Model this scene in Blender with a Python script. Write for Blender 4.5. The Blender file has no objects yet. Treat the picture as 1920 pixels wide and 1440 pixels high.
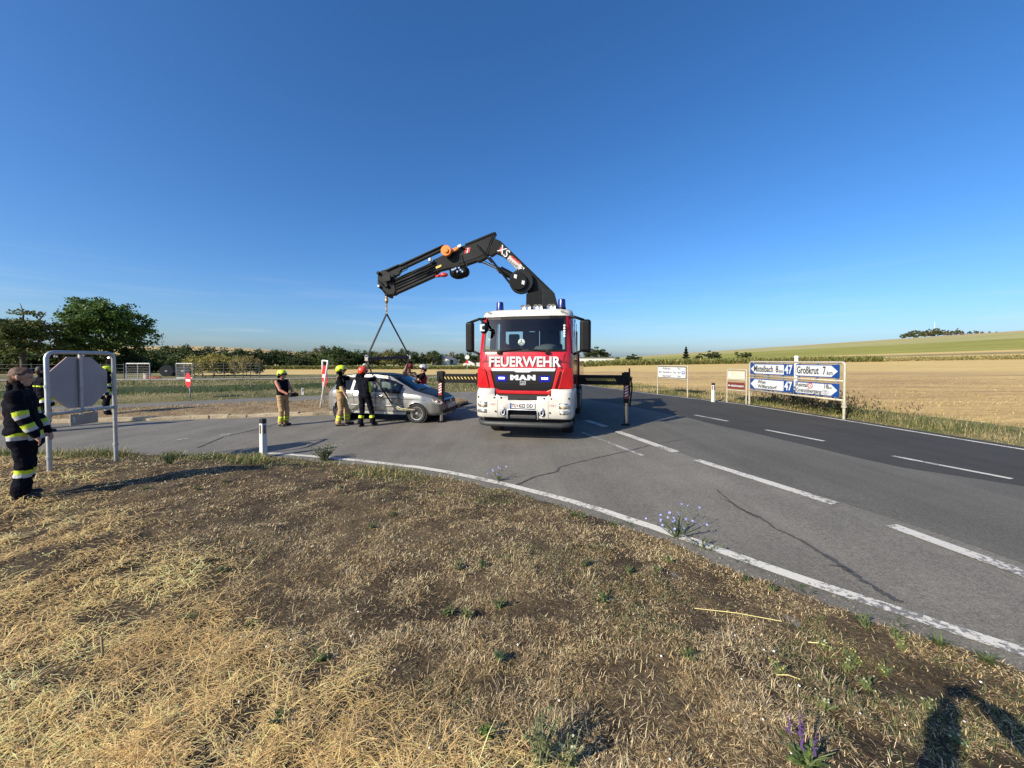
import bpy, bmesh, math, random
import numpy as np
from mathutils import Vector, Matrix

random.seed(7)
rng = np.random.default_rng(11)
scene = bpy.context.scene
COL = scene.collection
R = math.radians

# ------------------------------------------------------------------ camera
CAM_H = 2.0
PITCH = R(1.5)
F = 721.0                      # focal length in pixels of a 1920 px wide frame
PPX, PPY = 960.0, 692.9        # principal point
cam_d = bpy.data.cameras.new('camera')
cam = bpy.data.objects.new('camera', cam_d)
COL.objects.link(cam)
cam.location = (0, 0, CAM_H)
cam.rotation_euler = (R(90) - PITCH, 0, 0)
cam_d.sensor_width = 36
cam_d.lens = F / 1920 * 36
cam_d.shift_y = -(720 - PPY) / 1920
cam_d.clip_start = 0.05
cam_d.clip_end = 6000
scene.camera = cam

# ------------------------------------------------------------------ sky and sun
SUN_EL, SUN_AZ = 29.5, 49.5    # shadows run SUN_AZ degrees to the right of straight ahead
world = bpy.data.worlds.new('World')
scene.world = world
world.use_nodes = True
wn = world.node_tree
bg = wn.nodes['Background']
sky = wn.nodes.new('ShaderNodeTexSky')
sky.sky_type = 'NISHITA'
sky.sun_disc = False
sky.sun_elevation = R(SUN_EL)
sky.sun_rotation = R(180 + SUN_AZ)
sky.altitude = 200
sky.air_density = 1.0
sky.dust_density = 1.5
sky.ozone_density = 6.0
hs = wn.nodes.new('ShaderNodeHueSaturation')
hs.inputs['Saturation'].default_value = 1.15
hs.inputs['Hue'].default_value = 0.499
wn.links.new(sky.outputs[0], hs.inputs['Color'])
# faint low streaks of cloud near the horizon
tcw = wn.nodes.new('ShaderNodeTexCoord'); mpw = wn.nodes.new('ShaderNodeMapping'); mpw.inputs['Scale'].default_value = (3, 3, 42)
nzw = wn.nodes.new('ShaderNodeTexNoise'); nzw.inputs['Scale'].default_value = 1.3; nzw.inputs['Detail'].default_value = 6
wn.links.new(tcw.outputs['Generated'], mpw.inputs['Vector']); wn.links.new(mpw.outputs[0], nzw.inputs['Vector'])
sepw = wn.nodes.new('ShaderNodeSeparateXYZ'); wn.links.new(tcw.outputs['Generated'], sepw.inputs[0])
elw = wn.nodes.new('ShaderNodeValToRGB'); wn.links.new(sepw.outputs[2], elw.inputs[0])
elw.color_ramp.elements[0].position = 0.0; elw.color_ramp.elements[0].color = (0.6, 0.6, 0.6, 1)
e_ = elw.color_ramp.elements.new(0.06); e_.color = (1, 1, 1, 1); elw.color_ramp.elements[-1].position = 0.20; elw.color_ramp.elements[-1].color = (0, 0, 0, 1)
rpw = wn.nodes.new('ShaderNodeMapRange'); rpw.inputs['From Min'].default_value = 0.50; rpw.inputs['From Max'].default_value = 0.75; rpw.inputs['To Max'].default_value = 0.22
wn.links.new(nzw.outputs['Fac'], rpw.inputs['Value'])
mlw = wn.nodes.new('ShaderNodeMath'); mlw.operation = 'MULTIPLY'; wn.links.new(rpw.outputs[0], mlw.inputs[0]); wn.links.new(elw.outputs[0], mlw.inputs[1])
mxw = wn.nodes.new('ShaderNodeMix'); mxw.data_type = 'RGBA'; mxw.inputs[7].default_value = (5.2, 5.4, 5.8, 1)
wbw = wn.nodes.new('ShaderNodeMix'); wbw.data_type = 'RGBA'; wbw.blend_type = 'MULTIPLY'; wbw.inputs[0].default_value = 1.0; wbw.inputs[7].default_value = (0.94, 0.99, 1.09, 1)   # the camera's white balance for the sky
wn.links.new(hs.outputs[0], wbw.inputs[6])
wn.links.new(mlw.outputs[0], mxw.inputs[0]); wn.links.new(wbw.outputs[2], mxw.inputs[6])
wn.links.new(mxw.outputs[2], bg.inputs[0])
bg.inputs[1].default_value = 0.108
sd = bpy.data.lights.new('sun', 'SUN')
sd.energy = 5.0
sd.angle = R(0.53)
sd.color = (1.0, 0.895, 0.71)
sun = bpy.data.objects.new('sun', sd)
COL.objects.link(sun)
_d = Vector((math.sin(R(SUN_AZ)) * math.cos(R(SUN_EL)), math.cos(R(SUN_AZ)) * math.cos(R(SUN_EL)), -math.sin(R(SUN_EL))))
sun.rotation_euler = _d.to_track_quat('-Z', 'Y').to_euler()
sun.location = (-20, -20, 30)
vs = scene.view_settings
vs.view_transform = 'Standard'
vs.look = 'None'
vs.gamma = 1.0
vs.exposure = 0.58
vs.use_curve_mapping = False
scene.cycles.max_bounces = 6
scene.cycles.transparent_max_bounces = 16

# ------------------------------------------------------------------ helpers
def ray(px, py):
    cx, cy = (px - PPX) / F, (py - PPY) / F
    return Vector((cx, math.cos(PITCH) - cy * math.sin(PITCH), -math.sin(PITCH) - cy * math.cos(PITCH)))

def gnd(px, py, z=0.0):
    d = ray(px, py); t = (z - CAM_H) / d.z
    return (d.x * t, d.y * t)

def at(px, py, D):
    d = ray(px, py); t = D / d.y
    return Vector((d.x * t, D, CAM_H + d.z * t))

def sstep(a, b, x):
    t = np.clip((np.asarray(x, float) - a) / (b - a), 0, 1)
    return t * t * (3 - 2 * t)

def _hash(i, j, s):
    n = (i.astype(np.int64) * 374761393 + j.astype(np.int64) * 668265263 + s * 1274126177) & 0x7fffffff
    n = ((n ^ (n >> 13)) * 1274126177) & 0x7fffffff
    return ((n ^ (n >> 16)) & 0xffff) / 65535.0

def vnoise(x, y, s=0):
    x = np.asarray(x, float); y = np.asarray(y, float)
    i = np.floor(x); j = np.floor(y); u = x - i; v = y - j
    u = u * u * (3 - 2 * u); v = v * v * (3 - 2 * v)
    a = _hash(i, j, s); b = _hash(i + 1, j, s); c = _hash(i, j + 1, s); d = _hash(i + 1, j + 1, s)
    return (a * (1 - u) + b * u) * (1 - v) + (c * (1 - u) + d * u) * v

def fbm(x, y, s=0, o=3):
    t = 0; a = 0.5; n = 0
    for k in range(o):
        t = t + a * vnoise(np.asarray(x) * 2 ** k, np.asarray(y) * 2 ** k, s + 17 * k); n += a; a *= 0.5
    return t / n

# ------------------------------------------------------------------ materials
_M = {}
def nodes_of(m):
    nt = m.node_tree
    return nt, nt.nodes['Principled BSDF']

def mat(name, col=(0.5, 0.5, 0.5), rough=0.6, metal=0.0, var=0.12, scale=6.0, bump=0.0, bscale=60.0, coat=0.0, spec=0.5, emit=None, estr=0.0, detail=4.0):
    if name in _M: return _M[name]
    m = bpy.data.materials.new(name); m.use_nodes = True
    nt, b = nodes_of(m)
    b.inputs['Roughness'].default_value = rough
    b.inputs['Metallic'].default_value = metal
    b.inputs['Coat Weight'].default_value = coat
    b.inputs['Coat Roughness'].default_value = 0.05
    b.inputs['Specular IOR Level'].default_value = spec
    tc = nt.nodes.new('ShaderNodeTexCoord')
    n = nt.nodes.new('ShaderNodeTexNoise'); n.inputs['Scale'].default_value = scale; n.inputs['Detail'].default_value = detail
    nt.links.new(tc.outputs['Object'], n.inputs['Vector'])
    r = nt.nodes.new('ShaderNodeValToRGB')
    lo = tuple(max(0, c * (1 - var)) for c in col) + (1,)
    hi = tuple(min(1, c * (1 + var)) for c in col) + (1,)
    r.color_ramp.elements[0].position = 0.3; r.color_ramp.elements[1].position = 0.7
    r.color_ramp.elements[0].color = lo; r.color_ramp.elements[1].color = hi
    nt.links.new(n.outputs['Fac'], r.inputs[0]); nt.links.new(r.outputs[0], b.inputs['Base Color'])
    if bump > 0:
        n2 = nt.nodes.new('ShaderNodeTexNoise'); n2.inputs['Scale'].default_value = bscale; n2.inputs['Detail'].default_value = 4
        nt.links.new(tc.outputs['Object'], n2.inputs['Vector'])
        bp = nt.nodes.new('ShaderNodeBump'); bp.inputs['Strength'].default_value = bump; bp.inputs['Distance'].default_value = 0.02
        nt.links.new(n2.outputs['Fac'], bp.inputs['Height']); nt.links.new(bp.outputs[0], b.inputs['Normal'])
    if emit:
        b.inputs['Emission Color'].default_value = tuple(emit) + (1,); b.inputs['Emission Strength'].default_value = estr
    _M[name] = m
    return m

def ground_mat(name, stops, scale=1.0, fine=60.0, fine_amt=0.35, bump=0.3, bdist=0.02, rough=0.9, stretch=(1, 1, 1), rot=0.0, detail=8.0):
    """colour ramp over broad noise, multiplied with a fine grain"""
    m = bpy.data.materials.new(name); m.use_nodes = True
    nt, b = nodes_of(m); L = nt.links.new; N = nt.nodes.new
    b.inputs['Roughness'].default_value = rough; b.inputs['Specular IOR Level'].default_value = 0.25
    tc = N('ShaderNodeTexCoord'); mp = N('ShaderNodeMapping'); mp.inputs['Scale'].default_value = stretch; mp.inputs['Rotation'].default_value = (0, 0, rot)
    L(tc.outputs['Object'], mp.inputs['Vector'])
    n = N('ShaderNodeTexNoise'); n.inputs['Scale'].default_value = scale; n.inputs['Detail'].default_value = detail; n.inputs['Roughness'].default_value = 0.62
    L(mp.outputs[0], n.inputs['Vector'])
    r = N('ShaderNodeValToRGB'); cr = r.color_ramp
    while len(cr.elements) < len(stops): cr.elements.new(0.5)
    for e, (p, c) in zip(cr.elements, stops): e.position = p; e.color = tuple(c) + (1,)
    L(n.outputs['Fac'], r.inputs[0])
    f = N('ShaderNodeTexNoise'); f.inputs['Scale'].default_value = fine; f.inputs['Detail'].default_value = 5; f.inputs['Roughness'].default_value = 0.7
    L(mp.outputs[0], f.inputs['Vector'])
    mr = N('ShaderNodeMapRange'); mr.inputs['From Min'].default_value = 0.3; mr.inputs['From Max'].default_value = 0.7
    mr.inputs['To Min'].default_value = 1 - fine_amt; mr.inputs['To Max'].default_value = 1 + fine_amt
    L(f.outputs['Fac'], mr.inputs['Value'])
    mx = N('ShaderNodeMix'); mx.data_type = 'RGBA'; mx.blend_type = 'MULTIPLY'; mx.inputs[0].default_value = 1.0
    L(r.outputs[0], mx.inputs[6]); L(mr.outputs[0], mx.inputs[7]); L(mx.outputs[2], b.inputs['Base Color'])
    if bump:
        bp = N('ShaderNodeBump'); bp.inputs['Strength'].default_value = bump; bp.inputs['Distance'].default_value = bdist
        L(f.outputs['Fac'], bp.inputs['Height']); L(bp.outputs[0], b.inputs['Normal'])
    _M[name] = m
    return m

def leaf_mat(name, rough=0.6, trans=0.35, gain=(1, 1, 1)):
    """reads each blade's own colour from its mesh attribute"""
    m = bpy.data.materials.new(name); m.use_nodes = True
    nt, b = nodes_of(m); L = nt.links.new; N = nt.nodes.new
    a = N('ShaderNodeAttribute'); a.attribute_name = 'Col'
    mx = N('ShaderNodeMix'); mx.data_type = 'RGBA'; mx.blend_type = 'MULTIPLY'; mx.inputs[0].default_value = 1.0
    mx.inputs[7].default_value = tuple(gain) + (1,)
    L(a.outputs['Color'], mx.inputs[6]); L(mx.outputs[2], b.inputs['Base Color'])
    b.inputs['Roughness'].default_value = rough; b.inputs['Specular IOR Level'].default_value = 0.25
    if trans > 0:
        t = N('ShaderNodeBsdfTranslucent'); L(mx.outputs[2], t.inputs['Color'])
        ms = N('ShaderNodeMixShader'); ms.inputs[0].default_value = trans
        out = nt.nodes['Material Output']
        L(b.outputs[0], ms.inputs[1]); L(t.outputs[0], ms.inputs[2]); L(ms.outputs[0], out.inputs['Surface'])
    _M[name] = m
    return m

def glass_mat(name, tint=(0.5, 0.56, 0.56), refl=1.0, rough=0.02):
    m = bpy.data.materials.new(name); m.use_nodes = True
    nt = m.node_tree; L = nt.links.new; N = nt.nodes.new
    nt.nodes.remove(nt.nodes['Principled BSDF']); out = nt.nodes['Material Output']
    tr = N('ShaderNodeBsdfTransparent'); tr.inputs[0].default_value = tuple(tint) + (1,)
    gl = N('ShaderNodeBsdfGlossy'); gl.inputs['Roughness'].default_value = rough; gl.inputs[0].default_value = (refl, refl, refl, 1)
    fr = N('ShaderNodeFresnel'); fr.inputs['IOR'].default_value = 1.5
    ms = N('ShaderNodeMixShader'); L(fr.outputs[0], ms.inputs[0]); L(tr.outputs[0], ms.inputs[1]); L(gl.outputs[0], ms.inputs[2])
    L(ms.outputs[0], out.inputs['Surface'])
    _M[name] = m
    return m

# ------------------------------------------------------------------ objects
def tag(o, label=None, cat=None, group=None, kind=None):
    if label: o['label'] = label
    if cat: o['category'] = cat
    if group: o['group'] = group
    if kind: o['kind'] = kind
    return o

def empty(name, loc=(0, 0, 0), rz=0.0, label=None, cat=None, group=None):
    o = bpy.data.objects.new(name, None); COL.objects.link(o)
    o.location = loc; o.rotation_euler = (0, 0, rz); o.empty_display_size = 0.2
    return tag(o, label, cat, group)

def link(name, me, parent=None):
    o = bpy.data.objects.new(name, me); COL.objects.link(o)
    if parent: o.parent = parent
    return o

def copy_tree(o, parent=None):
    c = o.copy(); COL.objects.link(c); c.parent = parent
    for ch in o.children:
        if ch.name in bpy.data.objects: copy_tree(ch, c)
    return c

class MB:
    def __init__(s): s.v = []; s.f = []; s.m = []; s.mi = 0
    def add(s, verts, faces):
        b = len(s.v); s.v += [tuple(v) for v in verts]
        for f in faces: s.f.append(tuple(b + i for i in f)); s.m.append(s.mi)
        return s
    def box(s, c, d, rot=None):
        hx, hy, hz = d[0] / 2, d[1] / 2, d[2] / 2
        vs_ = [Vector((x, y, z)) for z in (-hz, hz) for y in (-hy, hy) for x in (-hx, hx)]
        if rot is not None: vs_ = [rot @ v for v in vs_]
        c = Vector(c)
        return s.add([v + c for v in vs_], [(0, 2, 3, 1), (4, 5, 7, 6), (0, 1, 5, 4), (2, 6, 7, 3), (0, 4, 6, 2), (1, 3, 7, 5)])
    def beam(s, a, b, w, h, up=(0, 0, 1)):
        a = Vector(a); b = Vector(b); d = (b - a); l = d.length; d.normalize()
        u = Vector(up); x = d.cross(u)
        if x.length < 1e-4: x = d.cross(Vector((1, 0, 0)))
        x.normalize(); z = x.cross(d)
        m = Matrix((x, d, z)).transposed()
        return s.box((a + b) / 2, (w, l, h), m)
    def tube(s, pts, r, n=8, cap=True, rad=None):
        pts = [Vector(p) for p in pts]; rings = []
        prev = None
        for i, p in enumerate(pts):
            if i == 0: d = pts[1] - pts[0]
            elif i == len(pts) - 1: d = pts[-1] - pts[-2]
            else: d = (pts[i + 1] - pts[i]).normalized() + (pts[i] - pts[i - 1]).normalized()
            d.normalize()
            if prev is None:
                x = d.cross(Vector((0, 0, 1)))
                if x.length < 1e-3: x = d.cross(Vector((0, 1, 0)))
            else:
                x = prev - d * prev.dot(d)
            x.normalize(); prev = x; y = d.cross(x)
            rr = rad[i] if rad else r
            rings.append([p + x * (rr * math.cos(2 * math.pi * k / n)) + y * (rr * math.sin(2 * math.pi * k / n)) for k in range(n)])
        vs_ = [v for rg in rings for v in rg]; fs = []
        for i in range(len(rings) - 1):
            for k in range(n):
                a = i * n + k; b_ = i * n + (k + 1) % n
                fs.append((a, b_, b_ + n, a + n))
        if cap:
            fs.append(tuple(range(n))[::-1]); fs.append(tuple((len(rings) - 1) * n + k for k in range(n)))
        return s.add(vs_, fs)
    def lathe(s, prof, c=(0, 0, 0), axis=(0, 0, 1), n=24, sx=1.0, sy=1.0):
        """prof: list of (radius, height along axis)"""
        q = Vector((0, 0, 1)).rotation_difference(Vector(axis).normalized()); c = Vector(c)
        vs_ = []; fs = []
        for (r, h) in prof:
            for k in range(n):
                a = 2 * math.pi * k / n
                vs_.append(c + q @ Vector((r * sx * math.cos(a), r * sy * math.sin(a), h)))
        for i in range(len(prof) - 1):
            for k in range(n):
                a = i * n + k; b_ = i * n + (k + 1) % n
                fs.append((a, b_, b_ + n, a + n))
        if prof[0][0] > 1e-4: fs.append(tuple(range(n))[::-1])
        if prof[-1][0] > 1e-4: fs.append(tuple((len(prof) - 1) * n + k for k in range(n)))
        return s.add(vs_, fs)
    def prism(s, poly, n, th):
        """poly: 3-D points of the front face, extruded by th along n"""
        n = Vector(n) * th; p = [Vector(q) for q in poly]; k = len(p)
        vs_ = p + [q + n for q in p]
        fs = [tuple(range(k))[::-1], tuple(range(k, 2 * k))] + [(i, (i + 1) % k, k + (i + 1) % k, k + i) for i in range(k)]
        return s.add(vs_, fs)
    def sphere(s, c, r, n=12, m=8, sc=(1, 1, 1)):
        vs_ = []; fs = []; c = Vector(c)
        for i in range(m + 1):
            t = math.pi * i / m
            for k in range(n):
                a = 2 * math.pi * k / n
                vs_.append(c + Vector((r * sc[0] * math.sin(t) * math.cos(a), r * sc[1] * math.sin(t) * math.sin(a), r * sc[2] * math.cos(t))))
        for i in range(m):
            for k in range(n):
                a = i * n + k; b_ = i * n + (k + 1) % n
                fs.append((a, a + n, b_ + n, b_))
        return s.add(vs_, fs)
    def build(s, name, mats, parent=None, smooth=False, bevel=0.0, angle=None, seg=2):
        me = bpy.data.meshes.new(name); me.from_pydata(s.v, [], s.f)
        if not isinstance(mats, (list, tuple)): mats = [mats]
        for m in mats: me.materials.append(m)
        if len(mats) > 1: me.polygons.foreach_set('material_index', s.m)
        bm_ = bmesh.new(); bm_.from_mesh(me); bmesh.ops.recalc_face_normals(bm_, faces=bm_.faces); bm_.to_mesh(me); bm_.free()
        if smooth:
            me.polygons.foreach_set('use_smooth', [True] * len(me.polygons))
            if angle: me.set_sharp_from_angle(angle=R(angle))
        me.update()
        o = link(name, me, parent)
        if bevel > 0:
            b = o.modifiers.new('bevel', 'BEVEL'); b.width = bevel; b.segments = seg; b.limit_method = 'ANGLE'; b.angle_limit = R(40)
        return o

def grid_obj(name, X, Y, Z, mats, parent=None, smooth=True, face_mat=None, skip=None):
    """regular grid from 2-D arrays"""
    h, w = X.shape
    co = np.stack([X, Y, Z], -1).reshape(-1, 3)
    ii, jj = np.meshgrid(np.arange(h - 1), np.arange(w - 1), indexing='ij')
    a = (ii * w + jj).ravel()
    fs = np.stack([a, a + 1, a + w + 1, a + w], 1)
    mi = None
    if face_mat is not None: mi = face_mat.ravel()
    if skip is not None:
        k = ~skip.ravel(); fs = fs[k]; mi = mi[k] if mi is not None else None
    me = mesh_np(name, co, fs, mats, mi, smooth)
    return link(name, me, parent)

def mesh_np(name, co, quads, mats, mi=None, smooth=False, colors=None, tris=None):
    me = bpy.data.meshes.new(name)
    co = np.asarray(co, np.float32); nq = len(quads); nt_ = 0 if tris is None else len(tris)
    me.vertices.add(len(co)); me.vertices.foreach_set('co', co.ravel())
    idx = np.asarray(quads, np.int32).ravel()
    starts = np.arange(nq) * 4; tot = np.full(nq, 4)
    if nt_:
        idx = np.concatenate([idx, np.asarray(tris, np.int32).ravel()])
        starts = np.concatenate([starts, nq * 4 + np.arange(nt_) * 3]); tot = np.concatenate([tot, np.full(nt_, 3)])
    me.loops.add(len(idx)); me.loops.foreach_set('vertex_index', idx.astype(np.int32))
    me.polygons.add(nq + nt_); me.polygons.foreach_set('loop_start', starts.astype(np.int32)); me.polygons.foreach_set('loop_total', tot.astype(np.int32))
    if not isinstance(mats, (list, tuple)): mats = [mats]
    for m in mats: me.materials.append(m)
    if mi is not None: me.polygons.foreach_set('material_index', np.asarray(mi, np.int32))
    me.polygons.foreach_set('use_smooth', np.full(nq + nt_, smooth))
    if colors is not None:
        at_ = me.attributes.new('Col', 'FLOAT_COLOR', 'POINT')
        c = np.ones((len(co), 4), np.float32); c[:, :3] = colors
        at_.data.foreach_set('color', c.ravel())
    me.update(calc_edges=True); me.validate()
    return me

def blades(name, base, az, tilt, length, width, col, material, parent=None, bend=0.35, kind=True):
    """many grass blades as one mesh: base (n,3), az, tilt (from horizontal), length, width, col (n,3)"""
    n = len(base)
    az = np.asarray(az); d = np.stack([np.cos(az), np.sin(az)], 1)
    s = np.stack([-d[:, 1], d[:, 0]], 1)
    def pt(t, tl, wid, side):
        h = t[:, None] * np.cos(tl)[:, None] * d + side * (wid / 2)[:, None] * s
        return np.concatenate([h, (t * np.sin(tl))[:, None]], 1)
    z0 = np.zeros(n)
    b1 = base + pt(z0, tilt, width, 1); b2 = base + pt(z0, tilt, width, -1)
    t1 = length * 0.55
    m1 = base + pt(t1, tilt, width * 0.85, 1); m2 = base + pt(t1, tilt, width * 0.85, -1)
    mid = base + pt(t1, tilt, width, 0)
    tip = mid + pt(length * 0.45, tilt - bend, width, 0)
    co = np.stack([b1, b2, m2, m1, tip], 1).reshape(-1, 3)
    k = np.arange(n)[:, None] * 5
    q = k + np.array([0, 1, 2, 3]); t = k + np.array([3, 2, 4])
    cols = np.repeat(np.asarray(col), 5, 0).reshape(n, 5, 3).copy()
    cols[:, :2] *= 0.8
    me = mesh_np(name, co, q, material, None, False, cols.reshape(-1, 3), t)
    o = link(name, me, parent)
    if kind: o['kind'] = 'stuff'
    return o

def text(name, s, size, material, parent, loc, rot, xs=1.0, ext=0.004, bold=0.0, align='CENTER', spacing=1.0, fit=None):
    cu = bpy.data.curves.new(name, 'FONT'); cu.body = s; cu.size = size; cu.align_x = align; cu.align_y = 'CENTER'
    cu.extrude = ext; cu.offset = bold; cu.space_character = spacing; cu.resolution_u = 3
    o = bpy.data.objects.new(name, cu); COL.objects.link(o)
    dg = bpy.context.evaluated_depsgraph_get()
    me = bpy.data.meshes.new_from_object(o.evaluated_get(dg)); me.name = name
    bpy.data.objects.remove(o); bpy.data.curves.remove(cu)
    if fit:
        cx = [v.co.x for v in me.vertices]; xs = fit / max(1e-4, max(cx) - min(cx))
    me.materials.clear(); me.materials.append(material)
    o = link(name, me, parent); o.location = loc; o.rotation_euler = rot; o.scale = (xs, 1, 1)
    return o
# ================================================================== terrain
def zr(x):
    return np.clip(0.02 * (np.asarray(x, float) - 0.8), -0.06, 0.08)

def HILL(x, y):
    x = np.asarray(x, float); y = np.asarray(y, float)
    p = x / np.maximum(y, 1.0)
    s = (np.clip(y - 60, 0, 410) / 390) ** 1.3
    z = 29.5 * np.clip(p - 0.14, 0, 1.7) * s
    z = z - 2.0 * sstep(30, 160, y) * np.clip((0.25 - p) / 0.35, 0, 1)
    z = z + 34 * sstep(350, 900, y) * sstep(-0.15, -0.85, p)
    return z

def HT(x, y): return zr(x) + HILL(x, y)

def curve(pts):
    a = np.array(pts, float)
    return lambda t: np.interp(t, a[:, 0], a[:, 1])

_edge_px = [(1920, 1240), (1800, 1203), (1700, 1170), (1560, 1120), (1450, 1080), (1320, 1030), (1200, 985), (1080, 945), (960, 912), (880, 892), (780, 872), (650, 858), (505, 846)]
EDGE = [gnd(a, b, -0.02) for a, b in _edge_px][::-1]
_e = [(-60, 4.0), (-30, 7.4), (-16, 8.5), (-9, 8.6)] + EDGE + [(4.3, 1.4), (5.6, -0.6), (8, -4.0), (14, -13)]
_xx = np.linspace(-60, 14, 1500)
_yy = np.interp(_xx, [q[0] for q in _e], [q[1] for q in _e])
_k = np.hanning(41); _k /= _k.sum()
_yy = np.convolve(np.pad(_yy, 20, mode='edge'), _k, 'valid')
def yb(x): return np.interp(x, _xx, _yy)
_sl = np.gradient(_yy, _xx)
def verge_d(x, y):
    """distance inside the verge from its edge"""
    return (yb(x) - y) / np.sqrt(1 + np.interp(x, _xx, _sl) ** 2) - 0.19 + 0.26 * (fbm(x * 1.7, y * 1.7, 5) - 0.5) + 0.10 * (fbm(x * 9, y * 9, 6) - 0.5)
def HV(x, y):
    d = verge_d(x, y)
    z = zr(x) - 0.03 + 0.045 * sstep(0, 0.12, d) + 0.18 * sstep(0.15, 1.9, d)
    k = sstep(0.15, 0.7, d)
    return z + k * (0.14 * (fbm(x * 0.7, y * 0.7, 1) - 0.5) + 0.055 * (fbm(x * 4, y * 4, 2) - 0.5) + 0.03 * (vnoise(x * 8, y * 8, 3) - 0.5))

C3x = curve([(-14, 11.2), (8, 11.0), (12.1, 10.55), (16.3, 9.97), (21.3, 8.0), (27, 6.0), (36, 3.5), (50, 1.5), (70, 0.0), (130, -1)])
C2y = curve([(-170, -20), (-45, 9), (-30, 13), (-17.7, 17.7), (-13, 20.9), (-8, 23), (-2.7, 24.3), (2, 25)])
ISn = curve([(-60, 3.4), (-45, 6.2), (-30, 9.2), (-20, 11.3), (-13.2, 12.8), (-7.1, 14.25), (-3.5, 15.6), (-2.4, 16.5), (-2.0, 17.6)])
ISf = curve([(-60, 3.8), (-45, 7.6), (-30, 10.9), (-24, 12.5), (-15.3, 15.3), (-10.9, 17.9), (-6, 19.2), (-3.2, 19.4), (-2.4, 18.7), (-2.0, 17.6)])
DKx = curve([(-14, 7.9), (5.84, 7.75), (6.8, 6.95), (9, 6.45), (12.65, 5.75), (16.5, 4.6), (21.5, 2.7), (27, 0.8), (40, -3)])

# ---- asphalt
def asphalt(name, c, streak, dk):
    m = bpy.data.materials.new(name); m.use_nodes = True
    nt, b = nodes_of(m); L = nt.links.new; N = nt.nodes.new
    b.inputs['Roughness'].default_value = 0.85; b.inputs['Specular IOR Level'].default_value = 0.3
    tc = N('ShaderNodeTexCoord')
    def noise(scale, detail, stretch=None):
        n = N('ShaderNodeTexNoise'); n.inputs['Scale'].default_value = scale; n.inputs['Detail'].default_value = detail; n.inputs['Roughness'].default_value = 0.65
        if stretch:
            mp = N('ShaderNodeMapping'); mp.inputs['Scale'].default_value = stretch; L(tc.outputs['Object'], mp.inputs['Vector']); L(mp.outputs[0], n.inputs['Vector'])
        else: L(tc.outputs['Object'], n.inputs['Vector'])
        return n
    def rng_(n, a, b_, lo=0.3, hi=0.7):
        r = N('ShaderNodeMapRange'); r.inputs['From Min'].default_value = lo; r.inputs['From Max'].default_value = hi
        r.inputs['To Min'].default_value = a; r.inputs['To Max'].default_value = b_; L(n.outputs['Fac'], r.inputs['Value']); return r
    cur = None
    f1 = rng_(noise(0.5, 9), 1 - dk * 1.5, 1 + dk * 1.5)
    f2 = rng_(noise(1.0, 5, streak), 0.84, 1.12)
    f3 = rng_(noise(85, 5), 0.45, 1.62)
    f4 = rng_(noise(24, 4), 0.78, 1.22)
    def mul(a, b_):
        k = N('ShaderNodeMath'); k.operation = 'MULTIPLY'; L(a, k.inputs[0]); L(b_, k.inputs[1]); return k.outputs[0]
    v = mul(mul(f1.outputs[0], f2.outputs[0]), mul(f3.outputs[0], f4.outputs[0]))
    mx = N('ShaderNodeMix'); mx.data_type = 'RGBA'; mx.blend_type = 'MULTIPLY'; mx.inputs[0].default_value = 1
    mx.inputs[6].default_value = tuple(c) + (1,); L(v, mx.inputs[7]); L(mx.outputs[2], b.inputs['Base Color'])
    bp = N('ShaderNodeBump'); bp.inputs['Strength'].default_value = 0.35; bp.inputs['Distance'].default_value = 0.006
    n5 = noise(160, 3); L(n5.outputs['Fac'], bp.inputs['Height']); L(bp.outputs[0], b.inputs['Normal'])
    _M[name] = m
    return m
asphalt('old_asphalt', (0.150, 0.140, 0.120), (1.6, 0.12, 1), 0.13)
asphalt('new_asphalt', (0.045, 0.043, 0.038), (2.2, 0.10, 1), 0.10)
asphalt('mid_asphalt', (0.106, 0.101, 0.087), (1.8, 0.10, 1), 0.10)

xs = np.concatenate([np.linspace(-170, -12, 60), np.linspace(-11.5, 14, 110)])
ys = np.concatenate([np.linspace(-14, 30, 60), np.linspace(31, 130, 30)])
X, Y = np.meshgrid(xs, ys)
Zr = HT(X, Y) - 0.45 * sstep(1.0, 4.0, Y - C2y(X)) * sstep(8, 11, C3x(Y) - X)
road = grid_obj('road', X, Y, Zr, _M['old_asphalt']); road['kind'] = 'structure'

def strip(name, left, right, material, parent=None, dz=0.005, zf=None, sub=1):
    """sheet between two polylines (x, y)"""
    l = np.array(left, float); r = np.array(right, float)
    ts = np.linspace(0, 1, 2 + sub)[:, None, None]
    P = l[None] * (1 - ts) + r[None] * ts
    X_, Y_ = P[..., 0], P[..., 1]
    Z_ = (zf or zr)(X_) if zf is None else zf(X_, Y_)
    return grid_obj(name, X_, Y_, Z_ + dz, material, parent)

yy = np.concatenate([np.linspace(-14, 30, 90), np.linspace(31, 60, 20)])
o = strip('resurfaced_lane', np.stack([DKx(yy) + 0.10 * (vnoise(yy * 0.8, yy * 0, 3) - 0.5), yy], 1), np.stack([C3x(yy) + 0.35, yy], 1), _M['new_asphalt'], road, 0.005, sub=5)
# the strip between the wide dashes and the dark lane is a little darker than the junction mouth
LNx = curve([(-14, 4.75), (3.45, 4.62), (5.13, 4.30), (7.43, 3.56), (10.4, 2.75), (14, 1.6), (20, -0.5), (30, -4)])
o = strip('worn_lane', np.stack([LNx(yy) + 0.12 + 0.25 * (vnoise(yy * 0.5, yy * 0, 8) - 0.5), yy], 1), np.stack([DKx(yy) + 0.2, yy], 1), _M['mid_asphalt'], road, 0.0025, sub=4)

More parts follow.
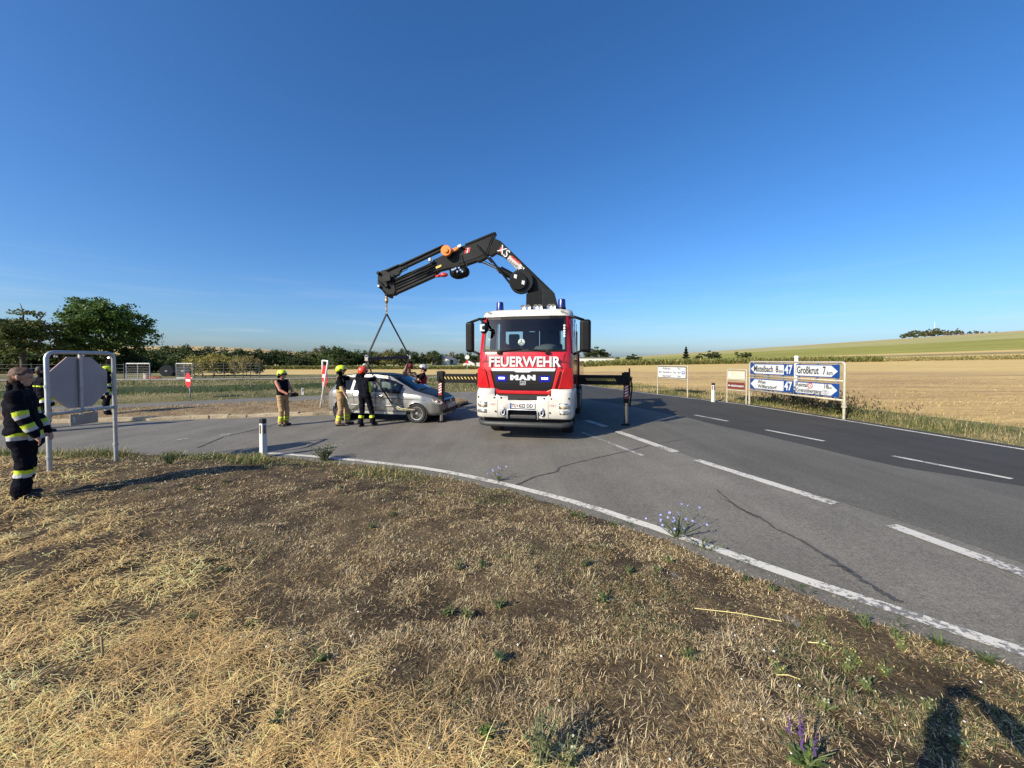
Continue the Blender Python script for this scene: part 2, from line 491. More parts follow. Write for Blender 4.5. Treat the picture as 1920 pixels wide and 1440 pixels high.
def paint_mat(name, col, wear):
    m = bpy.data.materials.new(name); m.use_nodes = True
    nt, b = nodes_of(m); L = nt.links.new; N = nt.nodes.new
    b.inputs['Roughness'].default_value = 0.75
    tc = N('ShaderNodeTexCoord'); n = N('ShaderNodeTexNoise'); n.inputs['Scale'].default_value = 22; n.inputs['Detail'].default_value = 8; n.inputs['Roughness'].default_value = 0.72
    L(tc.outputs['Object'], n.inputs['Vector'])
    n2 = N('ShaderNodeTexNoise'); n2.inputs['Scale'].default_value = 1.6; n2.inputs['Detail'].default_value = 3; L(tc.outputs['Object'], n2.inputs['Vector'])
    ad = N('ShaderNodeMath'); ad.operation = 'MULTIPLY_ADD'; L(n2.outputs['Fac'], ad.inputs[0]); ad.inputs[1].default_value = 0.55; L(n.outputs['Fac'], ad.inputs[2])
    r = N('ShaderNodeValToRGB'); r.color_ramp.elements[0].position = wear; r.color_ramp.elements[1].position = wear + 0.07
    r.color_ramp.elements[0].color = (0.16, 0.155, 0.145, 1); r.color_ramp.elements[1].color = tuple(col) + (1,)
    L(ad.outputs[0], r.inputs[0]); L(r.outputs[0], b.inputs['Base Color'])
    _M[name] = m
    return m
paint_mat('edge_paint', (0.56, 0.54, 0.48), 0.685)
paint_mat('dash_paint', (0.52, 0.50, 0.45), 0.70)
paint_mat('old_paint', (0.42, 0.41, 0.38), 0.74)

# edge line of the verge side: starts beside the marker post and runs out of frame
lx = np.concatenate([np.linspace(-5.35, 4.3, 150), np.linspace(4.4, 8, 20)])
ln = np.stack([lx, yb(lx)], 1)
nrm = np.stack([-np.gradient(ln[:, 1]), np.gradient(ln[:, 0])], 1); nrm /= np.linalg.norm(nrm, axis=1)[:, None]
wob = (vnoise(lx * 6, lx * 0, 4) - 0.5)[:, None] * 0.02
strip('edge_line', ln - nrm * (0.065 + wob), ln + nrm * (0.07 - wob), _M['edge_paint'], road, 0.008)
# right-hand edge line
l3 = np.stack([C3x(yy) - 0.10, yy], 1)
strip('edge_line', l3 - [0.06, 0], l3 + [0.06, 0], _M['edge_paint'], road, 0.009)

def dash(p0, p1, w, m=None, dz=0.009):
    a = np.array(gnd(*p0)); b = np.array(gnd(*p1)); t = np.linspace(0, 1, 14)[:, None]
    P = a * (1 - t) + b * t; d = (b - a) / np.linalg.norm(b - a); n = np.array([-d[1], d[0]])
    w2 = w / 2 + 0.01 * (vnoise(P[:, :1] * 7, P[:, 1:] * 7, 9) - 0.5)
    strip('lane_dash', P + n * w2, P - n * w2, m or _M['dash_paint'], road, dz)
for a, b in [((1303, 783), (1365, 795)), ((1436, 812), (1545, 834)), ((1673, 863), (1897, 908))]:
    dash(a, b, 0.12, dz=0.010)
for a, b, w in [((1098, 790), (1136, 803), 0.22), ((1157, 812), (1268, 853), 0.20), ((1305, 868), (1566, 955), 0.18), ((1670, 997), (1990, 1119), 0.17)]:
    dash(a, b, w, dz=0.009)
dash((1090, 812), (1205, 858), 0.10, _M['old_paint'], 0.0065)
dash((330, 821), (352, 818), 0.10, _M['old_paint'], 0.0065)
dash((412, 812), (432, 810), 0.10, _M['old_paint'], 0.0065)

# sealed cracks
mat('tar', (0.062, 0.059, 0.054), 0.7, var=0.3, scale=30)
def crack(pts, w0, w1, name='sealed_crack'):
    P = np.array([gnd(*q) for q in pts]); 
    t = np.linspace(0, len(P) - 1, len(P) * 40); P = np.stack([np.interp(t, range(len(P)), P[:, k]) for k in (0, 1)], 1)
    d = np.gradient(P, axis=0); n = np.stack([-d[:, 1], d[:, 0]], 1); n /= np.linalg.norm(n, axis=1)[:, None] + 1e-9
    P = P + n * ((fbm(t * 2.3, t * 0, 21, 5) - 0.5) * 0.05)[:, None]
    w = (np.linspace(w0, w1, len(t)) * (0.15 + 1.3 * fbm(t * 7, t * 0, 22, 4)))[:, None] / 2
    strip(name, P + n * w, P - n * w, _M['tar'], road, 0.0075)
crack([(1345, 925), (1380, 958), (1420, 975), (1455, 1000), (1500, 1020), (1560, 1058), (1590, 1080), (1620, 1100), (1655, 1125), (1690, 1142)], 0.025, 0.075)
crack([(1350, 940), (1372, 950), (1420, 978)], 0.015, 0.03)
crack([(1555, 1068), (1590, 1076), (1600, 1084)], 0.02, 0.06)
crack([(968, 908), (1005, 893), (1045, 884), (1050, 876), (1110, 862), (1190, 846), (1230, 836), (1300, 828)], 0.045, 0.018)
crack([(370, 835), (420, 815), (500, 797), (560, 778)], 0.05, 0.04)
crack([(1180, 790), (1290, 800), (1420, 790)], 0.02, 0.02)

# ---- verge on the camera side
ground_mat('verge_soil', [(0.25, (0.036, 0.026, 0.015)), (0.45, (0.082, 0.058, 0.033)), (0.62, (0.15, 0.11, 0.06)), (0.8, (0.12, 0.095, 0.045))], scale=1.6, fine=34, fine_amt=0.7, bump=1.0, bdist=0.05)
ground_mat('dry_ground', [(0.25, (0.12, 0.085, 0.05)), (0.5, (0.22, 0.16, 0.09)), (0.75, (0.30, 0.23, 0.13))], scale=1.2, fine=14, fine_amt=0.4, bump=0.6)
ground_mat('meadow', [(0.3, (0.055, 0.065, 0.022)), (0.45, (0.10, 0.105, 0.04)), (0.6, (0.19, 0.165, 0.075)), (0.8, (0.24, 0.19, 0.10))], scale=0.35, fine=6, fine_amt=0.35, bump=0.6, bdist=0.05)
ground_mat('stubble', [(0.28, (0.25, 0.165, 0.078)), (0.45, (0.40, 0.275, 0.118)), (0.6, (0.54, 0.385, 0.155)), (0.75, (0.62, 0.455, 0.18))], scale=0.5, fine=5, fine_amt=0.25, bump=0.4, bdist=0.03, stretch=(0.10, 1.0, 1))
ground_mat('pale_stubble', [(0.3, (0.48, 0.34, 0.125)), (0.7, (0.58, 0.425, 0.165))], scale=0.3, fine=3, fine_amt=0.15, bump=0.2, stretch=(0.12, 1, 1))
ground_mat('green_field', [(0.3, (0.20, 0.20, 0.03)), (0.55, (0.28, 0.265, 0.05)), (0.8, (0.36, 0.32, 0.08))], scale=0.08, fine=0.9, fine_amt=0.25, bump=0, stretch=(0.15, 1, 1))
ground_mat('olive_field', [(0.3, (0.27, 0.26, 0.085)), (0.55, (0.36, 0.33, 0.13)), (0.8, (0.44, 0.38, 0.17))], scale=0.06, fine=0.7, fine_amt=0.2, bump=0, stretch=(0.15, 1, 1))
ground_mat('tan_field', [(0.3, (0.34, 0.25, 0.11)), (0.7, (0.46, 0.35, 0.17))], scale=0.08, fine=0.8, fine_amt=0.2, bump=0, stretch=(0.2, 1, 1))
ground_mat('mixed_margin', [(0.3, (0.18, 0.145, 0.06)), (0.5, (0.28, 0.22, 0.09)), (0.7, (0.22, 0.22, 0.07))], scale=0.25, fine=2.5, fine_amt=0.35, bump=0, stretch=(0.3, 1, 1))
ground_mat('gravel_path', [(0.3, (0.26, 0.235, 0.20)), (0.7, (0.36, 0.33, 0.28))], scale=0.8, fine=12, fine_amt=0.25, bump=0.3)

vx = np.concatenate([np.linspace(-60, -14, 40), np.arange(-13.95, 7.5, 0.055), np.linspace(8, 30, 16)])
vt = np.concatenate([np.linspace(0, 1, 150) ** 1.15])
# columns follow x, rows run from the edge towards and behind the camera
X = np.repeat(vx[None], len(vt), 0)
top = yb(vx) + 0.12; bot = np.minimum(np.full_like(vx, -7.0), top - 3)
Y = top[None] + (bot - top)[None] * vt[:, None]
verge = grid_obj('verge', X, Y, HV(X, Y), _M['verge_soil']); verge['kind'] = 'structure'

# ---- island between the two side-road lanes, with its kerb stones
ix = np.concatenate([np.linspace(-60, -24, 30), np.arange(-23.8, -2.0, 0.16)])
tt = np.linspace(0, 1, 26)[:, None]
X = np.repeat(ix[None], 26, 0); Y = ISn(ix)[None] * (1 - tt) + ISf(ix)[None] * tt
Z = zr(X) + 0.085 + 0.14 * np.sin(np.pi * np.clip(tt, 0, 1)) ** 0.8 + 0.06 * (fbm(X * 1.5, Y * 1.5, 31) - 0.5)
Z = np.where(tt > 0.97, zr(X) - 0.02, Z)
island = grid_obj('traffic_island', X, Y, Z, _M['dry_ground']); island['kind'] = 'structure'
def ISZ(x, y):
    t = np.clip((y - ISn(x)) / np.maximum(ISf(x) - ISn(x), 0.2), 0, 1)
    return zr(x) + 0.085 + 0.14 * np.sin(np.pi * t) ** 0.8 + 0.06 * (fbm(x * 1.5, y * 1.5, 31) - 0.5)
kst = [mat('kerb_granite_%d' % i, c, 0.85, var=0.25, scale=9, bump=0.6, bscale=30) for i, c in enumerate([(0.34, 0.275, 0.18), (0.38, 0.31, 0.21), (0.30, 0.245, 0.16)])]
kmesh = []
for i in range(6):
    b = MB(); b.box((0, 0, 0), (0.60, 0.18, 0.22)); o = b.build('kerb_stone', kst[i % 3], island, bevel=0.02)
    for v in o.data.vertices: v.co += Vector((random.uniform(-.03, .03), random.uniform(-.02, .02), random.uniform(-.025, .02)))
    kmesh.append(o)
x = -24.0; k = 0; first = [False] * 6
while x < -2.15:
    l = 0.55
    y = float(ISn(x)); dx = 0.1; ang = math.atan2(float(ISn(x + dx)) - float(ISn(x - dx)), 2 * dx)
    i = random.randrange(6)
    o = kmesh[i] if not first[i] else kmesh[i].copy()
    if first[i]: COL.objects.link(o); o.parent = island
    first[i] = True
    o.location = (x, y - 0.03 + random.uniform(-.02, .02), float(zr(x)) + 0.015 + random.uniform(-.02, .015))
    o.rotation_euler = (random.uniform(-.05, .05), random.uniform(-.03, .03), ang + random.uniform(-.06, .06))
    x += l * math.cos(ang) + random.uniform(-.01, .04); k += 1

# ---- meadow beyond the second lane, stubble field on the right, far fields
lx = np.concatenate([np.linspace(-170, -42, 30), np.linspace(-41, 0.5, 90)])
te = np.concatenate([[0, 0.15, 0.5, 1.0], np.linspace(2, 20, 16), np.linspace(25, 120, 14)])
X = np.repeat(lx[None], len(te), 0)
e0 = C2y(lx); Y = e0[None] + te[:, None] * (130 - e0[None]) / 120
def HL(x, y):
    e = y - C2y(x)
    z = HT(x, y) - 0.03 + 0.10 * sstep(0, 0.5, e) + 0.10 * sstep(0.5, 2.5, e) - 0.45 * sstep(4.5, 7.0, e) * sstep(12, 9, e) * sstep(-9, -14, x)
    return z + 0.12 * (fbm(x * 0.4, y * 0.4, 41) - 0.5) * sstep(1, 3, e)
fy = (Y[:-1, :-1] + Y[1:, 1:]) / 2; fx = (X[:-1, :-1] + X[1:, 1:]) / 2
ed_ = fy - C2y(fx)
mi = np.where((ed_ > 4.2) & (ed_ < 11.8) & (fx < -11), 2, np.where(fy > 52 + 3 * (vnoise(fx * 0.2, fy * 0, 5) - 0.5), 1, 0))
meadow = grid_obj('meadow', X, Y, HL(X, Y), [_M['meadow'], _M['pale_stubble'], ground_mat('ditch_green', [(0.3, (0.022, 0.038, 0.012)), (0.7, (0.05, 0.07, 0.02))], scale=0.6, fine=8, bump=0.5)], face_mat=mi); meadow['kind'] = 'structure'

se = np.concatenate([[0, 0.1, 0.3, 0.6, 1.0, 1.5], np.linspace(2, 20, 30), np.geomspace(22, 320, 24)])
ry = np.concatenate([np.linspace(-14, 40, 110), np.linspace(41, 130, 50)])
Y = np.repeat(ry[:, None], len(se), 1); X = C3x(ry)[:, None] + 0.12 + se[None]
def HR(x, y):
    s = x - C3x(y) - 0.12
    z = HT(x, y) - 0.02 + 0.05 * sstep(0, 0.3, s) + 0.10 * sstep(0.4, 2.5, s)
    return z + 0.10 * (fbm(x * 0.5, y * 0.5, 51) - 0.5) * sstep(0.4, 2, s)
fs_ = X[:-1, :-1] - C3x(Y[:-1, :-1]); fy = Y[:-1, :-1]; fx = X[:-1, :-1]
mi = np.where(fs_ < 2.3 + 0.8 * (vnoise(fx * 0.5, fy * 0.5, 6) - 0.5), 0, np.where(fy > 56, 2, 1))
field = grid_obj('stubble_field', X, Y, HR(X, Y), [_M['meadow'], _M['stubble'], _M['pale_stubble']], face_mat=mi); field['kind'] = 'structure'

fyv = np.concatenate([np.linspace(98, 200, 40), np.linspace(206, 480, 50), np.linspace(500, 1000, 20), [1400, 2000]])
pv = np.linspace(-2.7, 2.4, 170)
P, Y = np.meshgrid(pv, fyv); X = P * Y
Z = HT(X, Y) - 0.03
pm = (P[:-1, :-1] + P[1:, 1:]) / 2; ym = (Y[:-1, :-1] + Y[1:, 1:]) / 2
mi = np.full(pm.shape, 3)
rt = pm > 0.1
mi = np.where(rt & (ym < 147), 0, mi); mi = np.where(rt & (ym >= 147) & (ym < 163), 5, mi)
mi = np.where(rt & (ym >= 163) & (ym < 300), 1, mi); mi = np.where(rt & (ym >= 300) & (ym < 430), 2, mi)
mi = np.where(~rt & (ym < 175), 5, mi); mi = np.where(~rt & (ym >= 175) & (ym < 420), 2, mi)
far = grid_obj('far_fields', X, Y, Z, [_M['mixed_margin'], _M['green_field'], _M['olive_field'], _M['tan_field'], _M['meadow'], _M['pale_stubble']], face_mat=mi); far['kind'] = 'structure'

# gravel path running past the gates
pp = np.array([(-90, 27.5), (-60, 32), (-34, 35.6), (-20, 38.2), (-9, 41), (0, 45)], float)
t = np.linspace(0, 5, 60); pp = np.stack([np.interp(t, range(6), pp[:, k]) for k in (0, 1)], 1)
o = strip('gravel_path', pp + [0, -1.0], pp + [0, 1.2], _M['gravel_path'], None, 0.05, HL, sub=3); o['kind'] = 'structure'
# ================================================================== ground cover
leaf_mat('dry_blade', 0.7, 0.25)
leaf_mat('green_leaf', 0.55, 0.30)

def tint(n, base, var, hv=0.06):
    b = np.array(base)[None] * (1 + var * (rng.random((n, 1)) * 2 - 1))
    return np.clip(b * (1 + hv * (rng.random((n, 3)) * 2 - 1)), 0, 1)

def straw_mask(x, y):
    """1 where the mown straw lies"""
    d = (1.25 - 0.73 * x) - y
    return sstep(-0.5, 0.7, d + 1.3 * (fbm(x * 0.9, y * 0.9, 61) - 0.5)) * sstep(0.5, -0.6, x)

# sample the verge with density falling off with distance
N = 520000
r = 1.3 * (13.0 / 1.3) ** rng.random(N * 2)
a = rng.random(N * 2) * R(130) + R(25)
x = r * np.cos(a); y = r * np.sin(a)
keep = (verge_d(x, y) > 0.02) & (y > 0.8) & (np.abs(x) < y * 1.55 + 0.6)
x, y, r = x[keep][:N], y[keep][:N], r[keep][:N]
n = len(x); sm = straw_mask(x, y)
sm2 = sm * (0.55 + 0.45 * sstep(0.34, 0.58, fbm(x * 3.1, y * 3.1, 63)))
is_straw = rng.random(n) < sm2 * 0.92
thin = rng.random(n) < 0.12 + 0.88 * sstep(0.32, 0.58, fbm(x * 3.6, y * 3.6, 64))
x, y, r, sm, is_straw = x[thin], y[thin], r[thin], sm[thin], is_straw[thin]; n = len(x)
tuft = fbm(x * 2.3, y * 2.3, 71)
gm = sstep(0.52, 0.66, fbm(x * 1.1, y * 1.1, 72, 4)) * (0.45 + 0.55 * sstep(1.6, 0.3, verge_d(x, y)))
gm = gm * (1 - sm)
is_green = (rng.random(n) < gm * 0.22) & ~is_straw
col = np.where((rng.random(n) < 0.5)[:, None], tint(n, (0.45, 0.34, 0.185), 0.6), tint(n, (0.225, 0.162, 0.085), 0.6))
lite = rng.random(n) < 0.27
col[lite] = tint(lite.sum(), (0.72, 0.585, 0.36), 0.25)
col[is_straw] = tint(is_straw.sum(), (0.77, 0.55, 0.25), 0.42)
red = (~is_straw) & (fbm(x * 1.3, y * 1.3, 77) > 0.56)
col[red] *= np.array([1.0, 0.97, 0.92])
col *= (0.60 + 0.9 * fbm(x * 2.1, y * 2.1, 66, 3))[:, None]
col = np.clip(col, 0, .9)
col[is_green] = tint(is_green.sum(), (0.12, 0.145, 0.05), 0.4)
ln_ = np.where(is_straw, 0.022 + 0.18 * rng.random(n) ** 4.5, 0.010 + 0.042 * rng.random(n) ** 1.8) * (0.6 + 0.8 * tuft)
ln_[is_green] = 0.02 + 0.045 * rng.random(is_green.sum())
wd = np.maximum(0.0018 + 0.0022 * rng.random(n), r * 0.0011)
wd = np.where(is_straw, np.maximum(wd * 1.0, 0.003), wd)
az = rng.random(n) * 2 * np.pi
az = np.where(is_straw, R(-8) + rng.normal(0, 0.8, n) + np.pi * (rng.random(n) < 0.5), az)
tl = np.where(is_straw, np.abs(rng.normal(0.05, 0.26, n)), rng.random(n) ** 2.2 * 0.95)
tl = np.where(is_green, 0.4 + 0.9 * rng.random(n), tl)
base = np.stack([x, y, HV(x, y) + np.where(is_straw, 0.03 * rng.random(n), 0.0)], 1)
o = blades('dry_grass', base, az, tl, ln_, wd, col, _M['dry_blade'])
tag(o, 'short dead brown grass and mown yellow straw covering the verge', 'grass', kind='stuff')

# standing tufts of dead stalks
tx, ty = [], []
for k in range(46):
    while True:
        rr = 1.7 * (7 / 1.7) ** random.random(); aa = R(random.uniform(50, 135)); cx, cy = rr * math.cos(aa), rr * math.sin(aa)
        if verge_d(np.array([cx]), np.array([cy]))[0] > 0.3: break
    m_ = random.randint(20, 60); s_ = random.uniform(0.03, 0.12)
    tx.append(rng.normal(cx, s_, m_)); ty.append(rng.normal(cy, s_, m_))
tx = np.concatenate(tx); ty = np.concatenate(ty); n = len(tx)
o = blades('dead_stalk_tufts', np.stack([tx, ty, HV(tx, ty) - 0.005], 1), rng.random(n) * 6.28, 0.4 + 1.0 * rng.random(n), 0.03 + 0.075 * rng.random(n), np.full(n, 0.0035), tint(n, (0.58, 0.47, 0.29), 0.35), _M['dry_blade'])
tag(o, 'standing tufts of pale dead grass stalks on the verge', 'grass', kind='stuff')

# taller green and seeding grass along the crest by the side road
n = 24000
x = np.where(rng.random(n) < .6, rng.uniform(-13, -0.8, n), rng.normal(-5.6, 0.9, n)); dd = np.abs(rng.normal(0.25, 0.35, n)); y = yb(x) - 0.28 - dd
clump = sstep(0.40, 0.62, fbm(x * 0.9, y * 0.9, 81)) * sstep(-0.5, -4.0, x)
k = rng.random(n) < 0.12 + 0.88 * clump; x, y, clump = x[k], y[k], clump[k]; n = len(x)
gr = rng.random(n) < 0.62
col = np.where(gr[:, None], tint(n, (0.13, 0.17, 0.05), 0.45), tint(n, (0.42, 0.34, 0.16), 0.35))
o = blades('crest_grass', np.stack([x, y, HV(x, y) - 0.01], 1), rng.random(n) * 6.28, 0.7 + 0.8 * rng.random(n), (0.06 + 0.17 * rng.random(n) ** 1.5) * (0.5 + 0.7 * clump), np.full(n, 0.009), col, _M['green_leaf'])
tag(o, 'green and seeding grass fringing the verge crest beside the side road', 'grass', kind='stuff')

# white specks: snail shells and small pebbles
b = MB()
for k in range(60):
    rr = 1.7 * (6.5 / 1.7) ** random.random(); aa = R(random.uniform(35, 130)); cx, cy = rr * math.cos(aa), rr * math.sin(aa)
    if verge_d(np.array([cx]), np.array([cy]))[0] < 0.0: continue
    q = random.uniform(0.004, 0.008)
    b.sphere((cx, cy, float(HV(np.array([cx]), np.array([cy]))[0]) + 0.018), q, 6, 4, (1, 1.2, 0.7))
o = b.build('snail_shells', mat('shell', (0.75, 0.72, 0.66), 0.5), smooth=True); tag(o, 'tiny white snail shells strewn over the dry verge', 'shells', kind='stuff')

# ---- roadside strip on the far side of the main road
n = 42000
y = rng.random(n) ** 0.8 * 34 - 1; s = np.abs(rng.normal(0.0, 1.1, n)) + 0.05; x = C3x(y) + 0.15 + s
k = (x < y * 1.45 + 2) & (y > 5); x, y, s = x[k], y[k], s[k]; n = len(x)
g = fbm(x * 0.7, y * 0.7, 91)
gr = rng.random(n) < sstep(0.35, 0.62, g) * 0.75
col = np.where(gr[:, None], tint(n, (0.16, 0.18, 0.055), 0.4), tint(n, (0.46, 0.36, 0.18), 0.35))
o = blades('roadside_grass', np.stack([x, y, HR(x, y) - 0.01], 1), rng.random(n) * 6.28, 0.6 + 0.9 * rng.random(n), (0.05 + 0.22 * rng.random(n) ** 1.6) * (0.4 + 1.1 * g) * sstep(0.0, 0.9, s + 0.25), np.maximum(0.008, y * 0.0008), col, _M['green_leaf'])
tag(o, 'straggling green and dry grass along the far edge of the main road', 'grass', kind='stuff')

# ---- brown seeding dock behind the big direction sign
n = 9000
t = rng.random(n); x = 10.55 + t * 0.75 + rng.normal(0, 0.28, n) + 0.25; y = 16.6 - t * 5.3 + rng.normal(0, 0.2, n)
cl = fbm(x * 1.6, y * 1.6, 95); k = rng.random(n) < sstep(0.3, 0.6, cl) ; x, y, cl = x[k], y[k], cl[k]; n = len(x)
hgt = (0.25 + 0.55 * rng.random(n)) * (0.5 + 0.9 * cl)
z = HR(x, y) + rng.random(n) ** 1.2 * hgt * 0.95
dk = (z - HR(x, y)) / (hgt + 1e-3)
col = np.where((rng.random(n) < np.clip(dk * 1.3 - 0.1, 0.1, 0.95))[:, None], tint(n, (0.17, 0.115, 0.075), 0.45), tint(n, (0.15, 0.18, 0.055), 0.4))
o = blades('dock_weeds', np.stack([x, y, z], 1), rng.random(n) * 6.28, rng.random(n) * 1.5, 0.05 + 0.10 * rng.random(n), np.full(n, 0.028), col, _M['green_leaf'])
tag(o, 'brown seeding dock weeds growing under the blue arrow direction sign', 'weeds', kind='stuff')

# ---- stubble and straw on the right-hand field
n = 46000
r_ = 11 * (60 / 11) ** rng.random(n); x = r_ * np.sin(a_ := rng.uniform(R(12), R(58), n)); y = r_ * np.cos(a_)
k = x > C3x(y) + 2.0 + rng.random(n); x, y, r_ = x[k], y[k], r_[k]; n = len(x)
rows = 0.5 + 0.5 * np.sin(y * 2.1 + 0.6 * fbm(x * .1, y * .3, 33) * 6)
band = fbm(x * 0.05, y * 0.45, 35)
col = tint(n, (0.64, 0.46, 0.19), 0.35) * (0.55 + 0.8 * band)[:, None]
dr = rng.random(n) < 0.3; col[dr] *= 0.65
o = blades('stubble_straw', np.stack([x, y, HR(x, y)], 1), R(5) + rng.normal(0, 0.5, n), np.abs(rng.normal(0.08, 0.22, n)), 0.08 + 0.16 * rng.random(n), np.maximum(0.006, r_ * 0.0008), col, _M['dry_blade'])
tag(o, 'golden straw and stubble lying on the harvested field', 'straw', kind='stuff')

# ---- island and meadow cover
n = 16000
x = rng.uniform(-26, -2.2, n); t = rng.random(n); y = ISn(x) * (1 - t) + ISf(x) * t; y = y + 0.1
col = np.where((rng.random(n) < 0.14)[:, None], tint(n, (0.14, 0.15, 0.06), 0.4), tint(n, (0.40, 0.29, 0.16), 0.45))
o = blades('island_grass', np.stack([x, y, ISZ(x, y) - 0.01], 1), rng.random(n) * 6.28, rng.random(n) * 1.2, 0.04 + 0.10 * rng.random(n), np.full(n, 0.014), col, _M['dry_blade'])
tag(o, 'dead brown grass on the traffic island behind the kerb stones', 'grass', kind='stuff')
n = 52000
x = rng.uniform(-62, -0.5, n); e = 0.1 + 22 * rng.random(n) ** 1.3; y = C2y(x) + e
k = (x > -y * 1.5 - 3) & (y < 60) & (y > 8) & (np.abs(y - np.interp(x, pp[:, 0], pp[:, 1])) > 1.2); x, y, e = x[k], y[k], e[k]; n = len(x)
g = fbm(x * 0.35, y * 0.5, 97)
ditch = sstep(4.0, 6.0, e) * sstep(12.5, 9.5, e) * sstep(-10, -15, x)
gr = rng.random(n) < np.clip(0.15 + 0.7 * sstep(0.4, 0.6, g) * sstep(0.5, 2.5, e) + ditch, 0, 1)
col = np.where(gr[:, None], tint(n, (0.10, 0.125, 0.035), 0.4), tint(n, (0.36, 0.29, 0.14), 0.35))
dk = (ditch > 0.4) & gr; col[dk] = tint(dk.sum(), (0.045, 0.075, 0.022), 0.4)
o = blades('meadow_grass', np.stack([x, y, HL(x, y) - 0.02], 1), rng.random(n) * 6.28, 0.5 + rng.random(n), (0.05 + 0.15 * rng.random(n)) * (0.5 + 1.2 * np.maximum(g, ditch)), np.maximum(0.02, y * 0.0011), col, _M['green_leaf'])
tag(o, 'rough meadow grass with a dark green ditch before the gates', 'grass', kind='stuff')

# ---- maize
def maize(name, label, x, y, h, cola, colb, w):
    n = len(x)
    z = HT(x, y) + rng.random(n) * h * 0.55
    t = rng.random(n)
    col = tint(n, cola, 0.35); m_ = rng.random(n) < 0.35; col[m_] = tint(m_.sum(), colb, 0.3)
    o = blades(name, np.stack([x, y, z], 1), rng.random(n) * 6.28, 0.75 + 0.8 * rng.random(n), h * (0.35 + 0.25 * rng.random(n)), np.full(n, w), col, _M['green_leaf'], bend=0.6)
    tag(o, label, 'maize', kind='stuff')
n = 15000
x = rng.uniform(8, 96, n); y = 99 + 10 * rng.random(n) ** 1.6
maize('maize_strip', 'tall green maize standing behind the golden stubble field', x, y, 1.9, (0.16, 0.19, 0.05), (0.36, 0.31, 0.12), 0.16)
n = 8000
x = rng.uniform(92, 175, n); y = 100 + 12 * rng.random(n) ** 1.4
maize('thin_maize', 'thin yellowing maize on the slope above the stubble field', x, y, 1.1, (0.24, 0.22, 0.08), (0.42, 0.33, 0.14), 0.18)
n = 14000
x = rng.uniform(-135, -4, n); y = 158 + 9 * rng.random(n) ** 1.5
maize('far_maize', 'dark green maize strip in front of the far row of trees', x, y, 1.7, (0.13, 0.16, 0.04), (0.30, 0.27, 0.10), 0.26)

# ================================================================== trees and shrubs
leaf_mat('tree_leaf', 0.6, 0.30)
mat('bark', (0.085, 0.062, 0.045), 0.9, var=0.35, scale=14, bump=0.8, bscale=18)

def crown_mesh(seed, rx, ry, rz, cz, n_clump, per, leaf, col, hollow=0.55, flat=0.55, lobes=0.35):
    g = np.random.default_rng(seed)
    d = g.normal(size=(n_clump, 3)); d /= np.linalg.norm(d, axis=1)[:, None]
    d[:, 2] = np.where(d[:, 2] < -0.55, -d[:, 2] * 0.6, d[:, 2])
    rad = hollow + (1 - hollow) * g.random(n_clump) ** 0.55
    th = np.arctan2(d[:, 1], d[:, 0])
    lob = 1 + lobes * (vnoise(th * 2.2 + seed, d[:, 2] * 2.6 + seed, seed) - 0.5) * 2
    c = d * (rad * lob)[:, None] * np.array([rx, ry, rz]) + np.array([0, 0, cz])
    cs = (0.13 + 0.10 * g.random(n_clump)) * (rx + rz) / 2
    idx = np.repeat(np.arange(n_clump), per); n = len(idx)
    off = g.normal(size=(n, 3)) * 0.55; off[:, 2] *= flat
    p = c[idx] + off * cs[idx][:, None]
    a1 = g.normal(size=(n, 3)); a1 /= np.linalg.norm(a1, axis=1)[:, None]
    up = np.array([0, 0, 1.0]) + 0.9 * g.normal(size=(n, 3)); s2 = np.cross(a1, up); s2 /= np.linalg.norm(s2, axis=1)[:, None] + 1e-9
    l = leaf * (0.6 + 0.8 * g.random(n))[:, None]
    co = np.stack([p - a1 * l * 0.5, p + s2 * l * 0.32, p + a1 * l * 0.5, p - s2 * l * 0.32], 1).reshape(-1, 3)
    q = np.arange(n)[:, None] * 4 + np.arange(4)
    ct = np.array(col)[None] * (0.7 + 0.6 * g.random((n_clump, 1))) * (1 + 0.10 * (g.random((n_clump, 3)) - 0.5))
    cc = ct[idx] * (0.8 + 0.4 * g.random((n, 1)))
    return co, q, np.repeat(cc, 4, 0), c

def tree_parts(seed, h, rx, rz, cz, trunk_r, n_clump, per, leaf, col, **kw):
    """returns trunk mesh and crown mesh"""
    co, q, cc, cl = crown_mesh(seed, rx, rx * 0.95, rz, cz, n_clump, per, leaf, col, **kw)
    crown = mesh_np('crown', co, q, _M['tree_leaf'], None, False, cc)
    g = random.Random(seed); b = MB()
    f = cz - rz * 0.35
    lean = g.uniform(-.05, .05) * h
    b.tube([(0, 0, -0.3), (lean * .2, 0, f * 0.5), (lean * .6, lean * .3, f), (lean, lean * .4, cz + rz * 0.45)], 0, 8, rad=[trunk_r * 1.3, trunk_r * 0.95, trunk_r * 0.75, trunk_r * 0.2])
    for k in range(9):
        e = cl[g.randrange(len(cl))]; s0 = g.uniform(0.75, 1.25) * f
        m1 = Vector((e[0] * 0.45 + lean * .4, e[1] * 0.45, s0 + (e[2] - s0) * 0.55))
        b.tube([(lean * .5, 0, s0), m1, e], 0, 6, rad=[trunk_r * 0.5, trunk_r * 0.3, trunk_r * 0.08])
    t = b.build('trunk', _M['bark'], smooth=True)
    tm = t.data; bpy.data.objects.remove(t)
    return tm, crown

def plant_tree(name, parts, x, y, z, s, rz_, label, cat, group=None, sz=None):
    e = empty(name, (x, y, z), rz_, label, cat, group); e.scale = (s, s, sz or s)
    link('trunk', parts[0], e); link('crown', parts[1], e)
    return e

GREEN = (0.085, 0.115, 0.032); DARK = (0.052, 0.074, 0.026); OLIVE = (0.14, 0.14, 0.05); GREY = (0.17, 0.165, 0.09); TAN = (0.26, 0.205, 0.085)
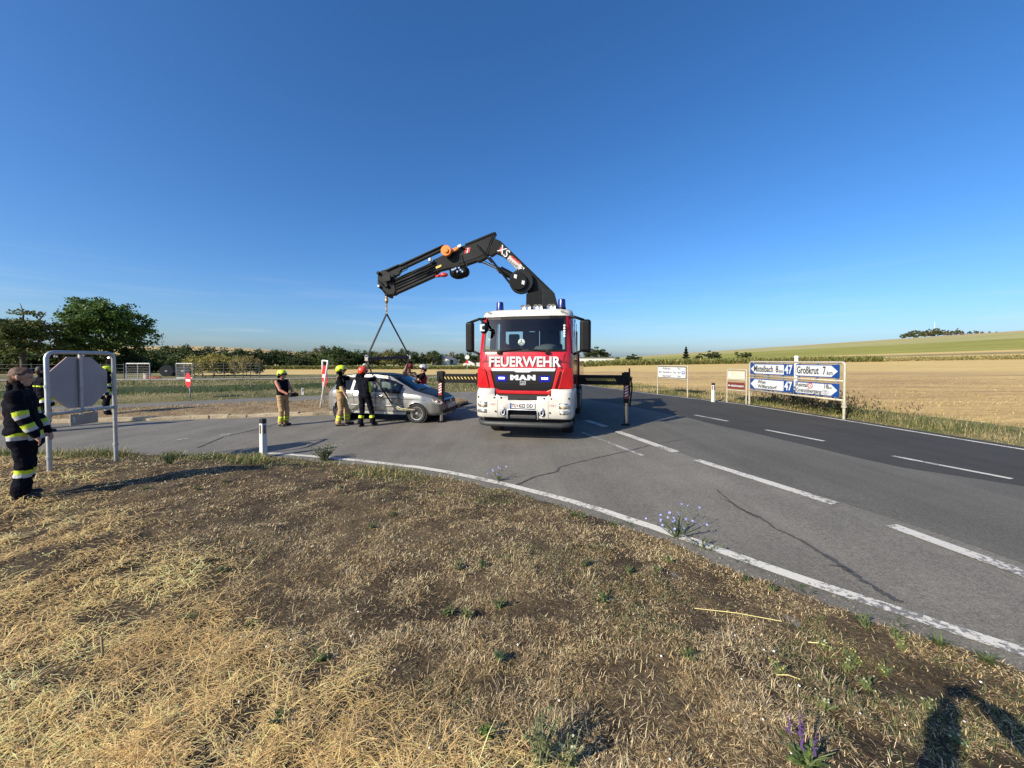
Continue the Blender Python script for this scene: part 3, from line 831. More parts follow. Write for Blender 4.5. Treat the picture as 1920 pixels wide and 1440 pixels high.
# the two big trees on the left
big = tree_parts(101, 11.5, 5.0, 5.5, 6.2, 0.38, 260, 95, 0.36, (0.085, 0.140, 0.030), hollow=0.4, flat=0.5, lobes=0.30)
bx, by = at(205, 690, 60).x, 60
plant_tree('walnut_tree', big, bx, by, float(HT(bx, by)) - 0.1, 1.0, 0.3, 'large round-crowned green tree towering behind the stop sign', 'tree')
sm_ = tree_parts(102, 9, 3.5, 3.6, 5.0, 0.30, 170, 80, 0.30, (0.110, 0.130, 0.040), hollow=0.35, flat=0.5, lobes=0.5)
bx = at(45, 690, 52).x
plant_tree('thin_tree', sm_, bx, 52, float(HT(bx, 52)) - 0.1, 1.02, 1.2, 'thin-crowned tree with bare dead branches and dark trunk beside the large green tree', 'tree')
b = MB()
for (q0, q1, q2) in [((40, 620), (44, 590), (38, 570)), ((55, 615), (75, 598), (86, 586))]:
    pts = [at(q[0], q[1], 52) - Vector((bx, 52, float(HT(bx, 52)))) for q in (q0, q1, q2)]
    b.tube(pts, 0, 5, rad=[0.16, 0.09, 0.03])
o = b.build('dead_branches', _M['bark'], bpy.data.objects['thin_tree'], smooth=True); o.rotation_euler = (0, 0, -1.2)

# row of field trees, far left to behind the truck
kinds = [tree_parts(110 + i, 9, 5.6 + 0.6 * (i % 3), 4.7, 3.6, 0.25, 90, 46, 0.66, c, hollow=0.5, flat=0.8, lobes=0.35) for i, c in enumerate([DARK, GREEN, (0.066, 0.092, 0.03), OLIVE, GREY, (0.06, 0.08, 0.03)])]
row_lbl = ['dark broad tree in the far row beyond the maize', 'mid-green round tree in the far row beyond the maize', 'dense deep green tree in the far row beyond the maize',
           'olive-green tree in the far row beyond the maize', 'grey-green half-bare tree in the far row beyond the maize', 'dark broad tree in the far row beyond the maize']
rr_ = random.Random(5)
def spot(px):
    for lim, s in ((130, 'beyond the thin-crowned tree'), (300, 'under and beyond the large green tree'), (352, 'beyond the steel gates and cable drums'), (400, 'beyond the left half of the feathery thicket'), (490, 'beyond the wire fence and thickets'), (560, 'beyond the crane operator'), (625, 'beyond the leaning no-entry sign'), (700, 'beyond the rear of the lifted car'), (775, 'beyond the spreader beam'), (812, 'between the silver helmet and the white barn'), (860, 'around the white barn'), (905, 'beyond the brown-roofed house')):
        if px < lim: return s
    return 'far beyond the fire truck'
def row(px, top, D, k, wid=1.0, where=None):
    p = at(px, 690, D); z = float(HT(p.x, D)); zt = at(px, top, D).z
    s = (zt - z) / 8.9
    plant_tree('field_tree', kinds[k], p.x, D, z - 0.2, s * wid, rr_.uniform(0, 6.28), row_lbl[k].replace('in the far row beyond the maize', spot(px)), 'tree', 'trees of the far row', sz=s)
for px, top, D, k in [(300, 655, 150, 0), (322, 648, 160, 2), (345, 650, 170, 0), (372, 645, 150, 5), (398, 652, 165, 4), (428, 652, 175, 0), (452, 654, 185, 2), (476, 656, 190, 0),
                      (500, 653, 200, 5), (524, 655, 205, 2), (548, 658, 215, 0), (572, 656, 215, 1), (596, 661, 175, 1), (606, 650, 215, 4), (630, 649, 200, 2), (650, 654, 205, 1), (672, 655, 215, 0),
                      (692, 658, 225, 2), (707, 661, 230, 4), (722, 655, 220, 3), (738, 654, 215, 3), (752, 653, 235, 0), (770, 657, 225, 2), (790, 664, 260, 0), (797, 661, 270, 3), (811, 657, 275, 2),
                      (830, 663, 300, 0), (846, 661, 300, 4), (862, 662, 310, 2), (880, 660, 300, 0), (905, 661, 300, 5), (940, 662, 300, 2), (980, 663, 310, 0), (1030, 662, 300, 2), (1075, 660, 300, 1)]:
    row(px, top, D, k, 1.0 if D < 250 else 0.9)
for px, top, D, k in [(268, 662, 95, 2), (105, 662, 85, 0), (80, 664, 80, 2), (10, 655, 75, 5), (-60, 640, 80, 0), (150, 650, 100, 2), (560, 666, 170, 5), (415, 660, 150, 2)]:
    row(px, top, D, k, 1.1)

# undergrowth below the two big trees
under = [tree_parts(190 + i, 4, 3.0, 1.9, 1.3, 0.06, 90, 50, 0.34, c, hollow=0.35, flat=0.8, lobes=0.4) for i, c in enumerate([(0.06, 0.085, 0.026), (0.085, 0.11, 0.032)])]
for i, (px, top, D) in enumerate([(-30, 655, 58), (5, 660, 57), (70, 658, 60), (100, 652, 66), (125, 656, 62), (150, 664, 64), (172, 668, 62), (200, 662, 66), (228, 664, 63), (252, 660, 68), (275, 660, 72), (292, 664, 78), (318, 668, 110), (345, 668, 120)]):
    p = at(px, 690, D); z = float(HT(p.x, D)); s = (at(px, top, D).z - z) / 3.1
    plant_tree('undergrowth_bush', under[i % 2], p.x, D, z - .1, s * 1.15, i * 1.3, ['dark green bush', 'mid-green bush'][i % 2] + ' in the undergrowth ' + ('left of' if px < 20 else 'between the two big trees by' if px < 140 else 'below' if px < 260 else 'just beyond') + ' the large green tree', 'bush', 'undergrowth below the big trees', sz=s)

# grove on the hilltop, right
hill = [tree_parts(140 + i, 9, 4.6, 3.8, 3.8, 0.22, 40, 30, 1.0, c, lobes=0.5) for i, c in enumerate([(0.12, 0.115, 0.045), (0.19, 0.15, 0.08), (0.085, 0.095, 0.035)])]
hl = ['olive-green tree of the hilltop grove', 'brownish tree of the hilltop grove', 'dark green tree of the hilltop grove']
for i, (px, top, w) in enumerate([(1694, 623, 1.0), (1706, 618, .9), (1718, 616, 1), (1728, 619, .8), (1737, 614, .8), (1747, 616, .9), (1757, 612, .9), (1766, 616, .8), (1776, 616, .8), (1787, 617, .8), (1796, 613, .6), (1803, 617, .7), (1818, 617.5, .8), (1830, 616, .8), (1842, 618, .8), (1855, 618, .7), (1868, 618, .6)]):
    D = 480 + 8 * (i % 3); p = at(px, 625, D); z = float(HT(p.x, D)); zt = at(px, top + 2.5, D).z
    s = (zt - z) / 7.9; k = (2, 0, 1)[i % 3] if i > 2 else 2
    plant_tree('hill_tree', hill[k], p.x, D, z - 0.5, max(s, 0.3) * w, i * 1.7, hl[k], 'tree', 'trees of the hilltop grove', sz=max(s, 0.25))

# conifer and shrubs on the right-hand plain
g = np.random.default_rng(77)
n = 5200; t = g.random(n) ** 0.7; a = g.random(n) * 6.28
rad = (1 - t) * 1.9 * (0.75 + 0.35 * np.sin(t * 34)) * (0.5 + 0.5 * g.random(n)) + 0.05
p = np.stack([rad * np.cos(a), rad * np.sin(a), 0.5 + t * 6.2], 1)
a1 = np.stack([np.cos(a), np.sin(a), -0.35 + 0.4 * g.random(n)], 1); s2 = np.cross(a1, g.normal(size=(n, 3))); s2 /= np.linalg.norm(s2, axis=1)[:, None]
co = np.stack([p - a1 * .25, p + s2 * .1, p + a1 * .25, p - s2 * .1], 1).reshape(-1, 3)
con = mesh_np('crown', co, np.arange(n)[:, None] * 4 + np.arange(4), _M['tree_leaf'], None, False, np.repeat(tint(n, (0.028, 0.045, 0.020), 0.4), 4, 0))
b = MB(); b.tube([(0, 0, -.2), (0, 0, 3), (0, 0, 6.4)], 0, 7, rad=[.2, .13, .03]); t_ = b.build('trunk', _M['bark']); tm = t_.data; bpy.data.objects.remove(t_)
D = 135; p = at(1286, 683, D); zt = at(1286, 650, D).z; z = float(HT(p.x, D)); s = (zt - z) / 6.7
plant_tree('spruce_tree', (tm, con), p.x, D, z, s, 0, 'dark pointed spruce standing between the low bushes', 'tree')

bush = [tree_parts(160 + i, 4, 2.6, 1.7, 1.6, 0.09, 60, 42, 0.34, c, hollow=0.35, lobes=0.5) for i, c in enumerate([(0.05, 0.066, 0.024), (0.075, 0.09, 0.03), (0.12, 0.10, 0.07)])]
def shrub(px, top, D, k, label, w=1.0, name='bush', group=None):
    p = at(px, 690, D); z = float(HT(p.x, D)); zt = at(px, top, D).z; s = (zt - z) / 3.3
    return plant_tree(name, bush[k], p.x, D, z - 0.1, s * w, px * 0.7, label, 'bush', group, sz=s)
shrub(1307, 668, 132, 0, 'small dark bush just right of the pointed spruce')
shrub(1333, 659, 130, 0, 'wide dark green bush between the spruce and the path', 1.35)
shrub(1396, 659, 128, 1, 'rounded green bush growing above the big direction sign', 1.0)
shrub(1186, 665, 118, 0, 'broad dark bush right of the long white farm building', 1.35)
shrub(1216, 673, 116, 2, 'low brownish bush beside the broad dark bush', 1.5)
shrub(1232, 675, 115, 2, 'low brownish bush next to the small white destination sign', 1.4)
shrub(1119, 653, 250, 0, 'wide dark tree-like bush behind the long white farm building', 1.6)

# pale feathery thicket behind the fence
feather = [tree_parts(170 + i, 4, 3.0, 1.75, 1.7, 0.05, 260, 90, 0.20, c, hollow=0.25, flat=1.0, lobes=0.2) for i, c in enumerate([(0.29, 0.255, 0.070), (0.25, 0.21, 0.08)])]
for px, top, k, w, lb in [(402, 665, 0, 1.38, 'large feathery yellow-green thicket behind the wire fence'), (462, 669, 1, 0.95, 'smaller feathery olive thicket at the right end of the wire fence')]:
    D = 47; p = at(px, 690, D); z = float(HL(p.x, D)); s = (at(px, top, D).z - z) / 3.5
    plant_tree('thicket', feather[k], p.x, D, z - 0.1, s * w, 0.5 + k, lb, 'bush', sz=s)

# loose stones and grit along the crumbling asphalt edge
ico = [(-1, -.6, -.5), (1, -.7, -.4), (.8, .8, -.5), (-.7, .9, -.4), (-.5, -.4, .7), (.6, -.3, .6), (.2, .6, .8)]
ifc = [(0, 1, 2, 3), (0, 4, 5, 1), (1, 5, 6, 2), (2, 6, 3), (3, 6, 4, 0), (4, 6, 5)]
b = MB(); g = random.Random(21)
for k in range(800):
    px_ = g.uniform(-5.5, 5.0); off = g.gauss(.20, .10); y0 = float(yb(px_)) - off * 1.2
    s_ = g.uniform(.003, .008) * (1 if g.random() < .9 else 1.8); zz = max(float(zr(px_)) + .004, float(HV(np.array([px_]), np.array([y0]))[0])); q = Matrix.Rotation(g.uniform(0, 6.28), 3, 'Z')
    b.add([Vector((px_, y0, zz + s_ * .4)) + q @ (Vector(p) * s_) for p in ico], ifc)
o = b.build('edge_grit', mat('grit', (.17, .16, .14), .9, var=.4, scale=70)); tag(o, 'loose grit along the crumbling asphalt edge of the verge', 'grit', kind='stuff')
# ================================================================== weeds on the verge
def on(px, py, Hf):
    z = 0.0
    for k in range(12):
        x, y = gnd(px, py, z); z = float(Hf(np.array([x]), np.array([y]))[0])
    return x, y, z

mat('stem_green', (0.12, 0.15, 0.06), 0.7, var=0.3)
mat('stem_grey', (0.20, 0.20, 0.13), 0.7, var=0.3)
mat('flower_blue', (0.28, 0.30, 0.72), 0.6, var=0.15)
mat('flower_purple', (0.09, 0.045, 0.15), 0.7, var=0.3)
mat('flower_pale', (0.36, 0.38, 0.24), 0.8, var=0.2)
mat('flower_yellow', (0.36, 0.33, 0.10), 0.7, var=0.2)

def plant(name, px, py, label, group=None, seed=0, h=0.3, spread=0.3, stems=10, leaf_n=60, leaf_l=0.05, leaf_w=0.015, col=(0.12, 0.15, 0.05), stem='stem_green', flower=None, fn=0, fs=0.012, upright=0.5, spike=False, Hf=HV, rosette=0):
    g = random.Random(seed); gg = np.random.default_rng(seed)
    x, y, z = on(px, py, Hf)
    e = empty(name, (x, y, z), 0, label, 'plant', group)
    sb = MB(); fb = MB(); LB = []; tips = []
    for k in range(stems):
        a = g.uniform(0, 6.28); l = h * g.uniform(0.55, 1.05); o_ = spread * g.uniform(0.1, 1.0) * (1 - upright * 0.4)
        p0 = Vector((g.uniform(-.02, .02), g.uniform(-.02, .02), -0.01)); p2 = Vector((o_ * math.cos(a), o_ * math.sin(a), l)); p1 = (p0 + p2) * 0.5 + Vector((0, 0, l * 0.12))
        sb.tube([p0, p1, p2], 0, 5, rad=[0.0035 + h * 0.004, 0.003 + h * 0.002, 0.0015], cap=False)
        for q in range(max(1, leaf_n // stems)):
            t = g.random() ** 0.8; pt = p0.lerp(p1, t * 2) if t < 0.5 else p1.lerp(p2, t * 2 - 1)
            LB.append((pt.x, pt.y, pt.z, g.uniform(0, 6.28), g.uniform(-0.1, 0.9), leaf_l * g.uniform(0.5, 1.2) * (1.15 - 0.6 * t)))
        tips.append((p0, p1, p2))
    for k in range(rosette):
        LB.append((g.uniform(-.02, .02), g.uniform(-.02, .02), 0.005, g.uniform(0, 6.28), g.uniform(0.15, 0.9), leaf_l * g.uniform(0.9, 2.0)))
    LB = np.array(LB)
    if stems: so = sb.build('stems', _M[stem], e, smooth=True); so['kind'] = 'stuff'
    n = len(LB)
    blades('leaves', LB[:, :3], LB[:, 3], LB[:, 4], LB[:, 5], np.full(n, leaf_w) * (0.7 + 0.6 * gg.random(n)), np.array(col)[None] * (0.65 + 0.7 * gg.random((n, 1))), _M['green_leaf'], e)
    if flower:
        for k in range(fn):
            p0, p1, p2 = tips[k % len(tips)]
            t = 1.0 if k < len(tips) else g.uniform(0.35, 0.95); pt = p1.lerp(p2, t) + Vector((g.uniform(-.01, .01), g.uniform(-.01, .01), 0.004))
            if spike:
                for q in range(14): fb.sphere(p2 + Vector((g.uniform(-.006, .006), g.uniform(-.006, .006), q * 0.008)), fs * (1 - q / 18), 5, 3)
            else:
                ax = Vector((g.uniform(-.8, .4), g.uniform(-1, .2), g.uniform(0.2, 1))).normalized()
                fb.lathe([(0.001, 0), (fs, 0.003), (fs * 0.9, 0.006), (0.001, 0.004)], pt, ax, 9)
        fo = fb.build('flowers', _M[flower], e); fo['kind'] = 'stuff'
    return e

plant('chicory', 1272, 1012, 'bushy chicory with sky-blue flowers overhanging the white edge line', seed=1, h=0.30, spread=0.40, stems=22, leaf_n=170, leaf_l=0.06, leaf_w=0.012, col=(0.09, 0.115, 0.045), flower='flower_blue', fn=22, fs=0.013, upright=0.1)
plant('chicory', 1316, 1030, 'small dark chicory clump at the foot of the bushy flowering one', seed=2, h=0.14, spread=0.30, stems=12, leaf_n=90, leaf_l=0.05, leaf_w=0.012, col=(0.07, 0.095, 0.04))
plant('chicory', 935, 905, 'thin chicory with few lilac flowers beside the cracked asphalt', seed=3, h=0.26, spread=0.26, stems=10, leaf_n=50, leaf_l=0.06, leaf_w=0.012, col=(0.16, 0.16, 0.06), flower='flower_blue', fn=9, fs=0.012, upright=0.2)
plant('knapweed', 608, 866, 'grey-green knapweed bush with pale heads beside the edge line', seed=4, h=0.34, spread=0.36, stems=60, leaf_n=1500, leaf_l=0.06, leaf_w=0.014, col=(0.12, 0.14, 0.07), stem='stem_grey', flower='flower_pale', fn=22, fs=0.008, upright=0.1)
plant('dark_weed', 318, 870, 'dark green bushy weed lying in the sign shadow', seed=5, h=0.22, spread=0.30, stems=26, leaf_n=260, leaf_l=0.07, leaf_w=0.02, col=(0.05, 0.075, 0.028))
plant('dark_weed', 385, 864, 'low dark green weed where the long shadow ends', seed=6, h=0.12, spread=0.38, stems=24, leaf_n=220, leaf_l=0.06, leaf_w=0.018, col=(0.07, 0.095, 0.03), flower='flower_pale', fn=16, fs=0.01)
plant('sage', 1512, 1436, 'wild sage with broad leaves and purple flower spikes', seed=7, h=0.13, spread=0.14, stems=13, leaf_n=26, leaf_l=0.05, leaf_w=0.02, col=(0.13, 0.19, 0.06), flower='flower_purple', fn=5, fs=0.007, upright=0.6, spike=True, rosette=34)
plant('fleabane', 1015, 1440, 'tall grey-green hairy weed with upright stems on the verge', seed=8, h=0.24, spread=0.12, stems=15, leaf_n=260, leaf_l=0.045, leaf_w=0.009, col=(0.20, 0.22, 0.10), stem='stem_grey', upright=0.7)
plant('fleabane', 1066, 1448, 'shorter pale weed with cream flower heads beside the hairy one', seed=18, h=0.16, spread=0.10, stems=9, leaf_n=110, leaf_l=0.04, leaf_w=0.008, col=(0.20, 0.22, 0.09), stem='stem_grey', flower='flower_pale', fn=5, fs=0.006, upright=0.6)
plant('weed', 908, 1382, 'small vivid green weed near the tall hairy weed', seed=9, h=0.08, spread=0.06, stems=7, leaf_n=50, leaf_l=0.035, leaf_w=0.016, col=(0.12, 0.20, 0.04))
plant('weed', 938, 1238, 'blue-green weed standing alone on bare brown verge', seed=10, h=0.07, spread=0.06, stems=9, leaf_n=70, leaf_l=0.03, leaf_w=0.012, col=(0.10, 0.15, 0.08))
small = [(640, 915), (905, 1062), (860, 1068), (935, 1140), (838, 1152), (876, 1162), (1128, 1130), (1100, 1060), (1150, 985), (1090, 972), (352, 1165), (415, 1072), (470, 1180), (735, 968), (500, 880), (420, 905), (270, 918), (372, 918), (700, 990), (1180, 1075), (1290, 1235), (520, 1355), (600, 1240), (1400, 1090), (1448, 1108), (1622, 1175), (1680, 1196)]
for i, (px, py) in enumerate(small):
    plant('weed', px, py, ('low sparse green weed growing near the white edge line' if verge_d(*[np.array([q]) for q in on(px, py, HV)[:2]])[0] < 1.1 else 'low sparse green weed at the rim of the yellow straw' if px < 620 else 'low sparse green weed out on the bare brown verge'), 'small weeds on the verge', seed=30 + i, h=0.04 + 0.05 * random.random(), spread=0.07 + 0.05 * random.random(), stems=9, leaf_n=60, leaf_l=0.04, leaf_w=0.010, col=random.choice([(0.11, 0.15, 0.05), (0.14, 0.17, 0.06), (0.09, 0.12, 0.05)]))
for i, (px, py) in enumerate([(1458, 1262), (1545, 1215), (1590, 1255), (1660, 1265), (1545, 1330), (1622, 1290), (1600, 1238), (1230, 1070), (1255, 1052), (1690, 1218), (1795, 1395), (1740, 1330)]):
    plant('yarrow', px, py, 'pale green feathery yarrow tuft with ' + ('cream' if i % 3 else 'yellow') + ' heads ' + ('close to the edge line' if py < 1235 else 'on the bare soil away from the road'), 'yarrow tufts on the verge', seed=80 + i, h=0.05, spread=0.08, stems=9, leaf_n=130, leaf_l=0.035, leaf_w=0.006, col=random.choice([(0.26, 0.28, 0.11), (0.20, 0.24, 0.09)]), flower='flower_pale' if i % 3 else 'flower_yellow', fn=5, fs=0.005)
for i, (px, py) in enumerate([(1178, 990), (1075, 968), (1492, 1105), (1512, 1115), (1680, 1178), (1760, 1208), (1395, 1062), (1850, 1242)]):
    plant('edge_weed', px, py, 'tuft of grass-like weed rooted in the broken shoulder by the edge line', 'weeds along the edge line', seed=110 + i, h=0.10, spread=0.12, stems=0, leaf_n=0, leaf_l=0.06, leaf_w=0.006, col=(0.10, 0.13, 0.05), rosette=60)
# bare upright stick and two yellow straws
mat('stick_wood', (0.28, 0.20, 0.10), 0.9, var=0.2)
x, y, z = on(190, 1240, HV)
b = MB(); b.tube([(0, 0, -.02), (0.01, 0, .06), (-.008, .01, .15)], 0, 6, rad=[.008, .007, .006]); o = b.build('dry_stick', _M['stick_wood'], smooth=True); o.location = (x, y, z); tag(o, 'brown broken plant stick standing upright in the straw', 'stick')
for i, (a, c, lb) in enumerate([((1302, 1144), (1466, 1170), 'long yellow straw stalk lying on bare brown verge'), ((1455, 1270), (1500, 1280), 'short yellow straw stalk lying near the yarrow'), ((1515, 1208), (1560, 1220), 'pale straw stalk lying close to the edge line')]):
    p, q = Vector(on(*a, HV)), Vector(on(*c, HV)); p.z += .015; q.z += .02
    b = MB(); b.tube([Vector((0, 0, 0)), (q - p) * .5 + Vector((0, 0, .012)), q - p], 0.0032, 5); o = b.build('straw_stalk', mat('yellow_straw', (0.62, 0.54, 0.22), 0.7)); o.location = p; tag(o, lb, 'straw')

# ================================================================== signs
mat('galvanised', (0.42, 0.43, 0.43), 0.45, 0.6, var=0.12, scale=12)
mat('sign_back', (0.34, 0.325, 0.315), 0.55, 0.25, var=0.06, scale=3)
mat('cream_tube', (0.42, 0.38, 0.29), 0.5, 0.15, var=0.12, scale=8)
mat('sign_white', (0.54, 0.56, 0.57), 0.45, var=0.03)
mat('sign_blue', (0.008, 0.05, 0.22), 0.4, var=0.08)
mat('sign_black', (0.018, 0.018, 0.02), 0.5)
mat('sign_red', (0.62, 0.02, 0.03), 0.4, var=0.06)
mat('sign_red_faded', (0.50, 0.10, 0.09), 0.5, var=0.15)
mat('sign_brown', (0.13, 0.025, 0.018), 0.45, var=0.08)
mat('sign_faded', (0.46, 0.44, 0.35), 0.6, var=0.08, scale=9)
mat('sign_grey', (0.45, 0.46, 0.47), 0.5)
mat('concrete', (0.36, 0.34, 0.31), 0.9, var=0.2, bump=0.3)
TR = (R(90), 0, 0)

def bend_frame(b, W, H, r, z0=-0.1, rad=0.12, n=12):
    pts = [(0, 0, z0), (0, 0, H - rad)] + [(rad - rad * math.cos(a), 0, H - rad + rad * math.sin(a)) for a in (R(30), R(60), R(90))] + \
          [(W - rad + rad * math.sin(a), 0, H - rad + rad * math.cos(a)) for a in (0, R(30), R(60), R(90))] + [(W, 0, z0)]
    b.tube(pts, r, n)

# --- stop sign seen from behind, in a bent tube frame
pl = Vector((-7.75, 6.40, 0.10)); pr = Vector((-7.72, 7.45, 0.10))
W = (pr.xy - pl.xy).length; rz_ = math.atan2(pr.y - pl.y, pr.x - pl.x)
H_ = 2.02
ss = empty('stop_sign', pl, rz_, 'grey back of an octagonal stop sign in a bent steel tube frame', 'sign')
b = MB(); bend_frame(b, W, H_, 0.033, rad=0.10); fr_ = b.build('tube_frame', _M['galvanised'], ss, smooth=True, angle=50)
b = MB(); b.tube([(0, 0, 0.98), (W, 0, 0.98)], 0.03, 10); b.build('crossbar', _M['galvanised'], ss, smooth=True)
for x_, z_ in ((0, 0.98), (W, 0.98), (0, 1.45), (W, 1.45), (0, .25), (W, .25)): b = MB(); b.lathe([(0.041, -.025), (0.041, .025)], (x_, 0, z_), (0, 0, 1), 14); b.build('clamp', _M['galvanised'], ss)
rO = 0.455
oc = [(W / 2 + rO / math.cos(R(22.5)) * math.cos(R(22.5 + 45 * k)), 0.055, 1.49 + rO / math.cos(R(22.5)) * math.sin(R(22.5 + 45 * k))) for k in range(8)]
b = MB(); b.prism(oc, (0, 1, 0), 0.018); pan = b.build('octagon_panel', _M['sign_back'], ss, bevel=0.004)
b = MB(); oc2 = [(p[0], 0.0755, p[2]) for p in oc]; b.prism(oc2, (0, 1, 0), 0.002); b.build('red_face', _M['sign_red'], pan)
text('stop_lettering', 'STOP', 0.36, _M['sign_white'], pan, (W / 2, 0.081, 1.49), (R(90), 0, R(180)), xs=0.8, bold=0.012)
b = MB(); b.box((W / 2 - 0.01, 0.028, 1.50), (0.05, 0.03, 1.06)); b.build('centre_rail', _M['galvanised'], ss)
for (x_, z_) in ((W / 2 - .03, 1.97), (W / 2 - .0, 1.0), (W * .44, .93), (W * .64, .95), (W * .1, 1.95), (W * .9, 1.93)): b = MB(); b.lathe([(0.018, -.02), (0.018, .02)], (x_, -0.035, z_), (0, 1, 0), 8); b.build('bolt', mat('bolt_steel', (0.75, 0.75, 0.75), 0.3, 0.8), ss)
b = MB(); b.box((W * .52, 0.02, 0.83), (0.44, 0.012, 0.20)); b.build('sub_plate', mat('zinc_plate', (0.30, 0.29, 0.26), 0.5, 0.3), ss)
b = MB(); b.box((W * .52 - .17, 0.011, 0.84), (0.04, 0.004, 0.10)); b.build('sticker', mat('sticker_pale', (0.5, 0.48, 0.42), 0.6), ss)

# --- direction signs on the right
def sign_axis(l, r):
    pl = Vector(on(*l, HR)); pr = Vector(on(*r, HR))
    return pl, pr, (pr.xy - pl.xy).length, math.atan2(pr.y - pl.y, pr.x - pl.x)
def s_of(pl, pr, px):
    k = (px - 960) / F; d = (pr - pl).xy.normalized()
    return (k * pl.y - pl.x) / (d.x - k * d.y)

pl, pr, W, rz_ = sign_axis((1405, 757), (1582, 786))
ds = empty('direction_sign', pl, rz_, 'two-row blue and white arrow direction sign on cream posts', 'sign')
zo = pl.z
b = MB(); bend_frame(b, W, 1.90 - zo, 0.040, rad=0.09); b.build('tube_frame', _M['cream_tube'], ds, smooth=True, angle=50)
for z_ in (1.305 - zo, 0.69 - zo): b = MB(); b.tube([(0, 0, z_), (W, 0, z_)], 0.034, 10); b.build('crossbar', _M['cream_tube'], ds, smooth=True)
b = MB(); b.lathe([(0.075, -.03), (0.075, .03)], (W, 0, 0.42), (0, 0, 1), 14); b.lathe([(0.06, -.06), (0.06, .06)], (W, 0, 0.52), (0, 0, 1), 14); b.build('post_collar', _M['cream_tube'], ds)
for k in range(6):
    for z_ in (1.86, 1.35, 1.26, .73):
        b = MB(); b.box((0.25 + k * (W - .5) / 5, 0.0, z_ - zo), (0.05, 0.07, 0.07)); b.build('clamp', _M['galvanised'], ds)
g0, g1, g2, g3, g4 = [s_of(pl, pr, q) for q in (1409, 1472.5, 1490.3, 1494.2, 1577)]
def arrow_panel(par, z0, z1, x0, x1, left, num_x, rows, name):
    b = MB(); b.box(((x0 + x1) / 2, -0.045, (z0 + z1) / 2), (x1 - x0, 0.02, z1 - z0)); p = b.build(name, _M['sign_blue'], par, bevel=0.004)
    h = z1 - z0; m = 0.035; tip = 0.27
    zc = (z0 + z1) / 2
    if left: poly = [(x0 + .05, zc), (x0 + tip, z1 - m), (num_x, z1 - m), (num_x, z0 + m), (x0 + tip, z0 + m)]
    else: poly = [(x0 + .035, z1 - m), (x1 - tip, z1 - m), (x1 - .05, zc), (x1 - tip, z0 + m), (x0 + .035, z0 + m)]
    b = MB(); b.prism([(q[0], -0.057, q[1]) for q in poly], (0, -1, 0), 0.003); b.build('white_arrow', _M['sign_white'], p)
    for (s, size, x_, z_, ft, m_, bo, al) in rows: text('lettering', s, size, _M[m_], p, (x_, -0.064, z_), TR, fit=ft, ext=0.002, bold=bo, align=al)
    return p
za, zb, zc_, zd = 1.83 - zo, 1.39 - zo, 1.21 - zo, 0.77 - zo
lw = g1 - g0
f1 = lambda q: g0 + (g1 - g0) * q
f2 = lambda q: g3 + (g4 - g3) * q
w1, w2 = g1 - g0, g4 - g3
arrow_panel(ds, zb, za, g0, g2, True, g1, [('Mistelbach', .36, f1(.12), (za + zb) / 2, w1 * .58, 'sign_black', .006, 'LEFT'), ('8', .36, f1(.78), (za + zb) / 2, w1 * .07, 'sign_black', .006, 'LEFT'), ('km', .20, f1(.865), (za + zb) / 2 - .06, w1 * .11, 'sign_black', .002, 'LEFT'), ('47', .46, (g1 + g2) / 2, (za + zb) / 2, (g2 - g1) * .82, 'sign_white', .012, 'CENTER')], 'sign_panel')
arrow_panel(ds, zb, za, g3, g4, False, 0, [('Großkrut', .36, f2(.04), (za + zb) / 2, w2 * .52, 'sign_black', .006, 'LEFT'), ('7', .38, f2(.655), (za + zb) / 2, w2 * .06, 'sign_black', .006, 'LEFT'), ('km', .20, f2(.74), (za + zb) / 2 - .06, w2 * .12, 'sign_black', .002, 'LEFT')], 'sign_panel')
arrow_panel(ds, zd, zc_, g0, g2, True, g1, [('Wien', .20, f1(.26), zc_ - .13, w1 * .24, 'sign_black', .003, 'LEFT'), ('Wilfersdorf', .20, f1(.26), zd + .13, w1 * .56, 'sign_black', .003, 'LEFT'), ('47', .46, (g1 + g2) / 2, (zc_ + zd) / 2, (g2 - g1) * .82, 'sign_white', .012, 'CENTER')], 'sign_panel')
p = arrow_panel(ds, zd, zc_, g3, g4, False, 0, [('Reintal', .20, f2(.03), zc_ - .12, w2 * .27, 'sign_black', .003, 'LEFT'), ('Grenzübergang', .20, f2(.03), zd + .13, w2 * .60, 'sign_black', .003, 'LEFT'), ('18', .20, f2(.68), zc_ - .12, w2 * .085, 'sign_black', .003, 'LEFT'), ('km', .12, f2(.775), zc_ - .15, w2 * .075, 'sign_black', .001, 'LEFT'), ('CZ', .11, f2(.715), zd + .13, w2 * .06, 'sign_black', .001, 'CENTER'), ('3t', .09, f2(.375), zc_ - .125, w2 * .04, 'sign_red', .001, 'CENTER')], 'sign_panel')
def ring(par, c, r0, r1, m, sx=1.0):
    n = 24; v = []; f = []
    for k in range(n):
        a = 2 * math.pi * k / n
        for r in (r0, r1): v.append((c[0] + sx * r * math.cos(a), c[1], c[2] + r * math.sin(a)))
    for k in range(n): f.append((2 * k, 2 * k + 1, (2 * k + 3) % (2 * n), (2 * k + 2) % (2 * n)))
    b = MB(); b.add(v, f); return b.build('ring', m, par)
ring(p, (f2(.375), -0.064, zc_ - .125), .07, .092, _M['sign_red']); ring(p, (f2(.375), -0.0645, zc_ - .125), .090, .10, _M['sign_black'])
ring(p, (f2(.715), -0.064, zd + .13), .068, .076, _M['sign_black'], 1.6)

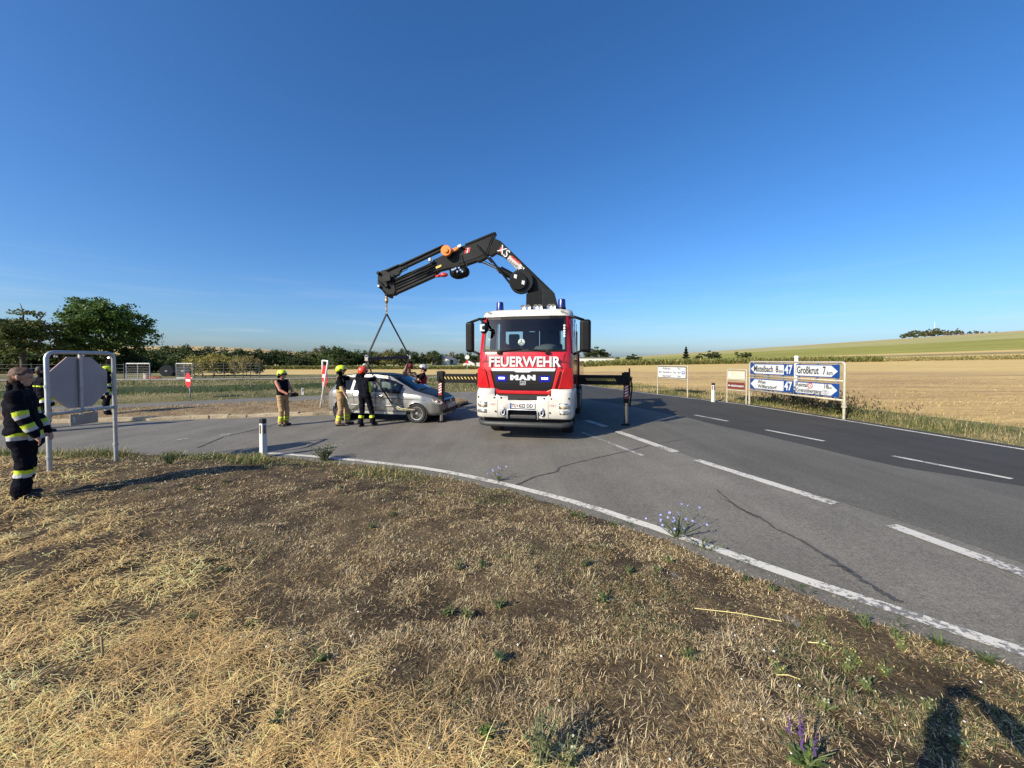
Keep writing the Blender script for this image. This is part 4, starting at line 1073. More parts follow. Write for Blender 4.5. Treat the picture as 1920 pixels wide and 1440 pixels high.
pl, pr, W, rz_ = sign_axis((1233, 738), (1289, 746)); zo = pl.z
d2 = empty('destination_sign', pl, rz_, 'small white destination sign with black arrow on two slim posts', 'sign')
zt = at(1262, 686, (pl.y + pr.y) / 2).z - zo
b = MB(); bend_frame(b, W, zt, 0.03, rad=0.05); b.build('tube_frame', _M['cream_tube'], d2, smooth=True, angle=50)
z1 = zt - 0.05; z0 = at(1262, 708.5, (pl.y + pr.y) / 2).z - zo
b = MB(); b.tube([(0, 0, z0 - .04), (W, 0, z0 - .04)], .028, 8); b.build('crossbar', _M['cream_tube'], d2)
b = MB(); b.box((W / 2, -.04, (z0 + z1) / 2), (W - .12, .02, z1 - z0)); p = b.build('sign_panel', _M['sign_black'], d2, bevel=.004)
b = MB(); b.box((W / 2, -.052, (z0 + z1) / 2), (W - .17, .008, z1 - z0 - .05)); b.build('white_field', _M['sign_white'], p)
hz = (z1 - z0) / 3
for i, (s, d_) in enumerate([('Hobersau', '3km'), ('Neusiedl a.d. Zaya', '8km'), ('Ebersdorf', '2km')]):
    z_ = z1 - hz * (i + .5)
    text('lettering', s, .16, _M['sign_black'], p, (W * .20, -.059, z_), TR, fit=W * (.27, .46, .30)[i], ext=.001, bold=.002, align='LEFT')
    text('lettering', d_, .15, _M['sign_black'], p, (W * .70, -.059, z_), TR, fit=W * .11, ext=.001, bold=.001, align='LEFT')
b = MB(); b.box((W * .885, -.058, (z0 + z1) / 2), (.20, .004, .15)); b.build('number_field', _M['sign_blue'], p)
text('number', '48', .13, _M['sign_white'], p, (W * .885, -.062, (z0 + z1) / 2), TR, fit=.15, ext=.001, bold=.003)
zc = (z0 + z1) / 2
b = MB(); b.prism([(q[0], -.057, q[1]) for q in [(W * .07, zc), (W * .11, zc + .08), (W * .105, zc + .02), (W * .17, zc + .02), (W * .17, zc - .02), (W * .105, zc - .02), (W * .11, zc - .08)]], (0, -1, 0), .003); b.build('arrow', _M['sign_black'], p)

pl, pr, W, rz_ = sign_axis((1363, 755), (1399, 759)); zo = pl.z
d3 = empty('museum_sign', pl, rz_, 'small sign with a faded blank panel above a brown museum panel', 'sign')
Dm = (pl.y + pr.y) / 2; zt = at(1384, 693, Dm).z - zo
b = MB(); bend_frame(b, W, zt, .03, rad=.05); b.build('tube_frame', _M['cream_tube'], d3, smooth=True, angle=50)
for py in (712.5, 732): b = MB(); z_ = at(1384, py, Dm).z - zo; b.tube([(0, 0, z_), (W, 0, z_)], .026, 8); b.build('crossbar', _M['cream_tube'], d3)
za, zb = at(1384, 696, Dm).z - zo, at(1384, 711, Dm).z - zo
b = MB(); b.box((W / 2, -.035, (za + zb) / 2), (W - .10, .02, za - zb)); p = b.build('faded_panel', _M['sign_faded'], d3, bevel=.004)
for sx_ in (-1, 1):
    b = MB(); xc = W / 2 + sx_ * (W / 2 - .14); b.prism([(xc + sx_ * .06, -.047, (za + zb) / 2), (xc - sx_ * .04, -.047, (za + zb) / 2 + .09), (xc - sx_ * .04, -.047, (za + zb) / 2 - .09)], (0, -1, 0), .002); b.build('faded_arrow', _M['sign_white'], p)
za, zb = at(1384, 717, Dm).z - zo, at(1384, 729.5, Dm).z - zo
b = MB(); b.box((W / 2, -.035, (za + zb) / 2), (W - .10, .02, za - zb)); p = b.build('brown_panel', _M['sign_brown'], d3, bevel=.004)
text('lettering', 'nitschmuseum', .155, _M['sign_white'], p, (W * .57, -.048, (za + zb) / 2), TR, fit=W * .66, ext=.001, bold=.002)
zc = (za + zb) / 2
b = MB(); b.prism([(q[0], -.047, q[1]) for q in [(.075, zc), (.13, zc + .06), (.125, zc + .015), (.19, zc + .015), (.19, zc - .015), (.125, zc - .015), (.13, zc - .06)]], (0, -1, 0), .002); b.build('arrow', _M['sign_white'], p)

# --- marker posts
mat('post_white', (0.58, 0.57, 0.54), 0.5, var=0.06, scale=14)
mat('post_black', (0.02, 0.02, 0.022), 0.5)
mat('reflector_amber', (0.10, 0.08, 0.07), 0.25)
def marker(px, py, toppy, Hf, rz_, label):
    x, y, z = on(px, py, Hf); h = at(px, toppy, y).z - z
    e = empty('marker_post', (x, y, z), rz_, label, 'marker post', 'roadside marker posts')
    w = 0.062
    def section(z0, z1, m, name, t0, t1):
        b = MB(); v = []
        for (zz, t) in ((z0, t0), (z1, t1)): v += [(-w * t, -w * .75 * t, zz), (w * t, -w * .75 * t, zz), (w * t, w * .75 * t, zz), (-w * t, w * .75 * t, zz)]
        b.add(v, [(3, 2, 1, 0), (4, 5, 6, 7), (0, 1, 5, 4), (1, 2, 6, 5), (2, 3, 7, 6), (3, 0, 4, 7)]); return b.build(name, m, e, bevel=.008)
    section(-.15, h - .10, _M['post_white'], 'body', 1.12, 1.0); section(h - .098, h, _M['post_black'], 'cap', 1.0, .98)
    b = MB(); b.box((0, -w * .79, h - .22), (.045, .012, .18)); b.build('reflector', _M['reflector_amber'], e)
    b = MB(); b.box((w * 1.03, 0, h - .22), (.012, .045, .18)); b.build('reflector', _M['reflector_amber'], e)
marker(494, 856, 785, HV, R(-32), 'white marker post with black top at the start of the edge line')
marker(1337, 754.5, 718, HR, R(-70), 'white marker post with black top beside the museum sign')
marker(568, 743, 724, lambda x, y: HL(x, y), R(20), 'white marker post with black top behind the second lane')
marker(846, 713, 702, lambda x, y: HL(x, y), R(20), 'tiny white marker post far behind the black outrigger beam')

# --- no-entry signs
def no_entry(e, c, r, rzl, tilt=0.0):
    q = Matrix.Rotation(rzl, 3, 'Z')
    def disc(pts, y0, th, m, name, par):
        b = MB(); b.prism([Vector(c) + q @ Vector((p[0], y0, p[1])) for p in pts], q @ Vector((0, -1, 0)), th); return b.build(name, m, par)
    circ = [(r * math.cos(2 * math.pi * k / 28), r * math.sin(2 * math.pi * k / 28)) for k in range(28)]
    d = disc(circ, 0, .012, _M['sign_red'], 'disc', e)
    disc([(-r * .78, -r * .17), (r * .78, -r * .17), (r * .78, r * .17), (-r * .78, r * .17)], -.013, .003, _M['sign_white'], 'white_bar', d)
    ring_pts = circ
    return d
x, y, z = on(357, 747, HL)
e = empty('no_entry_sign', (x, y, z), 0, 'red no-entry disc on a single pole in the meadow', 'sign')
c = at(354, 713, y) - Vector((x, y, z))
b = MB(); b.tube([(0, 0, -.1), (c.x * .9, 0.03, c.z + .2)], .032, 10); b.build('pole', _M['galvanised'], e, smooth=True)
no_entry(e, (c.x, -.03, c.z), .37, R(-33))
x, y, z = on(600.5, 764, ISZ)
e = empty('no_entry_sign', (x, y, z), 0, 'leaning tube frame with a faded no-entry disc seen edge-on', 'sign')
P0 = Vector((0, 0, -.05)); P1 = at(614.5, 677, y + .1) - Vector((x, y, z)); Q0 = at(607, 759, y + .9) - Vector((x, y, z)); Q1 = at(604.5, 676, y + .8) - Vector((x, y, z)); Q0.z -= .05
b = MB(); b.tube([P0, P1 - Vector((0, 0, .06)), P1, P1.lerp(Q1, .1), P1.lerp(Q1, .9), Q1, Q1 - Vector((0, 0, .06)), Q0], .036, 10); b.build('tube_frame', mat('white_tube', (0.70, 0.70, 0.68), .45, .2), e, smooth=True)
cc = (P1 + Q1) / 2; cc.z -= .62
d = no_entry(e, (cc.x - .02, cc.y, cc.z), .44, math.atan2(P1.y - Q1.y, P1.x - Q1.x))
b = MB(); b.beam(P0.lerp(P1, .52), Q0.lerp(Q1, .52), .03, .04); b.build('crossbar', _M['white_tube'], e)

# --- things out in the fields
x = 16 * (1493 - 960) / F; z = float(HR(np.array([x]), np.array([16.]))[0]); zt = at(1493, 667, 16).z
b = MB(); b.lathe([(.07, -.2), (.07, zt - z - .09), (.085, zt - z - .09), (.085, zt - z - .03), (.05, zt - z)], (0, 0, 0), (0, 0, 1), 14)
o = b.build('vent_pipe', mat('pipe_white', (0.74, 0.72, 0.66), .5), smooth=True, angle=40); o.location = (x, 16, z); tag(o, 'white capped pipe rising behind the big direction sign', 'pipe')
p = at(1752, 625, 500); e = empty('radio_mast', (p.x, 500, p.z - 4), 0, 'thin white radio mast above the hilltop grove', 'mast')
b = MB(); b.tube([(0, 0, 0), (0, 0, 13), (0, 0, 19)], 0, 6, rad=[.3, .2, .1]); b.build('shaft', mat('mast_white', (0.8, 0.8, 0.8), .5), e); b = MB(); b.box((0, 0, 14), (1.0, .3, .6)); b.build('antenna', _M['mast_white'], e)
x, y = at(876, 690, 62).x, 62; z = float(HL(np.array([x]), np.array([62.]))[0]); e = empty('road_sign', (x, y, z), 0, 'distant white round road sign on a thin pole', 'sign')
b = MB(); b.tube([(0, 0, 0), (0, 0, 3.0)], .04, 8); b.build('pole', _M['galvanised'], e)
b = MB(); b.lathe([(.36, 0), (.36, .03)], (0, -.05, 2.6), (0, -1, 0), 20); b.build('disc', _M['sign_white'], e)
b = MB(); b.prism([(-.32, -.05, 1.6), (.32, -.05, 1.6), (0, -.05, 2.15)], (0, -1, 0), .02); b.build('triangle', _M['sign_red'], e)

# --- gates, wire fence, cable drums
mat('gate_steel', (0.32, 0.33, 0.34), .5, .4); mat('dark_post', (0.05, 0.05, 0.052), .6); mat('wire', (0.20, 0.21, 0.21), .5, .5)
def gate(pxs, top, base, D, label):
    p0 = at(pxs[0], base, D); e = empty('field_gate', p0, 0, label, 'gate', 'open field gates')
    L = [at(q, base, D) - p0 for q in pxs]; H = at(pxs[0], top, D).z - p0.z; rf = .035
    for q in L: b = MB(); b.tube([(q.x, 0, 0), (q.x, 0, H)], rf, 8); b.build('upright', _M['gate_steel'], e)
    b = MB(); b.tube([(0, 0, H), (L[-1].x, 0, H)], rf, 8); b.build('top_rail', _M['gate_steel'], e)
    b = MB(); b.tube([(0, 0, .12), (L[-1].x, 0, .12)], rf, 8); b.build('bottom_rail', _M['gate_steel'], e)
    for k in range(9): b = MB(); z_ = .25 + (H - .35) * k / 8; b.tube([(0, 0, z_), (L[-1].x, 0, z_)], .010, 5); b.build('bar', _M['wire'], e)
gate([237.5, 259, 281.5], 681.5, 716, 35.5, 'left-hand open gate with three steel uprights before the concrete ring')
gate([331, 346, 361], 681.5, 711, 38.5, 'open steel gate standing before the black cable drums')
def post_line(name, label, posts, D, top, base, m, wires=6, brace=None):
    p0 = at(posts[0], base, D); e = empty(name, p0, 0, label, 'fence')
    H = at(posts[0], top, D).z - p0.z; X_ = [at(q, base, D).x - p0.x for q in posts]
    for q in X_: b = MB(); b.tube([(q, 0, -.2), (q, 0, H)], .038, 8); b.build('post', m, e)
    for k in range(wires): b = MB(); z_ = H * (k + .6) / wires; b.tube([(X_[0], 0, z_), (X_[-1], 0, z_)], .009, 4); b.build('wire', _M['wire'], e)
    if brace: b = MB(); b.tube([(0, 0, H * .95), (at(brace, base, D).x - p0.x, 0, 0)], .04, 6); b.build('brace', m, e)
post_line('wire_fence', 'dark post and wire fence in front of the feathery thickets', [365, 379, 400, 420, 440, 456, 470, 487], 40, 679, 709, _M['dark_post'], 6, 386)
post_line('wire_fence', 'short run of dark fence posts left of the steel gates', [-20, 60, 130, 190, 233], 36.2, 681, 715, _M['dark_post'], 5)
mat('drum_black', (0.022, 0.022, 0.024), .6, var=.3); mat('cable_black', (0.03, 0.03, 0.033), .5)
def drum(px, py, D, r, rzl, label):
    p = at(px, py, D); z = float(HL(np.array([p.x]), np.array([float(D)]))[0]); e = empty('cable_drum', (p.x, D, z), rzl, label, 'cable drum', 'black cable drums')
    for s_ in (-.45, .45):
        b = MB(); b.lathe([(.07, -.03), (r, -.03), (r, .03), (.07, .03)], (0, s_, r), (0, 1, 0), 32); b.build('flange', _M['drum_black'], e, smooth=True, angle=40)
    b = MB(); b.lathe([(r * .7, -.42), (r * .7, .42)], (0, 0, r), (0, 1, 0), 28); b.build('cable_winding', _M['cable_black'], e, smooth=True, angle=40)
    b = MB(); b.lathe([(.12, -.5), (.12, .5)], (0, 0, r), (0, 1, 0), 12); b.build('hub', mat('drum_hub', (.35, .34, .32), .6), e)
drum(314, 700, 44, .62, R(28), 'upright black cable drum with open flank left of the other two'); drum(328, 700, 44.6, .60, R(35), 'middle black cable drum between its two neighbours'); drum(346, 700, 44, .64, R(18), 'black cable drum standing behind the right-hand gate')
p = at(276, 712, 37); e = empty('concrete_ring', (p.x, 37, float(HL(np.array([p.x]), np.array([37.]))[0])), 0, 'small pale concrete ring standing behind the left-hand gate', 'concrete ring')
b = MB(); b.lathe([(.20, .5), (.27, .5), (.27, 0), (.20, 0), (.20, .5)], (0, 0, 0), (0, 0, 1), 20); b.build('pipe_ring', mat('pink_concrete', (.42, .31, .26), .9), e, smooth=True, angle=40)
b = MB(); b.lathe([(.30, .5), (.30, .56), (.19, .56), (.19, .5)], (0, 0, 0), (0, 0, 1), 20); b.build('rim', _M['pink_concrete'], e)
b = MB(); g = random.Random(3)
for k in range(26): b.tube([(g.uniform(-.6, .6), g.uniform(-.2, .2), g.uniform(0, .25)) for q in range(4)], .02, 4)
o = b.build('orange_netting', mat('net_orange', (.45, .13, .05), .7)); p = at(290, 713, 37); o.location = (p.x, 37, float(HL(np.array([p.x]), np.array([37.]))[0])); tag(o, 'heap of orange netting on the grass beside the concrete ring', 'netting')

# --- buildings
mat('wall_white', (0.60, 0.59, 0.55), .8, var=.05, scale=1); mat('roof_grey', (0.20, 0.21, 0.22), .6, var=.1, scale=1); mat('roof_brown', (0.13, 0.06, 0.045), .8, var=.2, scale=2); mat('window_dark', (0.02, 0.025, 0.03), .2)
def gable(name, label, px, D, wpx, lm, eave, ridge, base, rzl, roof, wall, wins):
    p = at(px, base, D); e = empty(name, (p.x, D, p.z - .5), rzl, label, 'building')
    w = wpx / F * D; ze = at(px, eave, D).z - p.z + .5; zt = at(px, ridge, D).z - p.z + .5
    b = MB(); b.add([(0, 0, 0), (w, 0, 0), (w, lm, 0), (0, lm, 0), (0, 0, ze), (w, 0, ze), (w, lm, ze), (0, lm, ze), (w / 2, 0, zt), (w / 2, lm, zt)], [(0, 1, 5, 8, 4), (2, 3, 7, 9, 6), (1, 2, 6, 5), (3, 0, 4, 7)]); wl = b.build('wall', wall, e)
    b = MB(); ov = .3; t = .15
    for (xa, xb) in ((-ov, w / 2), (w + ov, w / 2)):
        zz = ze - ov * (zt - ze) / (w / 2) + .06; b.prism([(xa, -ov, zz), (xb, -ov, zt + .06), (xb, lm + ov, zt + .06), (xa, lm + ov, zz)], (0, 0, 1), t)
    b.build('roof', roof, e)
    for (x0, z0, x1, z1) in wins: b = MB(); b.box((w * (x0 + x1) / 2, -.03, ze * (z0 + z1) / 2), (w * (x1 - x0), .1, ze * (z1 - z0))); b.build('door' if z0 == 0 else 'window', _M['window_dark'], e)
gable('barn', 'white metal barn with low grey gable roof beyond the maize', 811, 280, 33, 16, 674.5, 668.5, 683, R(-14), _M['roof_grey'], _M['wall_white'], [(.40, 0, .60, .0)][:0])
o = bpy.data.objects['barn']; b = MB(); b.box((33 / F * 280 + .02, 5, 2.0), (.1, 5, 3.2)); b.build('door', _M['window_dark'], o)
gable('farmhouse', 'low house with brown roof right of the white barn', 868, 270, 22, 8, 682, 676, 686, R(-5), _M['roof_brown'], _M['wall_white'], [(.2, .3, .35, .7), (.6, .3, .75, .7)])
gable('farmhouse', 'small grey-roofed house among the far trees behind the shrubs', 556, 230, 20, 8, 678, 672, 684, R(10), _M['roof_grey'], mat('wall_grey', (.3, .3, .3), .8), [(.3, .3, .5, .7)])
D = 180; p = at(1060, 684, D); e = empty('farm_building', (p.x, D, p.z - .4), 0, 'long low white building with dark silhouette mural', 'building')
w = (1152 - 1060) / F * D; h = at(1100, 671, D).z - p.z + .4
b = MB(); b.box((w / 2, 4, h / 2), (w, 8, h)); b.build('wall', _M['wall_white'], e)
b = MB(); b.box((w / 2, 4, h + .2), (w + .8, 8.8, .4)); b.build('roof', mat('roof_dark', (.10, .095, .09), .8), e)
def mur(pts, m, nm): b = MB(); b.prism([((q[0] - 1060) / F * D, -.02, at(q[0], q[1], D).z - p.z + .4) for q in pts], (0, -1, 0), .04); b.build(nm, m, e)
mural = mat('mural_dark', (.03, .035, .03), .7); 
mur([(1102, 677.5), (1105, 675), (1109, 675.5), (1113, 678.5), (1113, 684), (1108, 684), (1108, 680), (1105, 678.5)], mural, 'mural_shape'); mur([(1113.2, 679.5), (1124, 679.5), (1124, 684), (1113.2, 684)], mat('mural_brown', (.10, .05, .035), .8), 'mural_shape')
mur([(1130 + 5 * math.cos(a), 682 - 5 * math.sin(a)) for a in np.linspace(-.4, 3.54, 14)], mural, 'mural_shape')
# ================================================================== fire truck
mat('truck_red', (0.44, 0.008, 0.012), 0.26, coat=0.6, var=0.10, scale=4, detail=8)
mat('truck_white', (0.55, 0.53, 0.48), 0.34, coat=0.3, var=0.07, scale=5, detail=8)
mat('black_plastic', (0.006, 0.006, 0.007), 0.5, var=0.2, spec=0.2)
mat('black_gloss', (0.008, 0.008, 0.010), 0.12, coat=0.5)
mat('grey_plastic', (0.035, 0.037, 0.039), 0.55, var=0.15)
mat('crane_black', (0.005, 0.0055, 0.006), 0.5, var=0.25, scale=3, spec=0.2)
mat('crane_grey', (0.012, 0.0135, 0.0145), 0.5, var=0.2, scale=3, spec=0.2)
mat('chrome', (0.62, 0.65, 0.70), 0.35, 0.35, var=0.02)
mat('steel_rod', (0.55, 0.55, 0.54), 0.2, 1.0)
mat('tyre', (0.018, 0.018, 0.018), 0.85, var=0.2, bump=0.3)
mat('rim_steel', (0.35, 0.35, 0.35), 0.4, 0.7)
mat('lamp_chrome', (0.70, 0.69, 0.66), 0.15, 0.9, var=0.25, scale=40)
mat('lamp_warm', (0.72, 0.62, 0.42), 0.2, 0.3, var=0.2, scale=30)
mat('blue_lens', (0.004, 0.008, 0.14), 0.28, coat=0.5, spec=0.8)
mat('blue_led', (0.3, 0.4, 1.0), 0.3, emit=(0.35, 0.42, 1.0), estr=6.0)
mat('blue_glow', (0.003, 0.004, 0.05), 0.15, emit=(0.008, 0.012, 0.9), estr=0.28)
mat('hazard_yellow', (0.58, 0.43, 0.10), 0.5); mat('hazard_white', (0.6, 0.6, 0.58), 0.5); mat('hazard_red', (0.28, 0.02, 0.02), 0.5)
mat('reel_orange', (0.75, 0.20, 0.02), 0.45, var=0.08)
mat('seat_cloth', (0.035, 0.037, 0.045), 0.9); mat('dash_grey', (0.12, 0.13, 0.13), 0.8, var=0.1)
mat('letter_white', (0.58, 0.58, 0.57), 0.5, var=0.02); mat('letter_red', (0.55, 0.03, 0.03), 0.5)
mat('vest_orange', (0.75, 0.13, 0.03), 0.8)
mat('rubber_dirty', (0.05, 0.047, 0.043), 0.8, var=0.3)
glass_mat('windscreen', (0.62, 0.70, 0.70)); glass_mat('side_glass', (0.55, 0.60, 0.60))

TYAW = R(-12)
TZ = -0.012
truck = empty('fire_truck', (0.27, 9.40, TZ), TYAW, 'red and white fire brigade crane truck with raised black boom', 'fire truck')
def Pt(b, name, m, par=truck, **k): return b.build(name, m, par, **k)

# ---- cab shell: rings of points, left rear -> front -> right rear
HWc = 1.205
def ring_pts(z, y0, hw, rc=0.24, yb_=2.28):
    pts = []
    L = [(-hw, yb_), (-hw, 1.62), (-hw, 0.62), (-hw, 0.40 + y0)]
    pts += L
    for a in (20, 45, 70): pts.append((-hw + rc * (1 - math.cos(R(a))), y0 + 0.06 + (rc + .08) * (1 - math.sin(R(a)))))
    fr = [-hw + rc, -0.62, -0.3, 0, 0.3, 0.62, hw - rc]
    pts += [(x_, y0 + 0.06 * (abs(x_) / 0.93) ** 4 if abs(x_) > .7 else y0) for x_ in fr]
    for a in (70, 45, 20): pts.append((hw - rc * (1 - math.cos(R(a))), y0 + 0.06 + (rc + .08) * (1 - math.sin(R(a)))))
    pts += [(-p[0], p[1]) for p in L[::-1]]
    return [(p[0], p[1], z) for p in pts]
levels = [(1.12, 0.02, 1.17), (1.30, 0.0, 1.19), (1.75, 0.0, HWc), (2.05, 0.015, HWc), (2.20, 0.04, HWc), (2.26, 0.06, HWc), (2.60, 0.14, 1.195), (3.02, 0.26, 1.175), (3.10, 0.285, 1.165)]
RG = [ring_pts(z, y, w) for z, y, w in levels]; NR = len(RG[0])
v = [p for rg in RG for p in rg]; f = []; scr = []
for i in range(len(RG) - 1):
    for k in range(NR - 1):
        q = (i * NR + k, i * NR + k + 1, (i + 1) * NR + k + 1, (i + 1) * NR + k)
        zc = levels[i][0]
        if zc >= 2.25 and zc < 3.0 and 6 <= k <= 13: scr.append(q); continue      # windscreen
        if 2.2 <= zc < 2.9 and k in (1, 2, NR - 3, NR - 4): continue              # door windows
        f.append(q)
# rear wall with two openings
b = MB(); b.add(v, f); cab = Pt(b, 'cab_shell', _M['truck_red'], smooth=True, angle=35)
def sub(v_, fs): u = sorted({i for q in fs for i in q}); mp_ = {i: k for k, i in enumerate(u)}; return [v_[i] for i in u], [tuple(mp_[i] for i in q) for q in fs]
b = MB(); b.add(*sub(v, scr)); ws = Pt(b, 'windscreen', _M['windscreen'], cab, smooth=True)
b = MB()
for s_ in (-1, 1): b.box((s_ * 0.0, 2.26, 1.65), (2.3, .03, 1.05)) if s_ == 1 else None
b.box((0, 2.26, 2.98), (2.26, .03, .24))
for (x0, x1) in ((-1.14, -.95), (-.42, -.22), (.22, .36), (.95, 1.14), (-.05, .08)): b.box(((x0 + x1) / 2, 2.26, 2.52), (x1 - x0, .03, .70))
Pt(b, 'rear_wall', _M['grey_plastic'], cab)
b = MB(); b.box((0, 1.2, 1.18), (2.2, 2.1, .06)); Pt(b, 'cab_floor', _M['black_plastic'], cab)
b = MB(); b.box((0, 1.35, 3.11), (2.16, 1.85, .03)); Pt(b, 'headliner', mat('headliner', (.10, .10, .10), .9), cab)
# dark frame round the windscreen
b = MB()
def frame_bar(z0, z1, off=-.006):
    i0 = [j for j, l in enumerate(levels) if abs(l[0] - z0) < .001][0]; i1 = [j for j, l in enumerate(levels) if abs(l[0] - z1) < .001][0]
    for k in range(6, 14):
        a0, a1 = Vector(RG[i0][k]), Vector(RG[i0][k + 1]); c0, c1 = Vector(RG[i1][k]), Vector(RG[i1][k + 1]); o_ = Vector((0, off, 0)); b.add([a0 + o_, a1 + o_, c1 + o_, c0 + o_], [(0, 1, 2, 3)])
frame_bar(2.20, 2.26); frame_bar(3.02, 3.10)
Pt(b, 'screen_surround', _M['black_plastic'], cab, smooth=True)
b = MB()
for k in (6, 14):
    for i in range(5, 8):
        a, c = Vector(RG[i][k]), Vector(RG[i + 1][k]); s_ = .045 if k == 6 else -.045; o_ = Vector((0, -.006, 0)); b.add([a + o_, a + o_ + Vector((s_, -.004, 0)), c + o_ + Vector((s_, -.004, 0)), c + o_], [(0, 1, 2, 3)])
Pt(b, 'screen_surround', _M['black_plastic'], cab)
# door windows
for k0 in (1, NR - 4):
    b = MB(); fs = []
    for i in (4, 5, 6):
        for k in (k0, k0 + 1): fs.append((i * NR + k, i * NR + k + 1, (i + 1) * NR + k + 1, (i + 1) * NR + k))
    b.add(*sub(v, fs)); Pt(b, 'door_window', _M['side_glass'], cab)
for s_ in (-1, 1):
    b = MB()
    for (y0, y1, z0, z1) in ((.55, .57, 1.3, 3.0), (1.66, 1.68, 1.3, 3.0), (.55, 1.68, 2.17, 2.2)): b.box((s_ * 1.208, (y0 + y1) / 2, (z0 + z1) / 2), (.012, y1 - y0 + .015, z1 - z0 + .015))
    Pt(b, 'door_seam', _M['black_plastic'], cab)
    b = MB(); b.box((s_ * 1.222, 1.5, 1.98), (.035, .20, .05)); Pt(b, 'door_handle', _M['black_plastic'], cab, bevel=.01)
# roof cap
lv = [(3.10, .27, 1.17, .26), (3.17, .29, 1.175, .26), (3.24, .33, 1.145, .28), (3.285, .44, 1.04, .30)]
rg = [ring_pts(z, y, w, rc, 2.28 - (j > 1) * .04) for j, (z, y, w, rc) in enumerate(lv)]
v2 = [p for r_ in rg for p in r_]; f2_ = [(i * NR + k, i * NR + k + 1, (i + 1) * NR + k + 1, (i + 1) * NR + k) for i in range(3) for k in range(NR - 1)]
f2_.append(tuple(3 * NR + k for k in range(NR))); f2_ += [(i * NR, i * NR + NR - 1, (i + 1) * NR + NR - 1, (i + 1) * NR) for i in range(3)]
b = MB(); b.add(v2, f2_); roof = Pt(b, 'roof_cap', _M['truck_white'], cab, smooth=True, angle=40)
for s_ in (-1, 1):
    b = MB(); b.box((s_ * .93, .315, 3.205), (.10, .03, .022)); Pt(b, 'marker_lamp', _M['grey_plastic'], cab, bevel=.006)

# ---- fascia
GY = -0.012
b = MB(); gp = [(-.81, 1.74), (.81, 1.74), (.70, 1.31), (.58, 1.255), (-.58, 1.255), (-.70, 1.31)]
b.prism([(x_, GY, z_) for x_, z_ in gp], (0, 1, 0), .03); gr_ = Pt(b, 'grille', _M['black_gloss'], bevel=.012)
b = MB(); cp = [(-.80, 1.80), (.80, 1.80), (.78, 1.725), (.22, 1.725), (.16, 1.695), (-.16, 1.695), (-.22, 1.725), (-.78, 1.725)]
b.prism([(x_, GY - .018, z_) for x_, z_ in cp], (0, 1, 0), .03); Pt(b, 'chrome_bar', _M['chrome'], gr_, bevel=.006)
b = MB(); hp = [(-.82, 1.755), (-.92, 1.76), (-.76, 1.23), (-.63, 1.165), (.63, 1.165), (.76, 1.23), (.92, 1.76), (.82, 1.755), (.71, 1.30), (.59, 1.245), (-.59, 1.245), (-.71, 1.30)]
b.prism([(x_, -.022, z_) for x_, z_ in hp], (0, 1, 0), .035); Pt(b, 'grille_surround', _M['truck_red'], gr_, bevel=.012)
b = MB()
for z_ in (1.40, 1.47, 1.64): b.box((0, GY - .004, z_), (1.22 + (z_ - 1.4) * .5, .006, .012))
Pt(b, 'grille_bar', _M['black_plastic'], gr_)
text('maker_lettering', 'MAN', .15, _M['chrome'], gr_, (0, GY - .012, 1.565), TR, fit=.63, ext=.006, bold=.014, spacing=1.25)
b = MB()
for (x0, z0, x1, z1) in ((-.07, 1.475, .07, 1.485), (-.07, 1.39, .07, 1.40), (-.07, 1.39, -.06, 1.485), (.06, 1.39, .07, 1.485), (-.03, 1.43, .05, 1.445), (-.045, 1.41, .0, 1.42)): b.box(((x0 + x1) / 2, GY - .010, (z0 + z1) / 2), (x1 - x0, .012, z1 - z0))
Pt(b, 'maker_emblem', _M['chrome'], gr_)
for s_ in (-1, 1):
    b = MB(); b.box((s_ * .535, GY - .008, 1.545), (.27, .012, .15)); Pt(b, 'flasher_lens', _M['blue_glow'], gr_, bevel=.06)  # blue halo round the lit LEDs, given to the lens as its own glow
    b = MB(); b.box((s_ * .535, GY - .018, 1.553), (.155, .012, .045)); Pt(b, 'flasher_led', _M['blue_led'], gr_, bevel=.01)
text('fire_lettering', 'FEUERWEHR', .34, _M['letter_white'], cab, (.015, -.014, 1.945), TR, fit=1.78, ext=.003, bold=.010)
# panel seams and raised corner panels
b = MB()
for (p0, p1) in (((-.98, 2.19), (-.98, 1.98)), ((.98, 2.19), (.95, 1.98)), ((-1.10, 1.975), (-.80, 1.975)), ((.80, 1.975), (1.10, 1.975)), ((-.80, 1.98), (.80, 1.98))): b.beam((p0[0], .012 if abs(p0[0]) < .9 else .05, p0[1]), (p1[0], .012 if abs(p1[0]) < .9 else .05, p1[1]), .012, .012, (0, 1, 0))
Pt(b, 'panel_seam', mat('seam_dark', (.12, .004, .006), .6), cab)
for s_ in (-1, 1):
    b = MB(); cpn = [(.95, 1.70), (1.01, 1.80), (1.20, 1.80), (1.21, 1.30), (.86, 1.30)]
    front = [(s_ * x_, .01 + .16 * max(0, (x_ - .93)) ** 1 + .9 * max(0, x_ - 1.0) ** 1.5, z_) for x_, z_ in cpn]; b.prism(front, (0, 1, 0), .12); Pt(b, 'corner_panel', _M['truck_red'], cab, bevel=.02)
# wipers
for x0, x1 in ((-.62, -.05), (.58, .12)):
    b = MB(); b.beam((x0, .0, 2.215), (x1, .03, 2.275), .022, .02); Pt(b, 'wiper', _M['black_plastic'], cab)
    b = MB(); b.box((x0 + .02, -.005, 2.18), (.11, .05, .07)); Pt(b, 'wiper_pivot', _M['black_plastic'], cab, bevel=.01)
